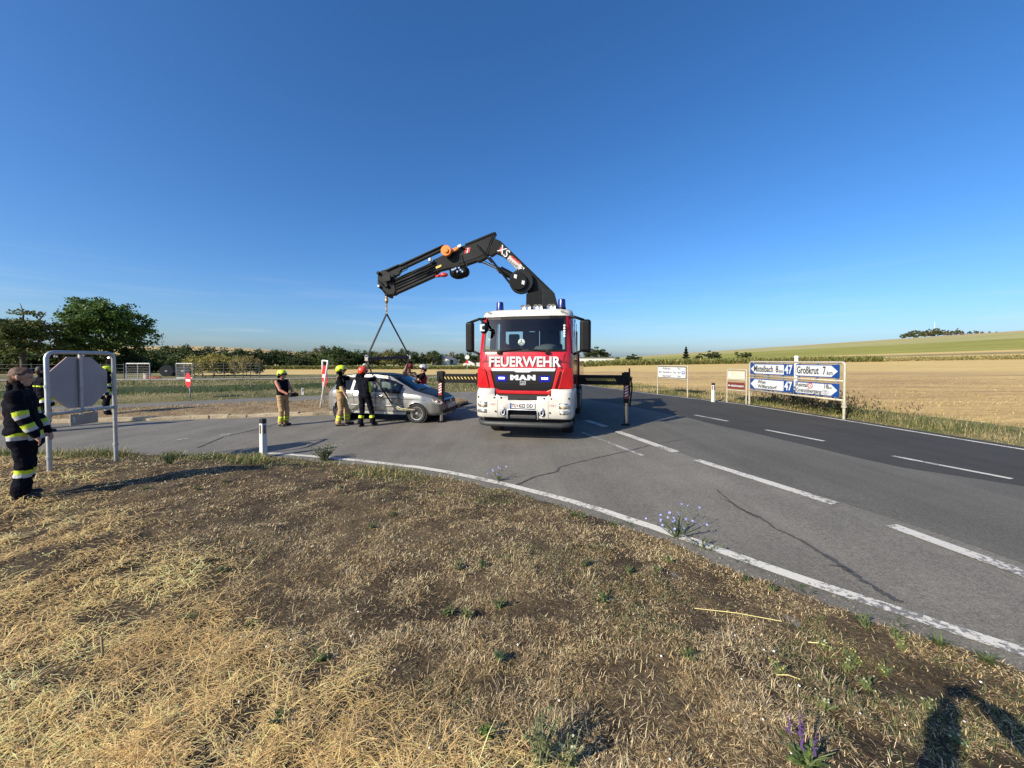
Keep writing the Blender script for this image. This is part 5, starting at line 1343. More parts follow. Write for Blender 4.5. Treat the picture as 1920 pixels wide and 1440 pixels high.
# stickers
for k in range(5):
    b = MB(); b.lathe([(.028, 0), (.028, .004)], (.985, .205 + .0283 * (4 - k) * .28 - .03, 2.84 - .065 * k), (0, -1, 0), 14); Pt(b, 'sticker', _M['letter_white'], cab)
b = MB(); b.lathe([(.085, 0), (.085, .006)], (-.06, .10, 2.44), (0, -1, 0), 24); Pt(b, 'disc_sign', mat('disc_pale', (.42, .50, .48), .5), cab)
b = MB()
for a in (90, 210, 330): b.beam((-.06, .092, 2.44), (-.06 + .065 * math.cos(R(a)), .092, 2.44 + .065 * math.sin(R(a))), .014, .004, (0, 1, 0))
Pt(b, 'disc_emblem', _M['black_plastic'], cab)
# interior
b = MB(); b.box((0, .46, 2.05), (2.1, .48, .34)); b.lathe([(.0, 0), (.30, .0), (.34, .05), (.26, .16), (.12, .21), (0, .22)], (.55, .46, 2.18), (0, 0, 1), 20, 1.2, .7); Pt(b, 'dashboard', _M['dash_grey'], cab, smooth=True, angle=40)
b = MB()
pts = [(.55 + .23 * math.cos(a), .80 - .08 * math.sin(a), 2.24 + .19 * math.sin(a)) for a in np.linspace(0, 2 * math.pi, 25)]; b.tube(pts, .017, 8, cap=False); b.beam((.33, .8, 2.24), (.77, .8, 2.24), .04, .03); Pt(b, 'steering_wheel', _M['black_plastic'], cab, smooth=True)
for x_ in (-.58, .58):
    b = MB(); b.box((x_, 1.45, 1.65), (.50, .52, .18)); b.box((x_, 1.72, 2.08), (.48, .16, .75)); b.box((x_, 1.74, 2.60), (.32, .12, .30)); Pt(b, 'seat', _M['seat_cloth'], cab, bevel=.05, seg=3)
b = MB(); b.box((-.05, 1.74, 2.38), (.36, .14, .85)); Pt(b, 'seat', _M['seat_cloth'], cab, bevel=.05)
vest = empty('orange_jacket', (0, 0, 0), 0, 'orange work jacket hung over the seat behind the windscreen', 'jacket')
vest.location = truck.location; vest.rotation_euler = truck.rotation_euler
b = MB()
b.add([(-.84, 1.60, 2.55), (-.62, 1.58, 2.30), (-.40, 1.60, 2.32), (-.30, 1.60, 2.58), (-.30, 1.58, 2.0), (-.86, 1.58, 2.0), (-.60, 1.54, 2.1)], [(0, 1, 6, 5), (1, 2, 6), (2, 3, 4, 6)]); o = b.build('jacket_body', _M['vest_orange'], vest)
so_ = o.modifiers.new('s', 'SOLIDIFY'); so_.thickness = .03

# ---- bumper
def bump_ring(z, y0, hw, rc):
    pts = [(-hw, 1.0)]
    pts += [(-hw, y0 + rc + .1)]
    for a in (15, 35, 55, 75): pts.append((-hw + rc * (1 - math.cos(R(a))), y0 + (rc + .04) * (1 - math.sin(R(a)))))
    pts += [(x_, y0) for x_ in (-hw + rc + .02, -.7, -.62, -.36, 0, .36, .62, .7, hw - rc - .02)]
    for a in (75, 55, 35, 15): pts.append((hw - rc * (1 - math.cos(R(a))), y0 + (rc + .04) * (1 - math.sin(R(a)))))
    pts += [(hw, y0 + rc + .1), (hw, 1.0)]
    return [(p[0], p[1], z) for p in pts]
bl = [(.565, -.035, 1.19, .22), (.60, -.075, 1.215, .24), (.80, -.09, 1.225, .24), (1.02, -.09, 1.225, .24), (1.12, -.085, 1.22, .24), (1.20, -.075, 1.215, .24), (1.30, -.035, 1.185, .22)]
BR = [bump_ring(*q) for q in bl]; NB = len(BR[0]); v = [p for r_ in BR for p in r_]; f = []
for i in range(len(bl) - 1):
    for k in range(NB - 1):
        z0 = bl[i][0]; xm = (BR[i][k][0] + BR[i][k + 1][0]) / 2
        if abs(xm) < .37 and z0 < .79: continue                      # step opening
        if abs(xm) < .66 and z0 >= 1.11: continue                    # cut-out under the grille
        if abs(xm) < .37 and z0 >= 1.01: continue
        f.append((i * NB + k, i * NB + k + 1, (i + 1) * NB + k + 1, (i + 1) * NB + k))
b = MB(); b.add(v, f); bum = Pt(b, 'bumper', _M['truck_white'], smooth=True, angle=45); sm_o = bum.modifiers.new('s', 'SOLIDIFY'); sm_o.thickness = .03
b = MB(); b.box((0, .10, .98), (1.7, .10, .42)); b.box((0, .12, .68), (1.0, .1, .30)); Pt(b, 'air_intake', _M['black_plastic'], bum)
b = MB(); b.prism([(-.62, -.075, 1.155), (.62, -.075, 1.155), (.40, -.075, 1.03), (-.40, -.075, 1.03)], (0, 1, 0), .08); Pt(b, 'lower_grille', mat('mesh_dark', (.012, .012, .013), .7), bum)
b = MB(); b.prism([(-.655, -.085, 1.165), (-.40, -.085, 1.02), (-.66, -.085, 1.02)], (0, 1, 0), .05); b.prism([(.655, -.085, 1.165), (.66, -.085, 1.02), (.40, -.085, 1.02)], (0, 1, 0), .05); Pt(b, 'bumper_wedge', _M['truck_white'], bum)
b = MB()
for x_ in (-.625, .625): b.box((x_, -.092, .80), (.006, .006, .45))
Pt(b, 'bumper_seam', mat('seam_grey', (.25, .25, .24), .6), bum)
for s_ in (-1, 1):
    def lamp(x0, x1, z0, z1, name, parts):
        n_ = 6; vv = []; 
        for t in np.linspace(0, 1, n_ + 1):
            x_ = x0 + (x1 - x0) * t; over = max(0, abs(x_) - .97); y_ = -.098 + (.24 - math.sqrt(max(0, .24 ** 2 - min(over, .235) ** 2))) * 1.15
            vv += [(s_ * x_, y_, z0), (s_ * x_, y_, z1)]
        fs = [(2 * i, 2 * i + 2, 2 * i + 3, 2 * i + 1) for i in range(n_)]
        b = MB(); b.add(vv, fs); o = Pt(b, name, _M['lamp_chrome'], bum, smooth=True); q = o.modifiers.new('s', 'SOLIDIFY'); q.thickness = .012
        return o
    hl_ = lamp(.885, 1.165, .835, .965, 'headlight', 1); lamp(.90, 1.165, .70, .785, 'fog_lamp', 1)
    b = MB(); b.lathe([(.001, .012), (.058, .006), (.062, 0)], (s_ * .985, -.112, .90), (0, -1, 0), 20); Pt(b, 'headlight_bulb', _M['lamp_warm'], bum, smooth=True)
    b = MB(); b.lathe([(.001, .012), (.048, .006), (.052, 0)], (s_ * 1.085, -.085, .90), (s_ * .45, -1, 0), 18); Pt(b, 'headlight_bulb', _M['lamp_chrome'], bum, smooth=True)
    b = MB(); b.lathe([(.001, .01), (.034, .004), (.036, 0)], (s_ * .97, -.112, .742), (0, -1, 0), 14); Pt(b, 'fog_bulb', _M['lamp_warm'], bum, smooth=True)
    # bolts, tow shackle
    for (x_, z_) in ((.70, 1.075), (.53, 1.075), (.67, .735), (1.12, 1.08)):
        b = MB(); b.lathe([(.022, 0), (.022, .012)], (s_ * x_, -.088 if x_ < 1 else -.045, z_), (0, -1, 0), 10); Pt(b, 'bumper_bolt', _M['black_plastic'], bum)
    b = MB(); b.box((s_ * .475, -.095, .70), (.15, .03, .08)); Pt(b, 'shackle_plate', _M['black_plastic'], bum, bevel=.01)
    b = MB(); b.tube([(s_ * .475 + .04 * math.cos(a), -.125, .73 + .07 * math.sin(a)) for a in np.linspace(-math.pi / 2 - 2.6, -math.pi / 2 + 2.6, 14)], .014, 8); b.lathe([(.045, -.03), (.05, .0), (.02, .04)], (s_ * .475, -.12, .81), (0, 0, 1), 12); Pt(b, 'tow_shackle', _M['chrome'], bum, smooth=True)
    text('unit_lettering', '1 RZ 1', .058, _M['letter_red'], bum, (s_ * .735, -.094, .905), TR, fit=.15, ext=.001)
b = MB(); b.box((0, -.105, .885), (.62, .02, .145)); pl_ = Pt(b, 'licence_plate', _M['letter_white'], bum, bevel=.006)
b = MB(); b.box((-.285, -.117, .885), (.042, .003, .135)); Pt(b, 'plate_flag', _M['sign_blue'], bum)
b = MB(); b.box((0, -.1165, .815), (.60, .004, .02)); Pt(b, 'plate_holder', _M['black_plastic'], bum)
text('plate_lettering', 'TU', .125, _M['sign_black'], bum, (-.20, -.118, .887), TR, fit=.11, ext=.001, bold=.003); text('plate_lettering', '622 DD', .125, _M['sign_black'], bum, (.09, -.118, .887), TR, fit=.34, ext=.001, bold=.003)
b = MB(); b.prism([(-.125, -.117, .915), (-.10, -.117, .915), (-.10, -.117, .87), (-.1125, -.117, .855), (-.125, -.117, .87)], (0, -1, 0), .002); Pt(b, 'plate_crest', _M['letter_red'], bum)
b = MB()
for z_, x_ in ((.79, 0),): b.tube([(-.375, -.10, .565), (-.37, -.10, .76), (-.34, -.10, .79), (.34, -.10, .79), (.37, -.10, .76), (.375, -.10, .565)], .014, 8)
Pt(b, 'step_trim', _M['chrome'], bum, smooth=True)
b = MB(); b.box((0, .0, .61), (.66, .10, .09)); Pt(b, 'step', _M['grey_plastic'], bum, bevel=.02)
b = MB(); b.box((0, -.088, 1.035), (.24, .012, .03)); Pt(b, 'tow_cover', _M['black_plastic'], bum, bevel=.01)
# underrun bar
b = MB(); b.tube([(-1.15, .28, .45), (-1.08, .08, .43), (-.90, -.02, .42), (.90, -.02, .42), (1.08, .08, .43), (1.15, .28, .45)], .065, 12); Pt(b, 'underrun_bar', _M['grey_plastic'], smooth=True)
b = MB(); b.box((0, .55, .50), (2.0, .9, .16)); b.box((0, .35, .62), (2.05, .5, .2)); Pt(b, 'undershield', _M['black_plastic'])

# ---- mirrors
for s_, x0, x1 in ((-1, 1.38, 1.60), (1, 1.35, 1.62)):
    b = MB(); xc = s_ * (x0 + x1) / 2; b.box((xc, .42, 2.60), (x1 - x0, .16, .80)); mh = Pt(b, 'mirror', _M['black_plastic'], bevel=.07, seg=4)
    b = MB(); b.box((xc, .505, 2.60), (x1 - x0 - .05, .006, .70)); Pt(b, 'mirror_glass', _M['chrome'], mh)
    b = MB(); b.tube([(s_ * 1.05, .44, 3.06), (s_ * 1.22, .36, 3.06), (s_ * (x0 + .1), .40, 2.98)], .035, 8); b.tube([(s_ * 1.16, .46, 2.12), (s_ * 1.25, .42, 2.16), (s_ * (x0 + .06), .42, 2.24)], .03, 8); Pt(b, 'mirror_arm', _M['black_plastic'], mh, smooth=True)
b = MB(); b.sphere((-.99, .02, 2.80), .15, 14, 10, (.75, .55, 1.0)); b.tube([(-1.03, .30, 3.07), (-1.10, .12, 3.02), (-1.0, .03, 2.90)], .03, 8); Pt(b, 'kerb_mirror', _M['black_plastic'], smooth=True)
b = MB(); b.box((-1.02, -.045, 2.80), (.13, .02, .19)); Pt(b, 'kerb_mirror_glass', mat('mirror_bright', (.8, .8, .8), .08, 1.0), bevel=.02)
b = MB(); b.box((-1.28, .5, 1.88), (.14, .10, .14)); w_ = Pt(b, 'work_lamp', _M['black_plastic'], bevel=.015); b = MB(); b.box((-1.28, .444, 1.88), (.10, .006, .10)); Pt(b, 'lamp_glass', _M['lamp_chrome'], w_)

# ---- beacons and roof gear
for x_, y_ in ((-.86, 1.15), (.86, .95)):
    b = MB(); b.lathe([(.130, 3.26), (.122, 3.30), (.108, 3.36), (.104, 3.38)], (x_, y_, 0), (0, 0, 1), 20); bb = Pt(b, 'beacon', _M['black_plastic'], smooth=True, angle=40)
    b = MB(); b.lathe([(.105, 3.38), (.102, 3.41), (.094, 3.57), (.082, 3.595), (.001, 3.605)], (x_, y_, 0), (0, 0, 1), 20); Pt(b, 'beacon_lens', _M['blue_lens'], bb, smooth=True, angle=50)
for x_ in (-.12, .02, .22, .32, .58, .66):
    b = MB(); b.lathe([(.03, -.10), (.032, -.04), (.075, 0), (.07, .01), (.001, -.01)], (x_, .62 + .02 * math.sin(x_ * 20), 3.36), (0, -1, 0), 14); b.tube([(x_, .66, 3.36), (x_, .66, 3.27)], .012, 6); Pt(b, 'air_horn', _M['lamp_chrome'], smooth=True, angle=40)
b = MB(); b.tube([(.12, .9, 3.27), (.11, .9, 3.75)], .008, 5); Pt(b, 'aerial', _M['black_plastic'])

# ---- wheels, mudguards, chassis, body
def wheel(x, y, r, w, par, dual=False):
    s_ = 1 if x > 0 else -1; e = None
    b = MB(); h = w / 2
    b.lathe([(r * .56, -h * .9), (r * .9, -h), (r * .985, -h * .82), (r, -h * .55), (r, h * .55), (r * .985, h * .82), (r * .9, h), (r * .56, h * .9)], (x, y, r), (1, 0, 0), 40); t = Pt(b, 'wheel', _M['tyre'], par, smooth=True, angle=35)
    b = MB()
    for k in range(36):
        a = 2 * math.pi * k / 36; q = Matrix.Rotation(a, 3, 'X')
        for xx in (-h * .5, 0, h * .5): b.box(Vector((x + xx, y, r)) + q @ Vector((0, 0, r)), (w * .28, .05, .02), q)
    tr_ = Pt(b, 'tread', _M['tyre'], t); tr_['kind'] = 'stuff'
    b = MB(); b.lathe([(r * .56, s_ * h * .85), (r * .5, s_ * h * .4), (r * .28, s_ * h * .5), (r * .2, s_ * h * .95), (.001, s_ * h)], (x, y, r), (1, 0, 0), 28); Pt(b, 'rim', _M['rim_steel'], t, smooth=True, angle=35)
for x_ in (-1.0, 1.0): wheel(x_, 1.47, .50, .32, truck)
for y_ in (5.1, 6.45):
    for x_ in (-.95, .95): wheel(x_, y_, .50, .54, truck)
for s_ in (-1, 1):
    b = MB(); n_ = 12; vv = []
    for i in range(n_ + 1):
        a = math.pi * (.02 + .96 * i / n_)
        for xx in (.80, 1.215): vv.append((s_ * xx, 1.47 + .62 * math.cos(a), .56 + .66 * math.sin(a)))
    b.add(vv, [(2 * i, 2 * i + 1, 2 * i + 3, 2 * i + 2) for i in range(n_)]); o = Pt(b, 'mudguard', _M['truck_white'], smooth=True); q = o.modifiers.new('s', 'SOLIDIFY'); q.thickness = .05
    b = MB(); b.box((s_ * 1.19, .98, .95), (.06, .34, .62)); Pt(b, 'step_panel', _M['truck_white'], bevel=.03)
    b = MB(); b.box((s_ * 1.10, .95, .47), (.24, .40, .24)); Pt(b, 'entry_step', _M['black_plastic'], bevel=.02)
b = MB(); b.box((0, 4.2, .85), (.9, 7.2, .30)); b.box((0, 1.4, .55), (1.5, .18, .18)); Pt(b, 'chassis', _M['black_plastic'])
b = MB(); b.box((0, 1.8, 1.06), (2.0, 1.2, .16)); Pt(b, 'engine_tunnel', _M['black_plastic'])
b = MB(); b.box((1.12, 2.42, 2.05), (.18, .22, 1.6)); Pt(b, 'air_intake_stack', mat('stack_red', (.22, .006, .010), .4), bevel=.02)
b = MB(); b.box((0, 5.9, 1.22), (2.48, 5.0, .16)); Pt(b, 'deck', _M['grey_plastic'])
for s_ in (-1, 1):
    b = MB(); b.box((s_ * 1.22, 5.9, 1.62), (.05, 5.0, .66)); Pt(b, 'side_board', _M['truck_red'], bevel=.01)
    b = MB(); b.box((s_ * 1.10, 3.75, .72), (.34, 1.3, .5)); Pt(b, 'tool_box', _M['grey_plastic'], bevel=.02)
b = MB(); b.box((0, 3.38, 1.75), (2.48, .05, .92)); Pt(b, 'head_board', _M['truck_red'], bevel=.01)

# ---- outriggers
OY = 2.62
def outrigger(s_, ext):
    b = MB(); b.box((s_ * ext / 2, OY, 1.40), (ext, .20, .29)); bm_ = Pt(b, 'outrigger_beam', _M['crane_black'], bevel=.008)
    x0, x1 = ((1.45, ext - .32) if s_ > 0 else (1.15, ext - .12))
    n_ = 17 if s_ < 0 else 13
    for k in range(n_):
        x_ = s_ * (x0 + (x1 - x0) * (k + .5) / n_); w = .035
        b = MB(); b.prism([(x_ - w, OY - .104, 1.455), (x_ + .0, OY - .104, 1.455), (x_ + w * 1.6, OY - .104, 1.375), (x_ + w * .6, OY - .104, 1.375)], (0, -1, 0), .003); Pt(b, 'hazard_stripe', _M['hazard_yellow'], bm_)
    if s_ < 0: b = MB(); b.box((-1.95, OY, 1.40), (.05, .26, .36)); Pt(b, 'beam_collar', _M['crane_black'], bm_)
    g = float(HT(0, 0)) * 0
    wp = truck.matrix_basis @ Vector((s_ * ext, OY, 0)); zg = float(zr(wp.x)) - TZ
    x_ = s_ * ext
    b = MB(); b.box((x_, OY, 1.18), (.145, .15, .92)); b.box((x_ - s_ * .02, OY - .03, 1.47), (.22, .22, .30)); lg = Pt(b, 'outrigger_leg', _M['crane_black'], bevel=.015)
    for k in range(4): b = MB(); z_ = 1.18 - .085 * k; b.prism([(x_ - .05, OY - .082, z_ - .02), (x_ + .05, OY - .082, z_ + .03), (x_ + .05, OY - .082, z_ + .07), (x_ - .05, OY - .082, z_ + .02)], (0, -1, 0), .003); Pt(b, 'warning_stripe', _M['hazard_white' if k % 1 == 0 else 'hazard_red'], lg)
    b = MB(); b.box((x_, OY - .0785, 1.05), (.11, .004, .40)); Pt(b, 'warning_plate', _M['hazard_red'], lg)
    b = MB(); b.lathe([(.062, zg + .02), (.062, .76)], (x_, OY, 0), (0, 0, 1), 18); Pt(b, 'jack_rod', _M['steel_rod'], lg, smooth=True, angle=40)
    b = MB(); b.lathe([(.15, zg), (.15, zg + .02), (.08, zg + .05)], (x_, OY, 0), (0, 0, 1), 20); Pt(b, 'foot_plate', _M['crane_black'], lg)
    b = MB(); b.tube([(x_ + .10, OY - .06, 1.52), (x_ + .16, OY - .1, 1.2), (x_ + .12, OY - .08, .85), (x_ + .10, OY - .06, .62)], .022, 6); b.tube([(x_ - .1, OY - .1, 1.62), (x_ + .02, OY - .17, 1.35), (x_ + .12, OY - .12, 1.20), (x_ + .15, OY - .1, 1.5)], .018, 6); Pt(b, 'hydraulic_hose', _M['black_plastic'], lg, smooth=True)
    if s_ > 0: b = MB(); b.box((x_ + .085, OY, 1.35), (.035, .20, .80)); Pt(b, 'leg_bracket', _M['crane_black'], lg)
outrigger(1, 2.64); outrigger(-1, 3.22)

# ---- crane: base, column, main boom, outer boom
wc = truck.matrix_basis @ Vector((.38, OY, 0))
CB = Vector((wc.x, wc.y)); CT = Vector((-4.08, 12.42))
cdir = (CT - CB).normalized(); cn = Vector((cdir.y, -cdir.x, 0))      # horizontal normal of the boom plane
if cn.y > 0: cn = -cn                                                # towards the camera
TI = truck.matrix_basis.inverted()
def cp3(X, Y, off=0.0):
    """point of the boom plane, read on an enlarged view of the crane; off metres towards the camera"""
    d = ray(690 + X / 5.19, 420 + Y / 5.19); o3 = Vector((0, 0, CAM_H)); n3 = cn
    t = (Vector((CB.x, CB.y, 0)) - o3).dot(n3) / d.dot(n3)
    return TI @ (o3 + d * t + n3 * off)
nl = TI.to_3x3() @ cn
def plate(name, pts, th, m, off=0.0, par=truck, bevel=.01):
    b = MB(); b.prism([cp3(X, Y, off - th / 2) for X, Y in pts], nl, th); return Pt(b, name, m, par, bevel=bevel)
b = MB(); b.box((.38, OY, 1.75), (.80, .62, .9)); b.box((.38, OY, 2.5), (.60, .52, 1.4)); col_ = Pt(b, 'crane_column', _M['crane_black'], bevel=.03)
plate('column_head', [(1545, 690), (1770, 640), (1775, 900), (1540, 900)], .50, _M['crane_black'], par=col_)
plate('column_plate', [(1700, 640), (1785, 655), (1815, 690), (1850, 820), (1700, 820)], .36, _M['crane_grey'], .1, par=col_)
mb_ = plate('main_boom', [(1240, 150), (1292, 182), (1785, 655), (1782, 800), (1600, 760), (1545, 690), (1590, 620), (1480, 470), (1400, 388), (1320, 318), (1250, 288), (1205, 318), (1170, 300)], .22, _M['crane_black'])
plate('boom_side_plate', [(1290, 192), (1770, 655), (1730, 690), (1590, 570), (1490, 462), (1410, 378), (1330, 308), (1262, 278), (1285, 240)], .01, _M['crane_grey'], .118, par=mb_, bevel=0)
plate('boom_top_flange', [(1258, 160), (1296, 178), (1788, 652), (1778, 668), (1284, 196)], .26, _M['crane_black'], par=mb_)
plate('maker_plate', [(1385, 315), (1502, 410), (1450, 450), (1358, 352)], .006, mat('plate_pale', (.50, .46, .43), .5, var=.15, scale=30), .128, par=mb_, bevel=0)
plate('number_plate', [(1490, 410), (1528, 440), (1490, 480), (1462, 452)], .006, _M['letter_white'], .126, par=mb_, bevel=0)
u_ax = (cp3(1502, 410) - cp3(1385, 315)).normalized(); v_ax = nl.cross(u_ax).normalized()
if v_ax.z < 0: v_ax = -v_ax
def decal(s, X, Y, size, m, fit, off=.13, ux=None, par=mb_):
    ux = ux or u_ax; n_ = nl; vv = n_.cross(ux)
    rot = Matrix((ux, vv, n_)).transposed().to_euler()
    return text('boom_lettering', s, size, m, par, cp3(X, Y, off), rot, fit=fit, ext=.002, bold=.004)
decal('XS', 1325, 280, .34, _M['letter_white'], .36); decal('KRANE', 1412, 395, .12, mat('letter_grey', (.2, .19, .18), .5), .38, .135); decal('PALFINGER', 1440, 362, .085, _M['letter_red'], .36, .135); decal('2', 1495, 446, .15, _M['sign_black'], .09, .132)
plate('decal_red', [(1293, 235), (1308, 248), (1302, 296), (1284, 270)], .005, _M['letter_red'], .126, par=mb_, bevel=0)
# winch cover discs
def disc(name, X, Y, r, th, off, m, par, n=36, prof=None):
    b = MB(); c = cp3(X, Y, off); b.lathe(prof or [(.001, -th / 2), (r, -th / 2), (r, th / 2 - .015), (r - .015, th / 2), (.001, th / 2)], c, nl, n); return Pt(b, name, m, par, smooth=True, angle=35)
wd_ = disc('winch_drum', 1497, 575, .365, .18, .20, _M['crane_grey'], truck)
disc('winch_cover', 1475, 580, .255, .05, .36, _M['crane_black'], wd_)
for X, Y in ((1447, 535), (1520, 593)): plate('winch_sticker', [(X - 12, Y - 20), (X + 14, Y - 14), (X + 8, Y + 22), (X - 16, Y + 14)], .006, _M['letter_white'], .39, par=wd_, bevel=0)
# rams
def ram(name, a, c, r, m, off, par): b = MB(); b.tube([cp3(*a, off), cp3(*c, off)], r, 14); return Pt(b, name, m, par, smooth=True, angle=40)
r1 = ram('lift_cylinder', (1290, 448), (1440, 530), .11, _M['crane_black'], .05, truck); ram('cylinder_rod', (1130, 375), (1300, 452), .045, _M['steel_rod'], .05, r1)
ram('cylinder_collar', (1265, 440), (1300, 458), .075, _M['steel_rod'], .05, r1)
r2 = ram('link_arm', (1195, 345), (1405, 610), .035, _M['crane_black'], .22, truck); ram('link_arm', (1075, 225), (1215, 390), .03, _M['crane_black'], .20, truck)
# outer boom
ob = plate('outer_boom', [(640, 360), (905, 235), (1055, 175), (1240, 98), (1238, 122), (1165, 328), (1085, 375), (1062, 366), (935, 412), (780, 440), (655, 470)], .24, _M['crane_black'])
plate('boom_side_plate', [(900, 260), (1075, 190), (1215, 130), (1150, 300), (1080, 330), (900, 395)], .01, _M['crane_grey'], .128, par=ob, bevel=0)
plate('boom_top_rail', [(950, 205), (1225, 92), (1250, 90), (1245, 105), (955, 222)], .28, _M['crane_black'], par=ob)
tp = plate('telescope', [(230, 555), (690, 360), (760, 400), (640, 520), (262, 690), (190, 690)], .22, _M['crane_grey'])
for k in range(4):
    a = (240, 575 + 30 * k); c = (680, 385 + 28 * k); b = MB(); b.tube([cp3(*a, .118), cp3(*c, .118)], .020 if k != 1 else .032, 8); Pt(b, 'boom_ram_rod', _M['crane_black'], tp, smooth=True)
plate('boom_edge', [(250, 548), (560, 412), (640, 372), (640, 382), (560, 424), (252, 560)], .25, _M['crane_grey'], par=tp)
jb = plate('jib_beam', [(135, 475), (300, 408), (735, 213), (750, 222), (742, 250), (690, 278), (330, 448), (300, 500), (172, 545), (135, 540)], .15, _M['crane_black'])
plate('jib_flange', [(165, 460), (300, 402), (330, 402), (200, 462)], .26, _M['crane_grey'], par=jb); plate('jib_flange', [(310, 404), (735, 211), (750, 216), (320, 418)], .24, _M['crane_grey'], par=jb)
hd = plate('boom_head', [(112, 482), (165, 455), (270, 500), (262, 560), (285, 655), (270, 690), (190, 702), (152, 650), (112, 622)], .28, _M['crane_black'])
plate('head_box', [(178, 530), (245, 505), (250, 565), (182, 580)], .06, _M['crane_grey'], .22, par=hd)
for X, Y, r in ((130, 615, .05), (125, 490, .05), (205, 610, .06), (205, 700, .05)): disc('head_pin', X, Y, r, .46, 0, _M['lamp_chrome'] if Y == 615 else _M['crane_black'], hd, 14)
orl = disc('hose_reel', 787, 287, .165, .10, .30, _M['reel_orange'], truck); disc('reel_hub', 790, 290, .075, .05, .37, _M['reel_orange'], orl)
plate('reel_bracket', [(835, 262), (890, 240), (895, 262), (838, 300)], .05, _M['reel_orange'], .22, par=orl)
# small fittings on the boom
fit_ = plate('work_light', [(885, 232), (920, 215), (928, 240), (892, 255)], .10, mat('lamp_cream', (.62, .58, .48), .4), .20, bevel=.01)
plate('warning_decal', [(955, 262), (985, 250), (978, 270), (950, 282)], .005, _M['letter_red'], .138, par=ob, bevel=0)
for k in range(3): plate('stripe_decal', [(958 + 18 * k, 250 - 3 * k), (972 + 18 * k, 244 - 3 * k), (962 + 18 * k, 296 - 5 * k), (948 + 18 * k, 302 - 5 * k)], .005, _M['letter_white' if k % 2 else 'letter_red'], .14, par=ob, bevel=0)
plate('white_bracket', [(612, 352), (632, 346), (636, 375), (615, 385)], .12, _M['letter_white'], .2)
plate('yellow_decal', [(672, 425), (725, 405), (728, 425), (676, 446)], .005, _M['hazard_yellow'], .14, par=ob, bevel=0)
b = MB(); b.sphere(cp3(745, 502, .1), .12, 14, 8, (1.2, .7, .6)); b.box(cp3(690, 515, .1), (.14, .08, .06)); Pt(b, 'red_light', mat('red_lamp', (.45, .03, .03), .3), smooth=True)
b = MB(); g = random.Random(9)
b.sphere(cp3(890, 480, .1), .24, 16, 10, (1.25, .8, .85)); b.sphere(cp3(945, 475, .1), .17, 12, 8); b.sphere(cp3(850, 470, .12), .12, 12, 8)
b.tube([cp3(905, 300, .2), cp3(918, 380, .24), cp3(880, 470, .3), cp3(850, 510, .28)], .016, 6); b.tube([cp3(960, 400, .2), cp3(985, 420, .2), cp3(960, 440, .2)], .02, 6); Pt(b, 'boom_winch', _M['black_plastic'], smooth=True)
b = MB()
for k in range(7): b.lathe([(.028, -.02), (.03, .02)], cp3(845 + 16 * k, 470 + g.uniform(-20, 20), .32), nl, 8)
o = Pt(b, 'winch_fitting', _M['lamp_chrome']); o['kind'] = 'stuff'
b = MB()
for a_, c_ in (((400, 410), (405, 455)), ((405, 455), (320, 500)), ((560, 480), (620, 450)), ((790, 440), (820, 480)), ((1060, 380), (1160, 400)), ((960, 250), (905, 240)), ((130, 560), (180, 620)), ((150, 640), (215, 700))): b.tube([cp3(*a_, .2), cp3(*c_, .2)], .014, 5)
o = Pt(b, 'hydraulic_line', _M['black_plastic']); o['kind'] = 'stuff'
# hook with chain
hk0, hk1 = cp3(180, 692, 0), cp3(170, 812, 0)
b = MB(); c = hk0
b.tube([hk0, hk0 + Vector((0, 0, -.14))], .035, 8); b.lathe([(.03, -.08), (.06, -.02), (.05, .06), (.03, .08)], hk0 + Vector((0, 0, -.18)), (0, 0, 1), 14); hook = Pt(b, 'hook', mat('brass_chain', (.42, .30, .12), .4, .7), smooth=True)
HOOKL = cp3(174, 815, 0)
for k in range(5):
    z0 = hk0.z - .24 - k * .075; a = 0 if k % 2 == 0 else math.pi / 2; b = MB()
    b.tube([Vector((hk0.x + .03 * math.cos(t) * math.cos(a), hk0.y + .03 * math.cos(t) * math.sin(a), z0 + .05 * math.sin(t))) for t in np.linspace(0, 2 * math.pi, 13)], .011, 6, cap=False); Pt(b, 'chain_link', _M['brass_chain'], hook, smooth=True)
HOOK_TIP = truck.matrix_basis @ Vector((hk0.x, hk0.y, hk0.z - .24 - 4 * .075 - .05))
# ================================================================== silver car
mat('car_silver', (0.29, 0.285, 0.27), 0.30, 0.6, coat=0.25, var=0.03, scale=2)
mat('car_painted_reflection', (0.010, 0.012, 0.017), 0.45, 0.0, coat=0.0, spec=0.25, var=0.05, scale=2)  # dark reflection on bonnet and roof, put into the base colour
mat('car_black', (0.012, 0.012, 0.013), 0.5, spec=0.3)
mat('airbag', (0.50, 0.51, 0.50), 0.8, var=0.2, scale=10)
mat('alloy', (0.45, 0.45, 0.44), 0.3, 0.7)
mat('sill_bright', (0.58, 0.58, 0.55), 0.35, 0.3)
glass_mat('car_glass', (0.45, 0.52, 0.50)); glass_mat('car_screen', (0.26, 0.30, 0.33))
CAR_O = Vector((-6.245, 14.03, -0.06)); CAR_A = R(-13)
car = empty('crashed_car', CAR_O, CAR_A, 'silver compact car, dark reflections coloured into bonnet and roof, being lifted on slings', 'car')
ztop = curve([(0, .64), (.03, .90), (.10, 1.05), (.20, 1.17), (.42, 1.47), (.60, 1.545), (1.2, 1.60), (1.9, 1.585), (2.35, 1.53), (2.55, 1.465), (3.28, 1.07), (3.45, 1.02), (3.9, .90), (4.10, .81), (4.20, .70), (4.27, .56)])
zbelt = curve([(0, .62), (.03, .86), (.12, .99), (.6, 1.03), (2, .985), (3.2, .93), (3.45, .92), (3.9, .83), (4.10, .745), (4.2, .65), (4.27, .53)])
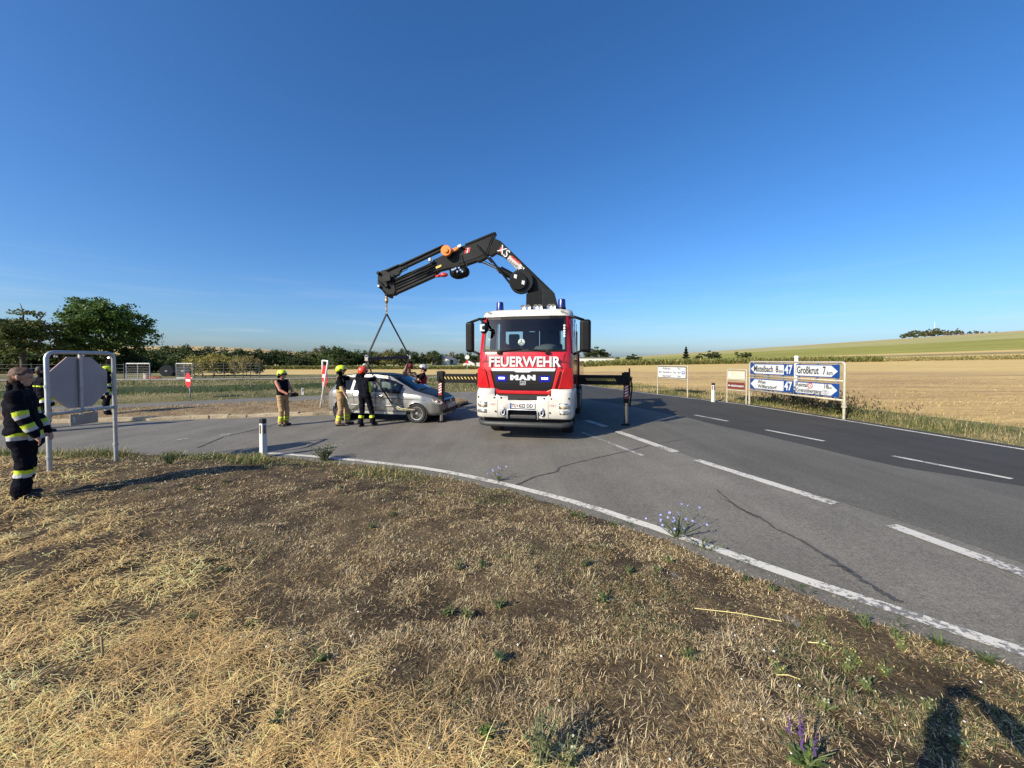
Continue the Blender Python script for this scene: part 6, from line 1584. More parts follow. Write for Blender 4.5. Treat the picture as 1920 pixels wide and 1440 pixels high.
wbelt = curve([(0, .62), (.08, .74), (.3, .82), (1, .855), (3, .865), (3.6, .835), (3.95, .74), (4.12, .62), (4.22, .50), (4.27, .40)])
xs = np.unique(np.concatenate([np.linspace(0, .2, 6), np.arange(.2, 4.0, .05), np.linspace(4.0, 4.27, 9), [2.55, 3.28]]))
NS = 12
def section(x):
    zt, zb, wb = float(ztop(x)), float(zbelt(x)), float(wbelt(x)); g = min(1, max(0, (zt - zb) / .30)); wm = wb + .03
    zbt = .24 + .10 * max(0, (x - 3.95) / .3) * 0 + .05 * max(0, (.3 - x) / .3)
    low = [(wm - .10, zbt), (wm - .015, zbt + .08), (wm, .46), (wm + .008, .62), (wm - .002, zb - .10), (wb, zb)]
    low = [(p[0], min(p[1], zb - .002 * (5 - i))) for i, p in enumerate(low)]
    d = [0]
    for a, b_ in zip(low, low[1:]): d.append(d[-1] + math.hypot(a[0] - b_[0], a[1] - b_[1]) + 1e-6)
    t = np.linspace(0, d[-1], NS + 1); pts = [(float(np.interp(q, d, [p[0] for p in low])), float(np.interp(q, d, [p[1] for p in low]))) for q in t]
    wr = (wb - .10) * (1 - g) + .585 * g; ze = zt - .015 - .05 * g
    w0 = (wb - .012, zb + .018 * g + .002)
    for q in (0.0, .86, 1.0): pts.append((w0[0] + (wr - w0[0]) * q, w0[1] + (ze - w0[1]) * q))
    pts += [(wr * .86, zt - .012 * g - .006), (wr * .45, zt - .001), (0, zt)]
    return pts
SEC = [section(float(x)) for x in xs]; NP = len(SEC[0])
WC = [(.66, .316), (3.44, .316)]; RA = .352
def in_arch(x, z, r): return any((x - a) ** 2 + (z - c) ** 2 < r * r for a, c in WC)
def car_side(sgn):
    V = []
    for x, s in zip(xs, SEC):
        for j, (y, z) in enumerate(s):
            xx, zz, yy = float(x), z, y
            if j <= NS:
                for a, c in WC:
                    dx, dz = xx - a, zz - c; r = math.hypot(dx, dz)
                    if r < RA + .03 and r > 1e-3:
                        if r > RA - .045: k = RA / r; xx, zz = a + dx * k, c + dz * k
                        yy = y + .012
                # crumple on the front door of the camera side
                if sgn < 0 and 2.05 < xx < 2.95 and .4 < zz < .95: yy -= .028 * math.sin((xx - 2.05) / .9 * math.pi) * (.4 + 1.2 * float(vnoise(xx * 6, zz * 7, 3)))
            V.append((xx, sgn * yy, zz))
    return V
groups = {'body': [], 'roof': [], 'bonnet': [], 'windscreen': [], 'rear_window': [], 'side_window_a': [], 'side_window_b': [], 'side_window_c': [], 'pillar': []}
VA = {s: car_side(s) for s in (-1, 1)}
parts = {}
for sgn in (-1, 1):
    V = VA[sgn]
    for i in range(len(xs) - 1):
        xm = (xs[i] + xs[i + 1]) / 2
        for j in range(NP - 1):
            q = (i * NP + j, (i + 1) * NP + j, (i + 1) * NP + j + 1, i * NP + j + 1)
            zc = sum(SEC[i][k][1] for k in (j, j + 1)) / 2
            if j < NS and in_arch(xm, zc, RA - .02): continue
            key = 'body'
            if j == NS + 1:
                if .50 < xm < 1.02: key = 'quarter_window'
                elif 1.08 < xm < 1.92: key = 'rear_door_window'
                elif 1.99 < xm < 2.86: key = 'front_door_window'
                elif 1.92 <= xm <= 1.99: key = 'door_pillar'
            if j == NS and .45 < xm < 2.95: key = 'door_pillar'
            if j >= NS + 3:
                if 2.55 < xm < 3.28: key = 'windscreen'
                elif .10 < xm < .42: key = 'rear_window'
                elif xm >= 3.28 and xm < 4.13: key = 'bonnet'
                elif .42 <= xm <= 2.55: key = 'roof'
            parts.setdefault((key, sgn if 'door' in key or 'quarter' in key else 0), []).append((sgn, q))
cm = {'body': 'car_silver', 'quarter_window': 'car_glass', 'rear_door_window': 'car_glass', 'front_door_window': 'car_glass', 'door_pillar': 'car_black', 'windscreen': 'car_screen', 'rear_window': 'car_screen', 'bonnet': 'car_painted_reflection', 'roof': 'car_painted_reflection'}
NV = len(VA[-1]); allv = VA[-1] + VA[1]
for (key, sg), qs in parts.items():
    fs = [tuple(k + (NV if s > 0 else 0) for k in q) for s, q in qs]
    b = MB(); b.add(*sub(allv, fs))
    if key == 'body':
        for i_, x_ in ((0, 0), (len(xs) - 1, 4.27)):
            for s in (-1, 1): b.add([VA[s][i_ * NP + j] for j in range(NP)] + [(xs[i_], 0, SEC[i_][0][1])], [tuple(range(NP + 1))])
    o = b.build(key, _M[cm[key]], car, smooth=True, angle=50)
    if key == 'body':
        bm_ = bmesh.new(); bm_.from_mesh(o.data); bmesh.ops.remove_doubles(bm_, verts=bm_.verts, dist=.0005); bmesh.ops.recalc_face_normals(bm_, faces=bm_.faces); bm_.to_mesh(o.data); bm_.free(); o.data.set_sharp_from_angle(angle=R(50))
        body = o
def cw(b, name, m, par=car, **k): return b.build(name, m, par, **k)
# underbody, wheel wells, seats
b = MB(); b.box((2.1, 0, .34), (3.9, 1.30, .16)); b.box((2.1, 0, .60), (2.2, 1.5, .36)); cw(b, 'underbody', _M['car_black'])
for a, c in WC:
    b = MB(); b.lathe([(.36, -.84), (.36, .84)], (a, 0, c), (0, 1, 0), 24); cw(b, 'wheel_well', _M['car_black'], smooth=True, angle=40)
for y_ in (-.37, .37):
    b = MB(); b.box((1.85, y_, .78), (.45, .46, .16)); b.box((1.62, y_, 1.03), (.14, .44, .55)); b.box((1.58, y_, 1.36), (.09, .26, .16)); cw(b, 'seat', _M['car_black'], bevel=.03)
    b = MB(); b.box((.95, y_, .98), (.14, .55, .5)); cw(b, 'rear_seat', _M['car_black'], bevel=.03)
b = MB(); b.box((2.85, 0, .90), (.55, 1.45, .14)); cw(b, 'dashboard', _M['car_black'], bevel=.04)
b = MB(); b.tube([(2.52 + .05 * math.sin(a), .37 + .18 * math.cos(a), 1.0 + .17 * math.sin(a)) for a in np.linspace(0, 2 * math.pi, 20)], .015, 6, cap=False); cw(b, 'steering_wheel', _M['car_black'], smooth=True)
b = MB(); b.sphere((2.1, -.60, 1.16), .2, 14, 10, (1.9, .25, .75)); b.sphere((1.45, -.60, 1.2), .17, 12, 8, (1.6, .25, .8)); b.sphere((2.45, -.35, 1.05), .2, 12, 8, (.7, .9, .9)); o = cw(b, 'airbag', _M['airbag'], smooth=True)
for v_ in o.data.vertices: v_.co += Vector((random.uniform(-.012, .012), random.uniform(-.01, .01), random.uniform(-.012, .012)))
# wheels
for (a, c) in WC:
    for s in (-1, 1):
        y_ = s * .775; h = .10; r = .316
        b = MB(); b.lathe([(.205, -h * .8), (.285, -h), (.310, -h * .8), (r, -h * .45), (r, h * .45), (.310, h * .8), (.285, h), (.205, h * .8)], (a, y_, c), (0, 1, 0), 40); w_ = cw(b, 'wheel', _M['tyre'], smooth=True, angle=35)
        b = MB(); b.lathe([(.208, s * h * .95), (.218, s * h * .9), (.200, s * h * .7), (.200, -s * h * .6), (.001, -s * h * .4)], (a, y_, c), (0, 1, 0), 36); b.mi = 1; cw(b, 'rim_barrel', _M['car_black'], w_, smooth=True, angle=40)
        b = MB(); b.lathe([(.200, s * h * .95), (.216, s * h * .98), (.218, s * h * .8)], (a, y_, c), (0, 1, 0), 36)
        for k in range(5):
            t = 2 * math.pi * k / 5 + .31; q = Matrix.Rotation(t, 3, 'Y'); vv = []
            for (rr, wd, yy) in ((.03, .042, .06), (.12, .036, .085), (.208, .052, .09)):
                for sx in (-1, 1): vv.append(Vector((a, y_ + s * yy, c)) + q @ Vector((sx * wd, 0, rr)))
            b.prism([vv[0], vv[2], vv[4], vv[5], vv[3], vv[1]], (0, -s, 0), .025)
        b.lathe([(.045, s * .055), (.04, s * .098), (.001, s * .10)], (a, y_, c), (0, 1, 0), 16); cw(b, 'rim_spokes', _M['alloy'], w_)
# trim and sill reflection on both flanks
def flank(x, z, s):
    k = int(np.argmin(abs(xs - x))); sec = SEC[k][:NS + 1]; return s * float(np.interp(z, [p[1] for p in sec], [p[0] for p in sec]))
for s in (-1, 1):
    for x_, z0, z1 in ((1.08, .50, 1.0), (1.96, .34, .98), (2.98, .38, .93)):
        b = MB(); zz = np.linspace(z0, z1, 8); b.tube([(x_ + (.0 if x_ > 1.5 else .12 * (1 - t)), flank(x_, z, s) + s * .001, z) for z, t in zip(zz, np.linspace(0, 1, 8))], .007, 5); cw(b, 'door_seam', _M['car_black'])
    for x_ in (1.25, 2.14): b = MB(); b.box((x_, flank(x_, .86, s) + s * .018, .86), (.19, .03, .03)); cw(b, 'door_handle', _M['car_silver'], bevel=.008)
    b = MB(); n_ = 20; xx = np.linspace(1.06, 3.06, n_); vv = []
    for x_ in xx: vv += [(x_, flank(x_, .30, s) + s * .016, .265), (x_, flank(x_, .36, s) + s * .014, .345)]
    b.add(vv, [(2 * i, 2 * i + 2, 2 * i + 3, 2 * i + 1) for i in range(n_ - 1)]); cw(b, 'sill_reflection', _M['sill_bright'], smooth=True)  # bright reflection along the sill, built as a pale strip
    b = MB(); xx = np.linspace(1.06, 3.0, n_); b.tube([(x_, flank(x_, .55, s) + s * .004, .55) for x_ in xx], .014, 5); cw(b, 'rub_strip', _M['sill_bright'])
    b = MB(); xx = np.linspace(.3, 3.75, 30); b.tube([(x_, flank(x_, .80 - .03 * abs(x_ - 2), s) + s * .0, .80 - .03 * abs(x_ - 2)) for x_ in xx], .008, 5); cw(b, 'body_crease', _M['car_black'])
    b = MB(); b.sphere((2.72, s * 1.0, 1.02), .10, 14, 10, (.75, 1.1, .75)); m_ = cw(b, 'door_mirror', _M['car_black'], smooth=True); b = MB(); b.beam((2.75, s * .84, .99), (2.73, s * .95, 1.0), .06, .05); cw(b, 'mirror_foot', _M['car_black'], m_)
    # headlight
    hp_ = [(3.93, .70), (4.05, .62), (4.17, .60), (4.20, .66), (4.12, .745), (3.90, .80)]
    b = MB(); vv = []
    for x_, z_ in hp_:
        k = int(np.argmin(abs(xs - x_))); y_ = flank(x_, min(z_, SEC[k][NS][1] - .004), s); vv.append((x_ + .012, y_ + s * .012, z_))
    b.add(vv, [tuple(range(6))]); cw(b, 'headlight', mat('car_lamp', (.48, .48, .45), .4, .1))
    b = MB(); b.sphere((4.06, flank(4.06, .68, s) - s * .01, .685), .045, 12, 8); cw(b, 'headlight_bulb', _M['lamp_warm'], smooth=True)
    b = MB(); b.box((.06, s * .66, .92), (.05, .12, .22)); cw(b, 'tail_light', mat('tail_red', (.35, .02, .02), .25), bevel=.02)
    b = MB(); b.tube([(x_, flank(x_, .70, s) * 0 + s * .59, float(ztop(x_)) - .052) for x_ in np.linspace(.55, 2.5, 14)], .014, 6); cw(b, 'roof_rail', _M['sill_bright'], smooth=True)
# face of the car
b = MB(); b.box((4.235, 0, .655), (.05, .78, .14)); gl_ = cw(b, 'grille', _M['car_black'], bevel=.01)
for z_ in (.61, .655, .70): b = MB(); b.box((4.268 - (z_ - .61) * .3, 0, z_), (.018, .76, .014)); cw(b, 'grille_bar', _M['chrome'], gl_)
b = MB(); b.lathe([(.062, 0), (.066, .012), (.054, .012)], (4.268, 0, .66), (1, 0, 0), 24)
for a in (90, 210, 330): b.beam((4.276, 0, .66), (4.276, .055 * math.cos(R(a)), .66 + .055 * math.sin(R(a))), .012, .01, (1, 0, 0))
cw(b, 'maker_star', _M['chrome'], gl_)
b = MB(); b.box((4.25, 0, .38), (.06, 1.0, .16)); cw(b, 'lower_intake', _M['car_black'], bevel=.02)
for s in (-1, 1): b = MB(); b.box((4.20, s * .56, .38), (.06, .20, .12), Matrix.Rotation(-s * .7, 3, 'Z')); cw(b, 'fog_intake', _M['car_black'], bevel=.02)
b = MB(); b.box((4.285, 0, .50), (.012, .50, .105)); cw(b, 'licence_plate', _M['letter_white'])
for x0 in (.0,): b = MB(); b.beam((3.35, -.5, 1.06), (3.30, .15, 1.075), .02, .015); cw(b, 'wiper', _M['car_black'])

# ================================================================== sling gear
def car_w(x, y, z): return car.matrix_basis @ Vector((x, y, z))
bpy.context.view_layer.update()
car_mat = Matrix.Translation(CAR_O) @ Matrix.Rotation(CAR_A, 4, 'Z')
def cwp(x, y, z): return car_mat @ Vector((x, y, z))
mat('sling_black', (0.012, 0.012, 0.013), .8); mat('rope_pale', (.42, .38, .24), .8, var=.3, scale=40); mat('beam_steel', (.030, .030, .032), .5)
NB_ = at(688, 673, 12.55); FB_ = at(767, 669.5, 14.1)
tkm = Matrix.Translation(truck.location) @ Matrix.Rotation(TYAW, 4, 'Z')
HT_ = tkm @ Vector((hk0.x, hk0.y, hk0.z - .24 - 4 * .075 - .06))
sg = empty('lifting_sling', HT_, 0, 'black webbing sling with spreader beam hanging from the crane hook', 'sling')
def rel(p): return Vector(p) - HT_
def strap(name, pts, w, t, m, par=sg):
    b = MB()
    for a, c in zip(pts, pts[1:]): b.beam(rel(a), rel(c), w, t, (0.3, 1, 0))
    return b.build(name, m, par)
strap('strap', [HT_, NB_ + Vector((0, 0, .05))], .055, .02, _M['sling_black']); strap('strap', [HT_, FB_ + Vector((0, 0, .05))], .055, .02, _M['sling_black'])
b = MB(); b.beam(rel(NB_), rel(FB_), .09, .11); sb_ = b.build('spreader_beam', _M['beam_steel'], sg, bevel=.008)
for p in (NB_, FB_): b = MB(); b.tube([rel(p) + Vector((.05 * math.cos(a), -.02, .06 + .06 * math.sin(a))) for a in np.linspace(0, 6.28, 13)], .016, 6, cap=False); b.box(rel(p) + Vector((0, 0, .0)), (.10, .12, .12)); b.build('shackle', _M['lamp_chrome'], sb_, smooth=True, angle=40)
wf, wr_ = cwp(3.40, -.92, .42), cwp(.68, -.95, .12)
k1 = at(735, 757, 12.35)
strap('strap', [NB_, at(697, 700, 12.4), k1], .05, .014, _M['sling_black']); strap('strap', [at(694, 690, 12.45), at(706, 725, 12.5), cwp(1.25, -.93, .45), wr_], .035, .012, _M['sling_black'])
b = MB(); b.tube([rel(k1), rel(at(752, 766, 12.3)), rel(wf) + Vector((0, 0, .02)), rel(wf)], .022, 8); b.tube([rel(k1) + Vector((0, 0, -.01)), rel(at(748, 768, 12.28)), rel(wf) + Vector((-.05, 0, -.03))], .018, 8); b.build('wheel_strap', _M['rope_pale'], sg, smooth=True)
b = MB(); c = rel(cwp(.68, -.90, .20)); b.tube([c + Vector((.16 * math.cos(a), -.04, -.02 + .10 * math.sin(a))) for a in np.linspace(0, 6.28, 16)], .02, 6, cap=False); b.build('wheel_strap', _M['rope_pale'], sg, smooth=True)
strap('strap', [FB_, cwp(2.0, 1.05, 1.2), cwp(3.40, .95, .45)], .05, .014, _M['sling_black']); strap('strap', [FB_, cwp(1.9, 1.05, 1.2), cwp(.68, .95, .35)], .05, .014, _M['sling_black'])
# ================================================================== people
SK = mat('skin', (0.42, 0.24, 0.165), .55, var=.08, scale=20); mat('skin_red', (0.42, 0.17, 0.11), .55, var=.1, scale=20)
mat('navy_cloth', (0.006, 0.0065, 0.011), .9, var=.3, scale=9, spec=.08); mat('tan_cloth', (0.36, 0.235, 0.115), .85, var=.2, scale=9); mat('olive_cloth', (0.07, 0.065, 0.035), .9, var=.2)
mat('hi_yellow', (0.50, 0.62, 0.02), .6, var=.05); mat('silver_band', (0.42, 0.43, 0.42), .4, var=.08); mat('red_cloth', (0.36, 0.02, 0.03), .8, var=.15)
mat('boot_black', (0.012, 0.012, 0.012), .5, var=.3); mat('hair_brown', (0.10, 0.045, 0.025), .6, var=.4, scale=60, bump=.5, bscale=120); mat('hair_dark', (0.025, 0.018, 0.014), .6, var=.4, scale=60)
mat('eye_dark', (0.02, 0.02, 0.02), .2); mat('glove_pale', (0.46, 0.52, 0.34), .8, var=.3, scale=30); mat('glove_grey', (0.5, 0.5, 0.48), .8); mat('shirt_white', (0.62, 0.62, 0.62), .8)
mat('helmet_yellow', (0.55, 0.68, 0.01), .3, coat=.5, var=.04); mat('helmet_orange', (0.72, 0.06, 0.02), .35, coat=.4, var=.05); mat('helmet_silver', (0.50, 0.49, 0.46), .3, .3, coat=.4); mat('cap_red', (0.22, 0.02, 0.02), .7, var=.2)
mat('vest_dark', (0.009, 0.009, 0.012), .9, var=.2, spec=.08); mat('helmet_black', (0.012, 0.012, 0.013), .4); mat('vest_side', (0.42, 0.55, 0.02), .7)

def capsule(b, a, c, r0, r1, n=14):
    a = Vector(a); c = Vector(c); d = c - a; L = d.length
    if L < 1e-5: d = Vector((0, 0, 1)); L = 1e-5
    pr = [(r0 * math.cos(t), r0 * math.sin(t)) for t in np.linspace(-math.pi / 2 + .05, 0, 5)] + [(r1 * math.cos(t), L + r1 * math.sin(t)) for t in np.linspace(0, math.pi / 2 - .05, 5)]
    b.lathe(pr, a, d, n)

def ik(S, T, l1, l2, pole):
    S = Vector(S); T = Vector(T); d = T - S; L = min(d.length, (l1 + l2) * .995); d.normalize(); T = S + d * L
    a = (l1 * l1 - l2 * l2 + L * L) / (2 * L); h = math.sqrt(max(0, l1 * l1 - a * a))
    p = Vector(pole); p = p - d * p.dot(d)
    if p.length < 1e-4: p = Vector((0, -1, 0)) - d * (-d.y)
    p.normalize()
    return S + d * a + p * h, T

def make_person(label, loc, face, H=1.78, dress=None, handR=None, handL=None, poleR=(.6, -.6, -.6), poleL=(-.6, -.6, -.6), feet=None, lean=(0, 0), head_yaw=0.0, head_pitch=0.0, helmet=None, hair=None, grip=None, voxel=.0105, seed=0, coat=False, extra=None):
    """loc: ground point; face: world direction faced; hands: local targets (x right, y forward, z up)"""
    D = dress; rz_ = math.atan2(-face[0], face[1]); k = H / 1.78
    e = empty('person', loc, rz_, label, 'person')
    P = []      # (a, c, r0, r1, region, bands)
    def add(a, c, r0, r1, reg, bands=()): P.append((Vector(a) * k, Vector(c) * k, r0 * k, r1 * k, reg, bands))
    lx, ly = lean
    hip = Vector((lx * .3, ly * .3, .95)); ch = Vector((lx * .8, ly * .8, 1.32)); nk = Vector((lx, ly, 1.50)); hd = Vector((lx * 1.05, ly * 1.05 + .015, 1.665))
    sh = {1: Vector((lx + .195, ly, 1.43)), -1: Vector((lx - .195, ly, 1.43))}
    top, leg, sleeve = D['top'], D['leg'], D.get('sleeve', 'long')
    bulk = D.get('bulk', 1.0)
    # legs
    ft = feet or {1: (.11, .02), -1: (-.11, .0)}
    for s in (1, -1):
        hp = hip + Vector((s * .095, 0, -.02)); an = Vector((ft[s][0], ft[s][1], .10)); kn, an = ik(hp, an, .425, .412, (0, 1, 0))
        lb = D.get('leg_bands', ())
        add(hp, kn, .100 * bulk, .078 * bulk, leg); add(kn, an + Vector((0, 0, .02)), .076 * bulk, .080 * bulk, leg, lb)
        fdir = Vector((s * .12, 1, 0)).normalized(); add(an + Vector((0, -.04, -.055)), an + fdir * .155 + Vector((0, 0, -.065)), .045, .038, 'boot'); add(an + Vector((0, 0, -.02)), an + Vector((0, 0, .04)), .058, .062, 'boot'); add(an + fdir * .05 + Vector((0, 0, -.055)), an + fdir * .15 + Vector((0, 0, -.06)), .048, .042, 'boot')
    # torso
    add(hip + Vector((-.075, 0, 0)), hip + Vector((.075, 0, 0)), .120 * bulk, .120 * bulk, D.get('waist', leg))
    for s in (1, -1):
        add(hip + Vector((s * .07, .0, .06)), ch + Vector((s * .085, 0, 0)), .112 * bulk, .118 * bulk, top, D.get('torso_bands', ()))
        add(ch + Vector((s * .06, .0, .0)), nk + Vector((s * .07, -.005, -.10)), .115 * bulk, .080, top)
    if D.get('flank'):
        for s in (1, -1): add(hip + Vector((s * .13, .03, .12)), ch + Vector((s * .15, .03, .06)), .072, .070, D['flank'])
    if D.get('braces'):
        for s in (1, -1): add(hip + Vector((s * .06, -.115, .14)), sh[s] + Vector((-s * .07, -.06, .05)), .03, .028, D['braces']); add(sh[s] + Vector((-s * .07, -.05, .05)), hip + Vector((s * .08, .105, .18)), .03, .03, D['braces'])
        add(hip + Vector((-.07, 0, .10)), hip + Vector((.07, 0, .10)), .132, .132, D['braces'])
    if coat:
        for s in (1, -1): add(hip + Vector((s * .08, 0, .30)), hip + Vector((s * .10, .01, -.16)), .110, .114, top, D.get('coat_bands', ()))
        add(hip + Vector((.04, .06, .25)), hip + Vector((.07, .13, -.18)), .10, .09, top, D.get('coat_bands', ())); add(hip + Vector((-.04, .06, .25)), hip + Vector((-.07, .12, -.18)), .10, .09, top, D.get('coat_bands', ()))
    add(sh[-1] + Vector((.03, 0, .0)), sh[1] + Vector((-.03, 0, .0)), .075 * bulk, .075 * bulk, top)
    # neck and head
    yaw = Matrix.Rotation(head_yaw, 3, 'Z') @ Matrix.Rotation(head_pitch, 3, 'X')
    def hp_(x, y, z): return hd + yaw @ Vector((x, y, z))
    skin = D.get('skin', 'skin')
    add(nk + Vector((0, -.01, -.04)), hd + Vector((0, -.01, -.04)), .060, .055, D.get('neck', skin))
    add(hp_(0, -.015, .035), hp_(0, .02, .03), .092, .086, skin); add(hp_(0, .035, -.045), hp_(0, .055, -.075), .060, .042, skin); add(hp_(0, .06, .0), hp_(0, .075, -.03), .040, .040, skin)
    add(hp_(0, .10, .015), hp_(0, .118, -.02), .012, .017, skin); add(hp_(-.018, .090, -.058), hp_(.018, .090, -.058), .011, .011, D.get('lip', skin))
    for s in (1, -1):
        add(hp_(s * .034, .090, .018), hp_(s * .030, .093, .018), .012, .012, 'eye'); add(hp_(s * .093, -.01, .02), hp_(s * .092, -.005, -.02), .018, .012, skin)
    if hair:
        add(hp_(0, -.03, .065), hp_(0, .03, .075), .086, .072, hair); add(hp_(0, -.05, .02), hp_(0, -.055, -.035), .078, .058, hair); add(hp_(0, .05, .09), hp_(0, .07, .075), .045, .030, hair)
        for s in (1, -1): add(hp_(s * .055, -.03, .05), hp_(s * .060, .02, .06), .045, .035, hair)
    # arms and hands
    hands = {1: (handR or (.24, .08, .80), poleR), -1: (handL or (-.24, .08, .80), poleL)}
    for s in (1, -1):
        T, pole = hands[s]; T = Vector(T) / k; el, wr_ = ik(sh[s], T, .30, .27, pole)
        ab = D.get('arm_bands', ()); fb = D.get('fore_bands', ())
        if sleeve == 'long': add(sh[s], el, .078 * bulk, .064 * bulk, top, ab); add(el, wr_, .063 * bulk, .052 * bulk, top, fb)
        elif sleeve == 'short': m1 = sh[s].lerp(el, .62); add(sh[s], m1, .076, .070, D.get('sleeve_mat', top)); add(m1, el, .052, .045, skin); add(el, wr_, .046, .032, skin)
        else: add(sh[s], el, .062, .046, skin); add(el, wr_, .047, .032, skin)
        fdir = (wr_ - el).normalized(); g = D.get('glove', skin) if s in D.get('glove_on', (1, -1)) else skin
        side = fdir.cross(Vector((0, 0, 1))); 
        if side.length < .2: side = fdir.cross(Vector((0, 1, 0)))
        side.normalize(); up = side.cross(fdir)
        curl = .9 if grip else .45
        p0 = wr_ + fdir * .02; add(p0, wr_ + fdir * .075, .030, .026, g); add(p0 + side * .018, wr_ + fdir * .08 + side * .022, .020, .018, g); add(p0 - side * .018, wr_ + fdir * .08 - side * .022, .020, .018, g)
        for q, (off, L) in enumerate(((-.033, .062), (-.011, .074), (.011, .070), (.033, .055))):
            b0 = wr_ + fdir * .088 + side * off; b1 = b0 + (fdir * math.cos(curl * .6) - up * math.sin(curl * .6)) * L * .5; b2 = b1 + (fdir * math.cos(curl * 1.6) - up * math.sin(curl * 1.6)) * L * .5
            add(b0, b1, .0095, .009, g); add(b1, b2, .009, .0075, g)
        t0 = wr_ + fdir * .03 - side * s * .030; t1 = t0 + (fdir * .6 - side * s * .65 - up * .35).normalized() * .035; t2 = t1 + (fdir * .9 - up * .3).normalized() * .032; add(t0, t1, .012, .0105, g); add(t1, t2, .0105, .008, g)
    for q in (extra or ()): add(*q)
    # one continuous surface
    b = MB()
    for (a, c, r0, r1, *_r) in P: capsule(b, a, c, r0, r1)
    me = bpy.data.meshes.new('tmp'); me.from_pydata(b.v, [], b.f)
    t = bpy.data.objects.new('tmp', me); COL.objects.link(t)
    m1 = t.modifiers.new('r', 'REMESH'); m1.mode = 'VOXEL'; m1.voxel_size = voxel
    m2 = t.modifiers.new('s', 'SMOOTH'); m2.factor = .5; m2.iterations = 2
    dg = bpy.context.evaluated_depsgraph_get(); bme = bpy.data.meshes.new_from_object(t.evaluated_get(dg)); bpy.data.objects.remove(t); bpy.data.meshes.remove(me)
    nv = len(bme.vertices); co = np.empty(nv * 3, np.float32); bme.vertices.foreach_get('co', co); co = co.reshape(-1, 3).astype(float)
    nf = len(bme.polygons); ce = np.empty(nf * 3, np.float32); bme.polygons.foreach_get('center', ce); ce = ce.reshape(-1, 3).astype(float)
    def nearest(pts):
        best = np.full(len(pts), 1e9); who = np.zeros(len(pts), int); tt = np.zeros(len(pts))
        for i, (a, c, r0, r1, *_r) in enumerate(P):
            a_ = np.array(a); d_ = np.array(c) - a_; L2 = max(1e-9, d_ @ d_); u = np.clip((pts - a_) @ d_ / L2, 0, 1)
            dist = np.linalg.norm(pts - a_ - u[:, None] * d_, axis=1) - (r0 + (r1 - r0) * u); m_ = dist < best; best[m_] = dist[m_]; who[m_] = i; tt[m_] = u[m_]
        return who, tt
    who, tt = nearest(ce)
    names = []; mi = np.zeros(nf, int)
    def idx(nm):
        nm = {'boot': 'boot_black', 'eye': 'eye_dark'}.get(nm, nm)
        if nm not in names: names.append(nm)
        return names.index(nm)
    for i, (a, c, r0, r1, reg, bands) in enumerate(P):
        m_ = who == i; mi[m_] = idx(reg)
        for (t0, t1, bm_) in bands: mi[m_ & (tt >= t0) & (tt < t1)] = idx(bm_)
    # cloth folds
    wv, _t = nearest(co); cloth = np.array([p[4] not in ('skin', 'skin_red', 'eye', 'boot', 'hair_brown', 'hair_dark') and p[2] > .035 for p in P])[wv]
    nr = np.empty(nv * 3, np.float32); bme.vertices.foreach_get('normal', nr); nr = nr.reshape(-1, 3)
    fold = (fbm(co[:, 0] * 9 + co[:, 1] * 7 + seed, co[:, 2] * 16 + co[:, 0] * 5 + seed, 3 + seed, 2) - .5)
    co += nr * (fold * .030 * cloth)[:, None]
    bme.vertices.foreach_set('co', co.astype(np.float32).ravel())
    bme.materials.clear()
    for nm in names: bme.materials.append(_M[nm])
    bme.polygons.foreach_set('material_index', mi.astype(np.int32)); bme.polygons.foreach_set('use_smooth', np.ones(nf, bool)); bme.update(); bme.name = 'body'
    link('body', bme, e)
    if helmet:
        hm, kind = helmet; b = MB(); c0 = hd * k; rows = []
        q = yaw
        n_ = 22; vv = []; fs = []
        prof = [(0.0, .145), (.06, .138), (.10, .115), (.125, .07), (.132, .02), (.130, -.02)]
        for j, (r, z) in enumerate(prof):
            for i in range(n_):
                a = 2 * math.pi * i / n_; f_ = math.cos(a - math.pi / 2)
                zz = z - (.05 * max(0, -f_) if j == len(prof) - 1 else 0) + (.02 * max(0, f_) if j == len(prof) - 1 else 0); rr = r * (1.0 + .16 * abs(f_))
                vv.append(c0 + q @ (Vector((rr * math.cos(a) * .98, rr * math.sin(a) - .008, zz + .015)) * k))
        for j in range(len(prof) - 1):
            for i in range(n_): fs.append((j * n_ + i, (j + 1) * n_ + i, (j + 1) * n_ + (i + 1) % n_, j * n_ + (i + 1) % n_))
        b.add(vv, fs); ho = b.build('helmet', _M[hm], e, smooth=True); so = ho.modifiers.new('s', 'SOLIDIFY'); so.thickness = .010
        if kind == 'fire':
            b = MB(); 
            for i in range(9):
                a = math.pi / 2 + (i - 4) * .22
                for z in (.045, -.002): b.v.append(tuple(c0 + q @ (Vector((.150 * math.cos(a), .158 * math.sin(a) - .004, z)) * k)))
            for i in range(8): b.f.append((2 * i, 2 * i + 2, 2 * i + 3, 2 * i + 1)); b.m.append(0)
            vo = b.build('visor', _M['helmet_black'], ho, smooth=True); so = vo.modifiers.new('s', 'SOLIDIFY'); so.thickness = .006
            for s in (1, -1): b = MB(); b.lathe([(.040, 0), (.034, .014)], c0 + q @ (Vector((s * .128, .01, .012)) * k), q @ Vector((s, 0, 0)), 14); b.build('side_plate', _M['helmet_black'], ho)
            b = MB(); b.tube([c0 + q @ (Vector((s_, y_, z_)) * k) for s_, y_, z_ in ((-.118, .02, -.03), (-.08, .05, -.10), (0, .075, -.125), (.08, .05, -.10), (.118, .02, -.03))], .008, 6); b.build('chin_strap', _M['helmet_black'], ho)
            b = MB(); 
            for i in range(11):
                a = -math.pi / 2 + (i - 5) * .24
                for z, r in ((-.02, .130), (-.12, .118)): b.v.append(tuple(c0 + q @ (Vector((r * math.cos(a), r * math.sin(a) * 1.12, z)) * k)))
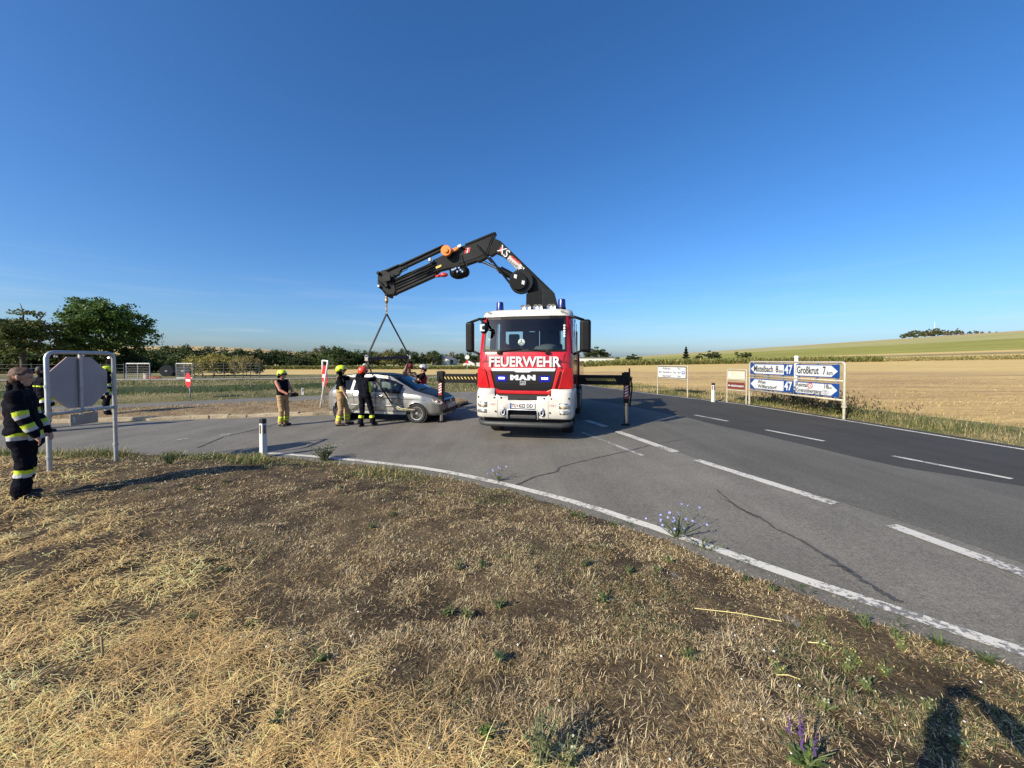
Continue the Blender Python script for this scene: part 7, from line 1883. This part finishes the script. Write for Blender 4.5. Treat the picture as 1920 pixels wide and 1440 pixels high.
            for i in range(10): b.f.append((2 * i, 2 * i + 2, 2 * i + 3, 2 * i + 1)); b.m.append(0)
            b.build('neck_guard', _M['navy_cloth'], ho, smooth=True)
    return e

YB, SB = 'hi_yellow', 'silver_band'
fire = dict(top='navy_cloth', leg='navy_cloth', bulk=1.02, leg_bands=((.24, .38, YB), (.38, .50, SB)), coat_bands=((.66, .80, YB), (.80, .92, SB)), arm_bands=((.72, .92, YB), (.92, 1.01, SB)), fore_bands=((.38, .58, YB), (.58, .76, SB)), neck='navy_cloth')
def gz(x, y): return float(zr(x))
def local_of(loc, face, p):
    a = math.atan2(-face[0], face[1]); d = Vector(p) - Vector(loc); return tuple(Matrix.Rotation(-a, 3, 'Z') @ d)

# nearest bystander beside the stop sign
x, y = -6.58, 5.12; z = float(HV(np.array([x]), np.array([y]))[0])
make_person('brown-haired firefighter in black coat with yellow and silver bands beside the stop sign', (x, y, z), (.80, .60), 1.73, dict(fire, bulk=1.12), handR=(.20, .19, .84), handL=(-.18, .20, .86), poleR=(.7, -.8, -.2), lean=(0, .01), head_pitch=-.10, hair='hair_brown', coat=True, seed=1, feet={1: (.12, .02), -1: (-.11, -.03)}, voxel=.009)
# group behind the stop sign
f3 = dict(fire); x, y = -13.3, 10.85
make_person('firefighter in dark banded jacket seen from behind past the stop sign post', (x, y, gz(x, y)), (.25, .97), 1.84, dict(fire, torso_bands=((.78, .90, YB),)), handR=(.18, .30, 1.0), handL=(-.18, .30, 1.0), coat=True, hair='hair_dark', seed=2)
x, y = -14.35, 11.25
make_person('bald man in dark clothes half hidden behind the nearest firefighter', (x, y, gz(x, y)), (.6, -.5), 1.80, dict(top='vest_dark', leg='navy_cloth', bulk=1.0), seed=3)
x, y = -14.0, 13.3
make_person('firefighter with yellow helmet and white shirt standing behind the stop sign', (x, y, gz(x, y)), (-.65, -.75), 1.80, dict(fire, top='navy_cloth'), handR=(.12, .30, 1.02), handL=(-.30, .05, .82), coat=True, helmet=('helmet_yellow', 'fire'), seed=4, extra=[((-.03, .13, 1.08), (.03, .12, 1.36), .07, .06, 'shirt_white')])
# crane operator with remote control
x, y = gnd(531, 797.5, -.05); loc5 = (x, y, gz(x, y)); fc = (.95, -.30)
make_person('crane operator in yellow helmet and tan trousers holding a remote box', loc5, fc, 1.70, dict(top='vest_dark', leg='tan_cloth', sleeve='none', skin='skin_red', leg_bands=((.50, .66, YB), (.74, .88, YB)), neck='skin_red', bulk=1.03, waist='tan_cloth'), handR=(.11, .33, 1.00), handL=(-.11, .33, 1.00), poleR=(.6, -.6, -.5), poleL=(-.6, -.6, -.5), helmet=('helmet_yellow', 'fire'), grip=True, lean=(0, -.03), seed=5)
rc = empty('remote_control', (0, 0, 0), 0, 'black crane remote control box in the operator\'s hands', 'remote control')
a5 = math.atan2(-fc[0], fc[1]); rc.location = Vector(loc5) + Matrix.Rotation(a5, 3, 'Z') @ Vector((0, .40, .97)); rc.rotation_euler = (0, 0, a5)
b = MB(); b.box((0, 0, 0), (.27, .17, .10)); cb_ = b.build('casing', _M['black_plastic'], rc, bevel=.015)
for q in (-.08, -.025, .03, .085): b = MB(); b.tube([(q, 0, .05), (q, .004, .085)], .007, 6); b.sphere((q, .004, .09), .011, 8, 6); b.build('lever', _M['black_plastic'], cb_)
b = MB(); b.tube([(-.14, -.06, .02), (-.15, -.02, .06), (.15, -.02, .06), (.14, -.06, .02)], .009, 6); b.build('guard_rail', _M['black_plastic'], cb_, smooth=True)
# tan trousers, arm stretched to the car
x, y = gnd(640, 797, -.05); l6 = (x, y, gz(x, y)); fc = (.97, .22)
make_person('firefighter in yellow helmet and tan dungarees stretching one arm over the car', l6, fc, 1.84, dict(top='navy_cloth', leg='tan_cloth', sleeve='short', leg_bands=((.50, .64, YB), (.74, .88, YB)), flank='vest_side', braces='tan_cloth', glove='glove_pale', glove_on=(1,), neck='navy_cloth', bulk=1.05, waist='tan_cloth'), handL=(-.10, .62, 1.47), handR=(.22, .22, .86), poleR=(.5, -1, -.1), helmet=('helmet_yellow', 'fire'), seed=6, feet={1: (.12, -.06), -1: (-.10, .16)})
# back view, both arms raised to the sling
x, y = gnd(686, 799, -.05); l7 = (x, y, gz(x, y)); fc = (.28, .96)
make_person('firefighter in orange helmet seen from behind reaching up to the spreader beam', l7, fc, 1.80, dict(top='navy_cloth', leg='navy_cloth', sleeve='short', leg_bands=((.46, .66, YB),), flank='vest_side', glove='glove_grey', neck='navy_cloth', bulk=1.04), handL=local_of(l7, fc, NB_ + Vector((-.02, -.06, -.05))), handR=local_of(l7, fc, at(702, 706, 12.25)), poleR=(1, -.2, -.3), poleL=(-.6, -.3, .2), helmet=('helmet_orange', 'fire'), grip=True, seed=7, feet={1: (.17, .12), -1: (-.13, -.08)}, head_yaw=-.1, lean=(-.13, .05))
# two on the far side of the car
x, y = at(768, 720, 14.95).x, 14.95; l8 = (x, y, gz(x, y)); fc = (-.2, -.98)
make_person('man in olive shirt and dark red cap guiding the sling behind the car', l8, fc, 1.86, dict(top='olive_cloth', leg='navy_cloth', sleeve='short', bulk=1.0), handR=local_of(l8, fc, FB_ + Vector((-.06, .1, -.06))), handL=(-.16, .36, 1.52), poleR=(.8, .2, -.6), poleL=(-.8, .2, -.6), helmet=('cap_red', 'cap'), grip=True, seed=8)
x, y = at(794, 720, 14.75).x, 14.75; l9 = (x, y, gz(x, y)); fc = (-.93, -.25)
make_person('firefighter in silver helmet and red vest reaching across behind the windscreen', l9, fc, 1.84, dict(top='red_cloth', leg='navy_cloth', sleeve='short', sleeve_mat='navy_cloth', bulk=1.03), handR=(.10, .50, 1.50), handL=(-.14, .46, 1.30), helmet=('helmet_silver', 'fire'), grip=True, seed=9)
# the photographer, behind the lens: phone held up in both hands
fc = (0, 1); l0 = (-.06, -.42, float(HV(np.array([-.06]), np.array([-.42]))[0]))
make_person('photographer in dark clothes raising a phone overhead with both arms', l0, fc, 1.74, dict(top='navy_cloth', leg='navy_cloth', bulk=1.12), handR=local_of(l0, fc, (.15, -.10, 1.91)), handL=local_of(l0, fc, (-.15, -.10, 1.91)), poleR=(1, -.2, -.2), poleL=(-1, -.2, -.2), hair='hair_dark', grip=True, seed=10, voxel=.012)
b = MB(); b.box((0, 0, 0), (.15, .009, .075)); ph = b.build('phone', _M['black_gloss'], None, bevel=.006); ph.location = (0, -.03, CAM_H); tag(ph, 'black phone held up by the photographer', 'phone')
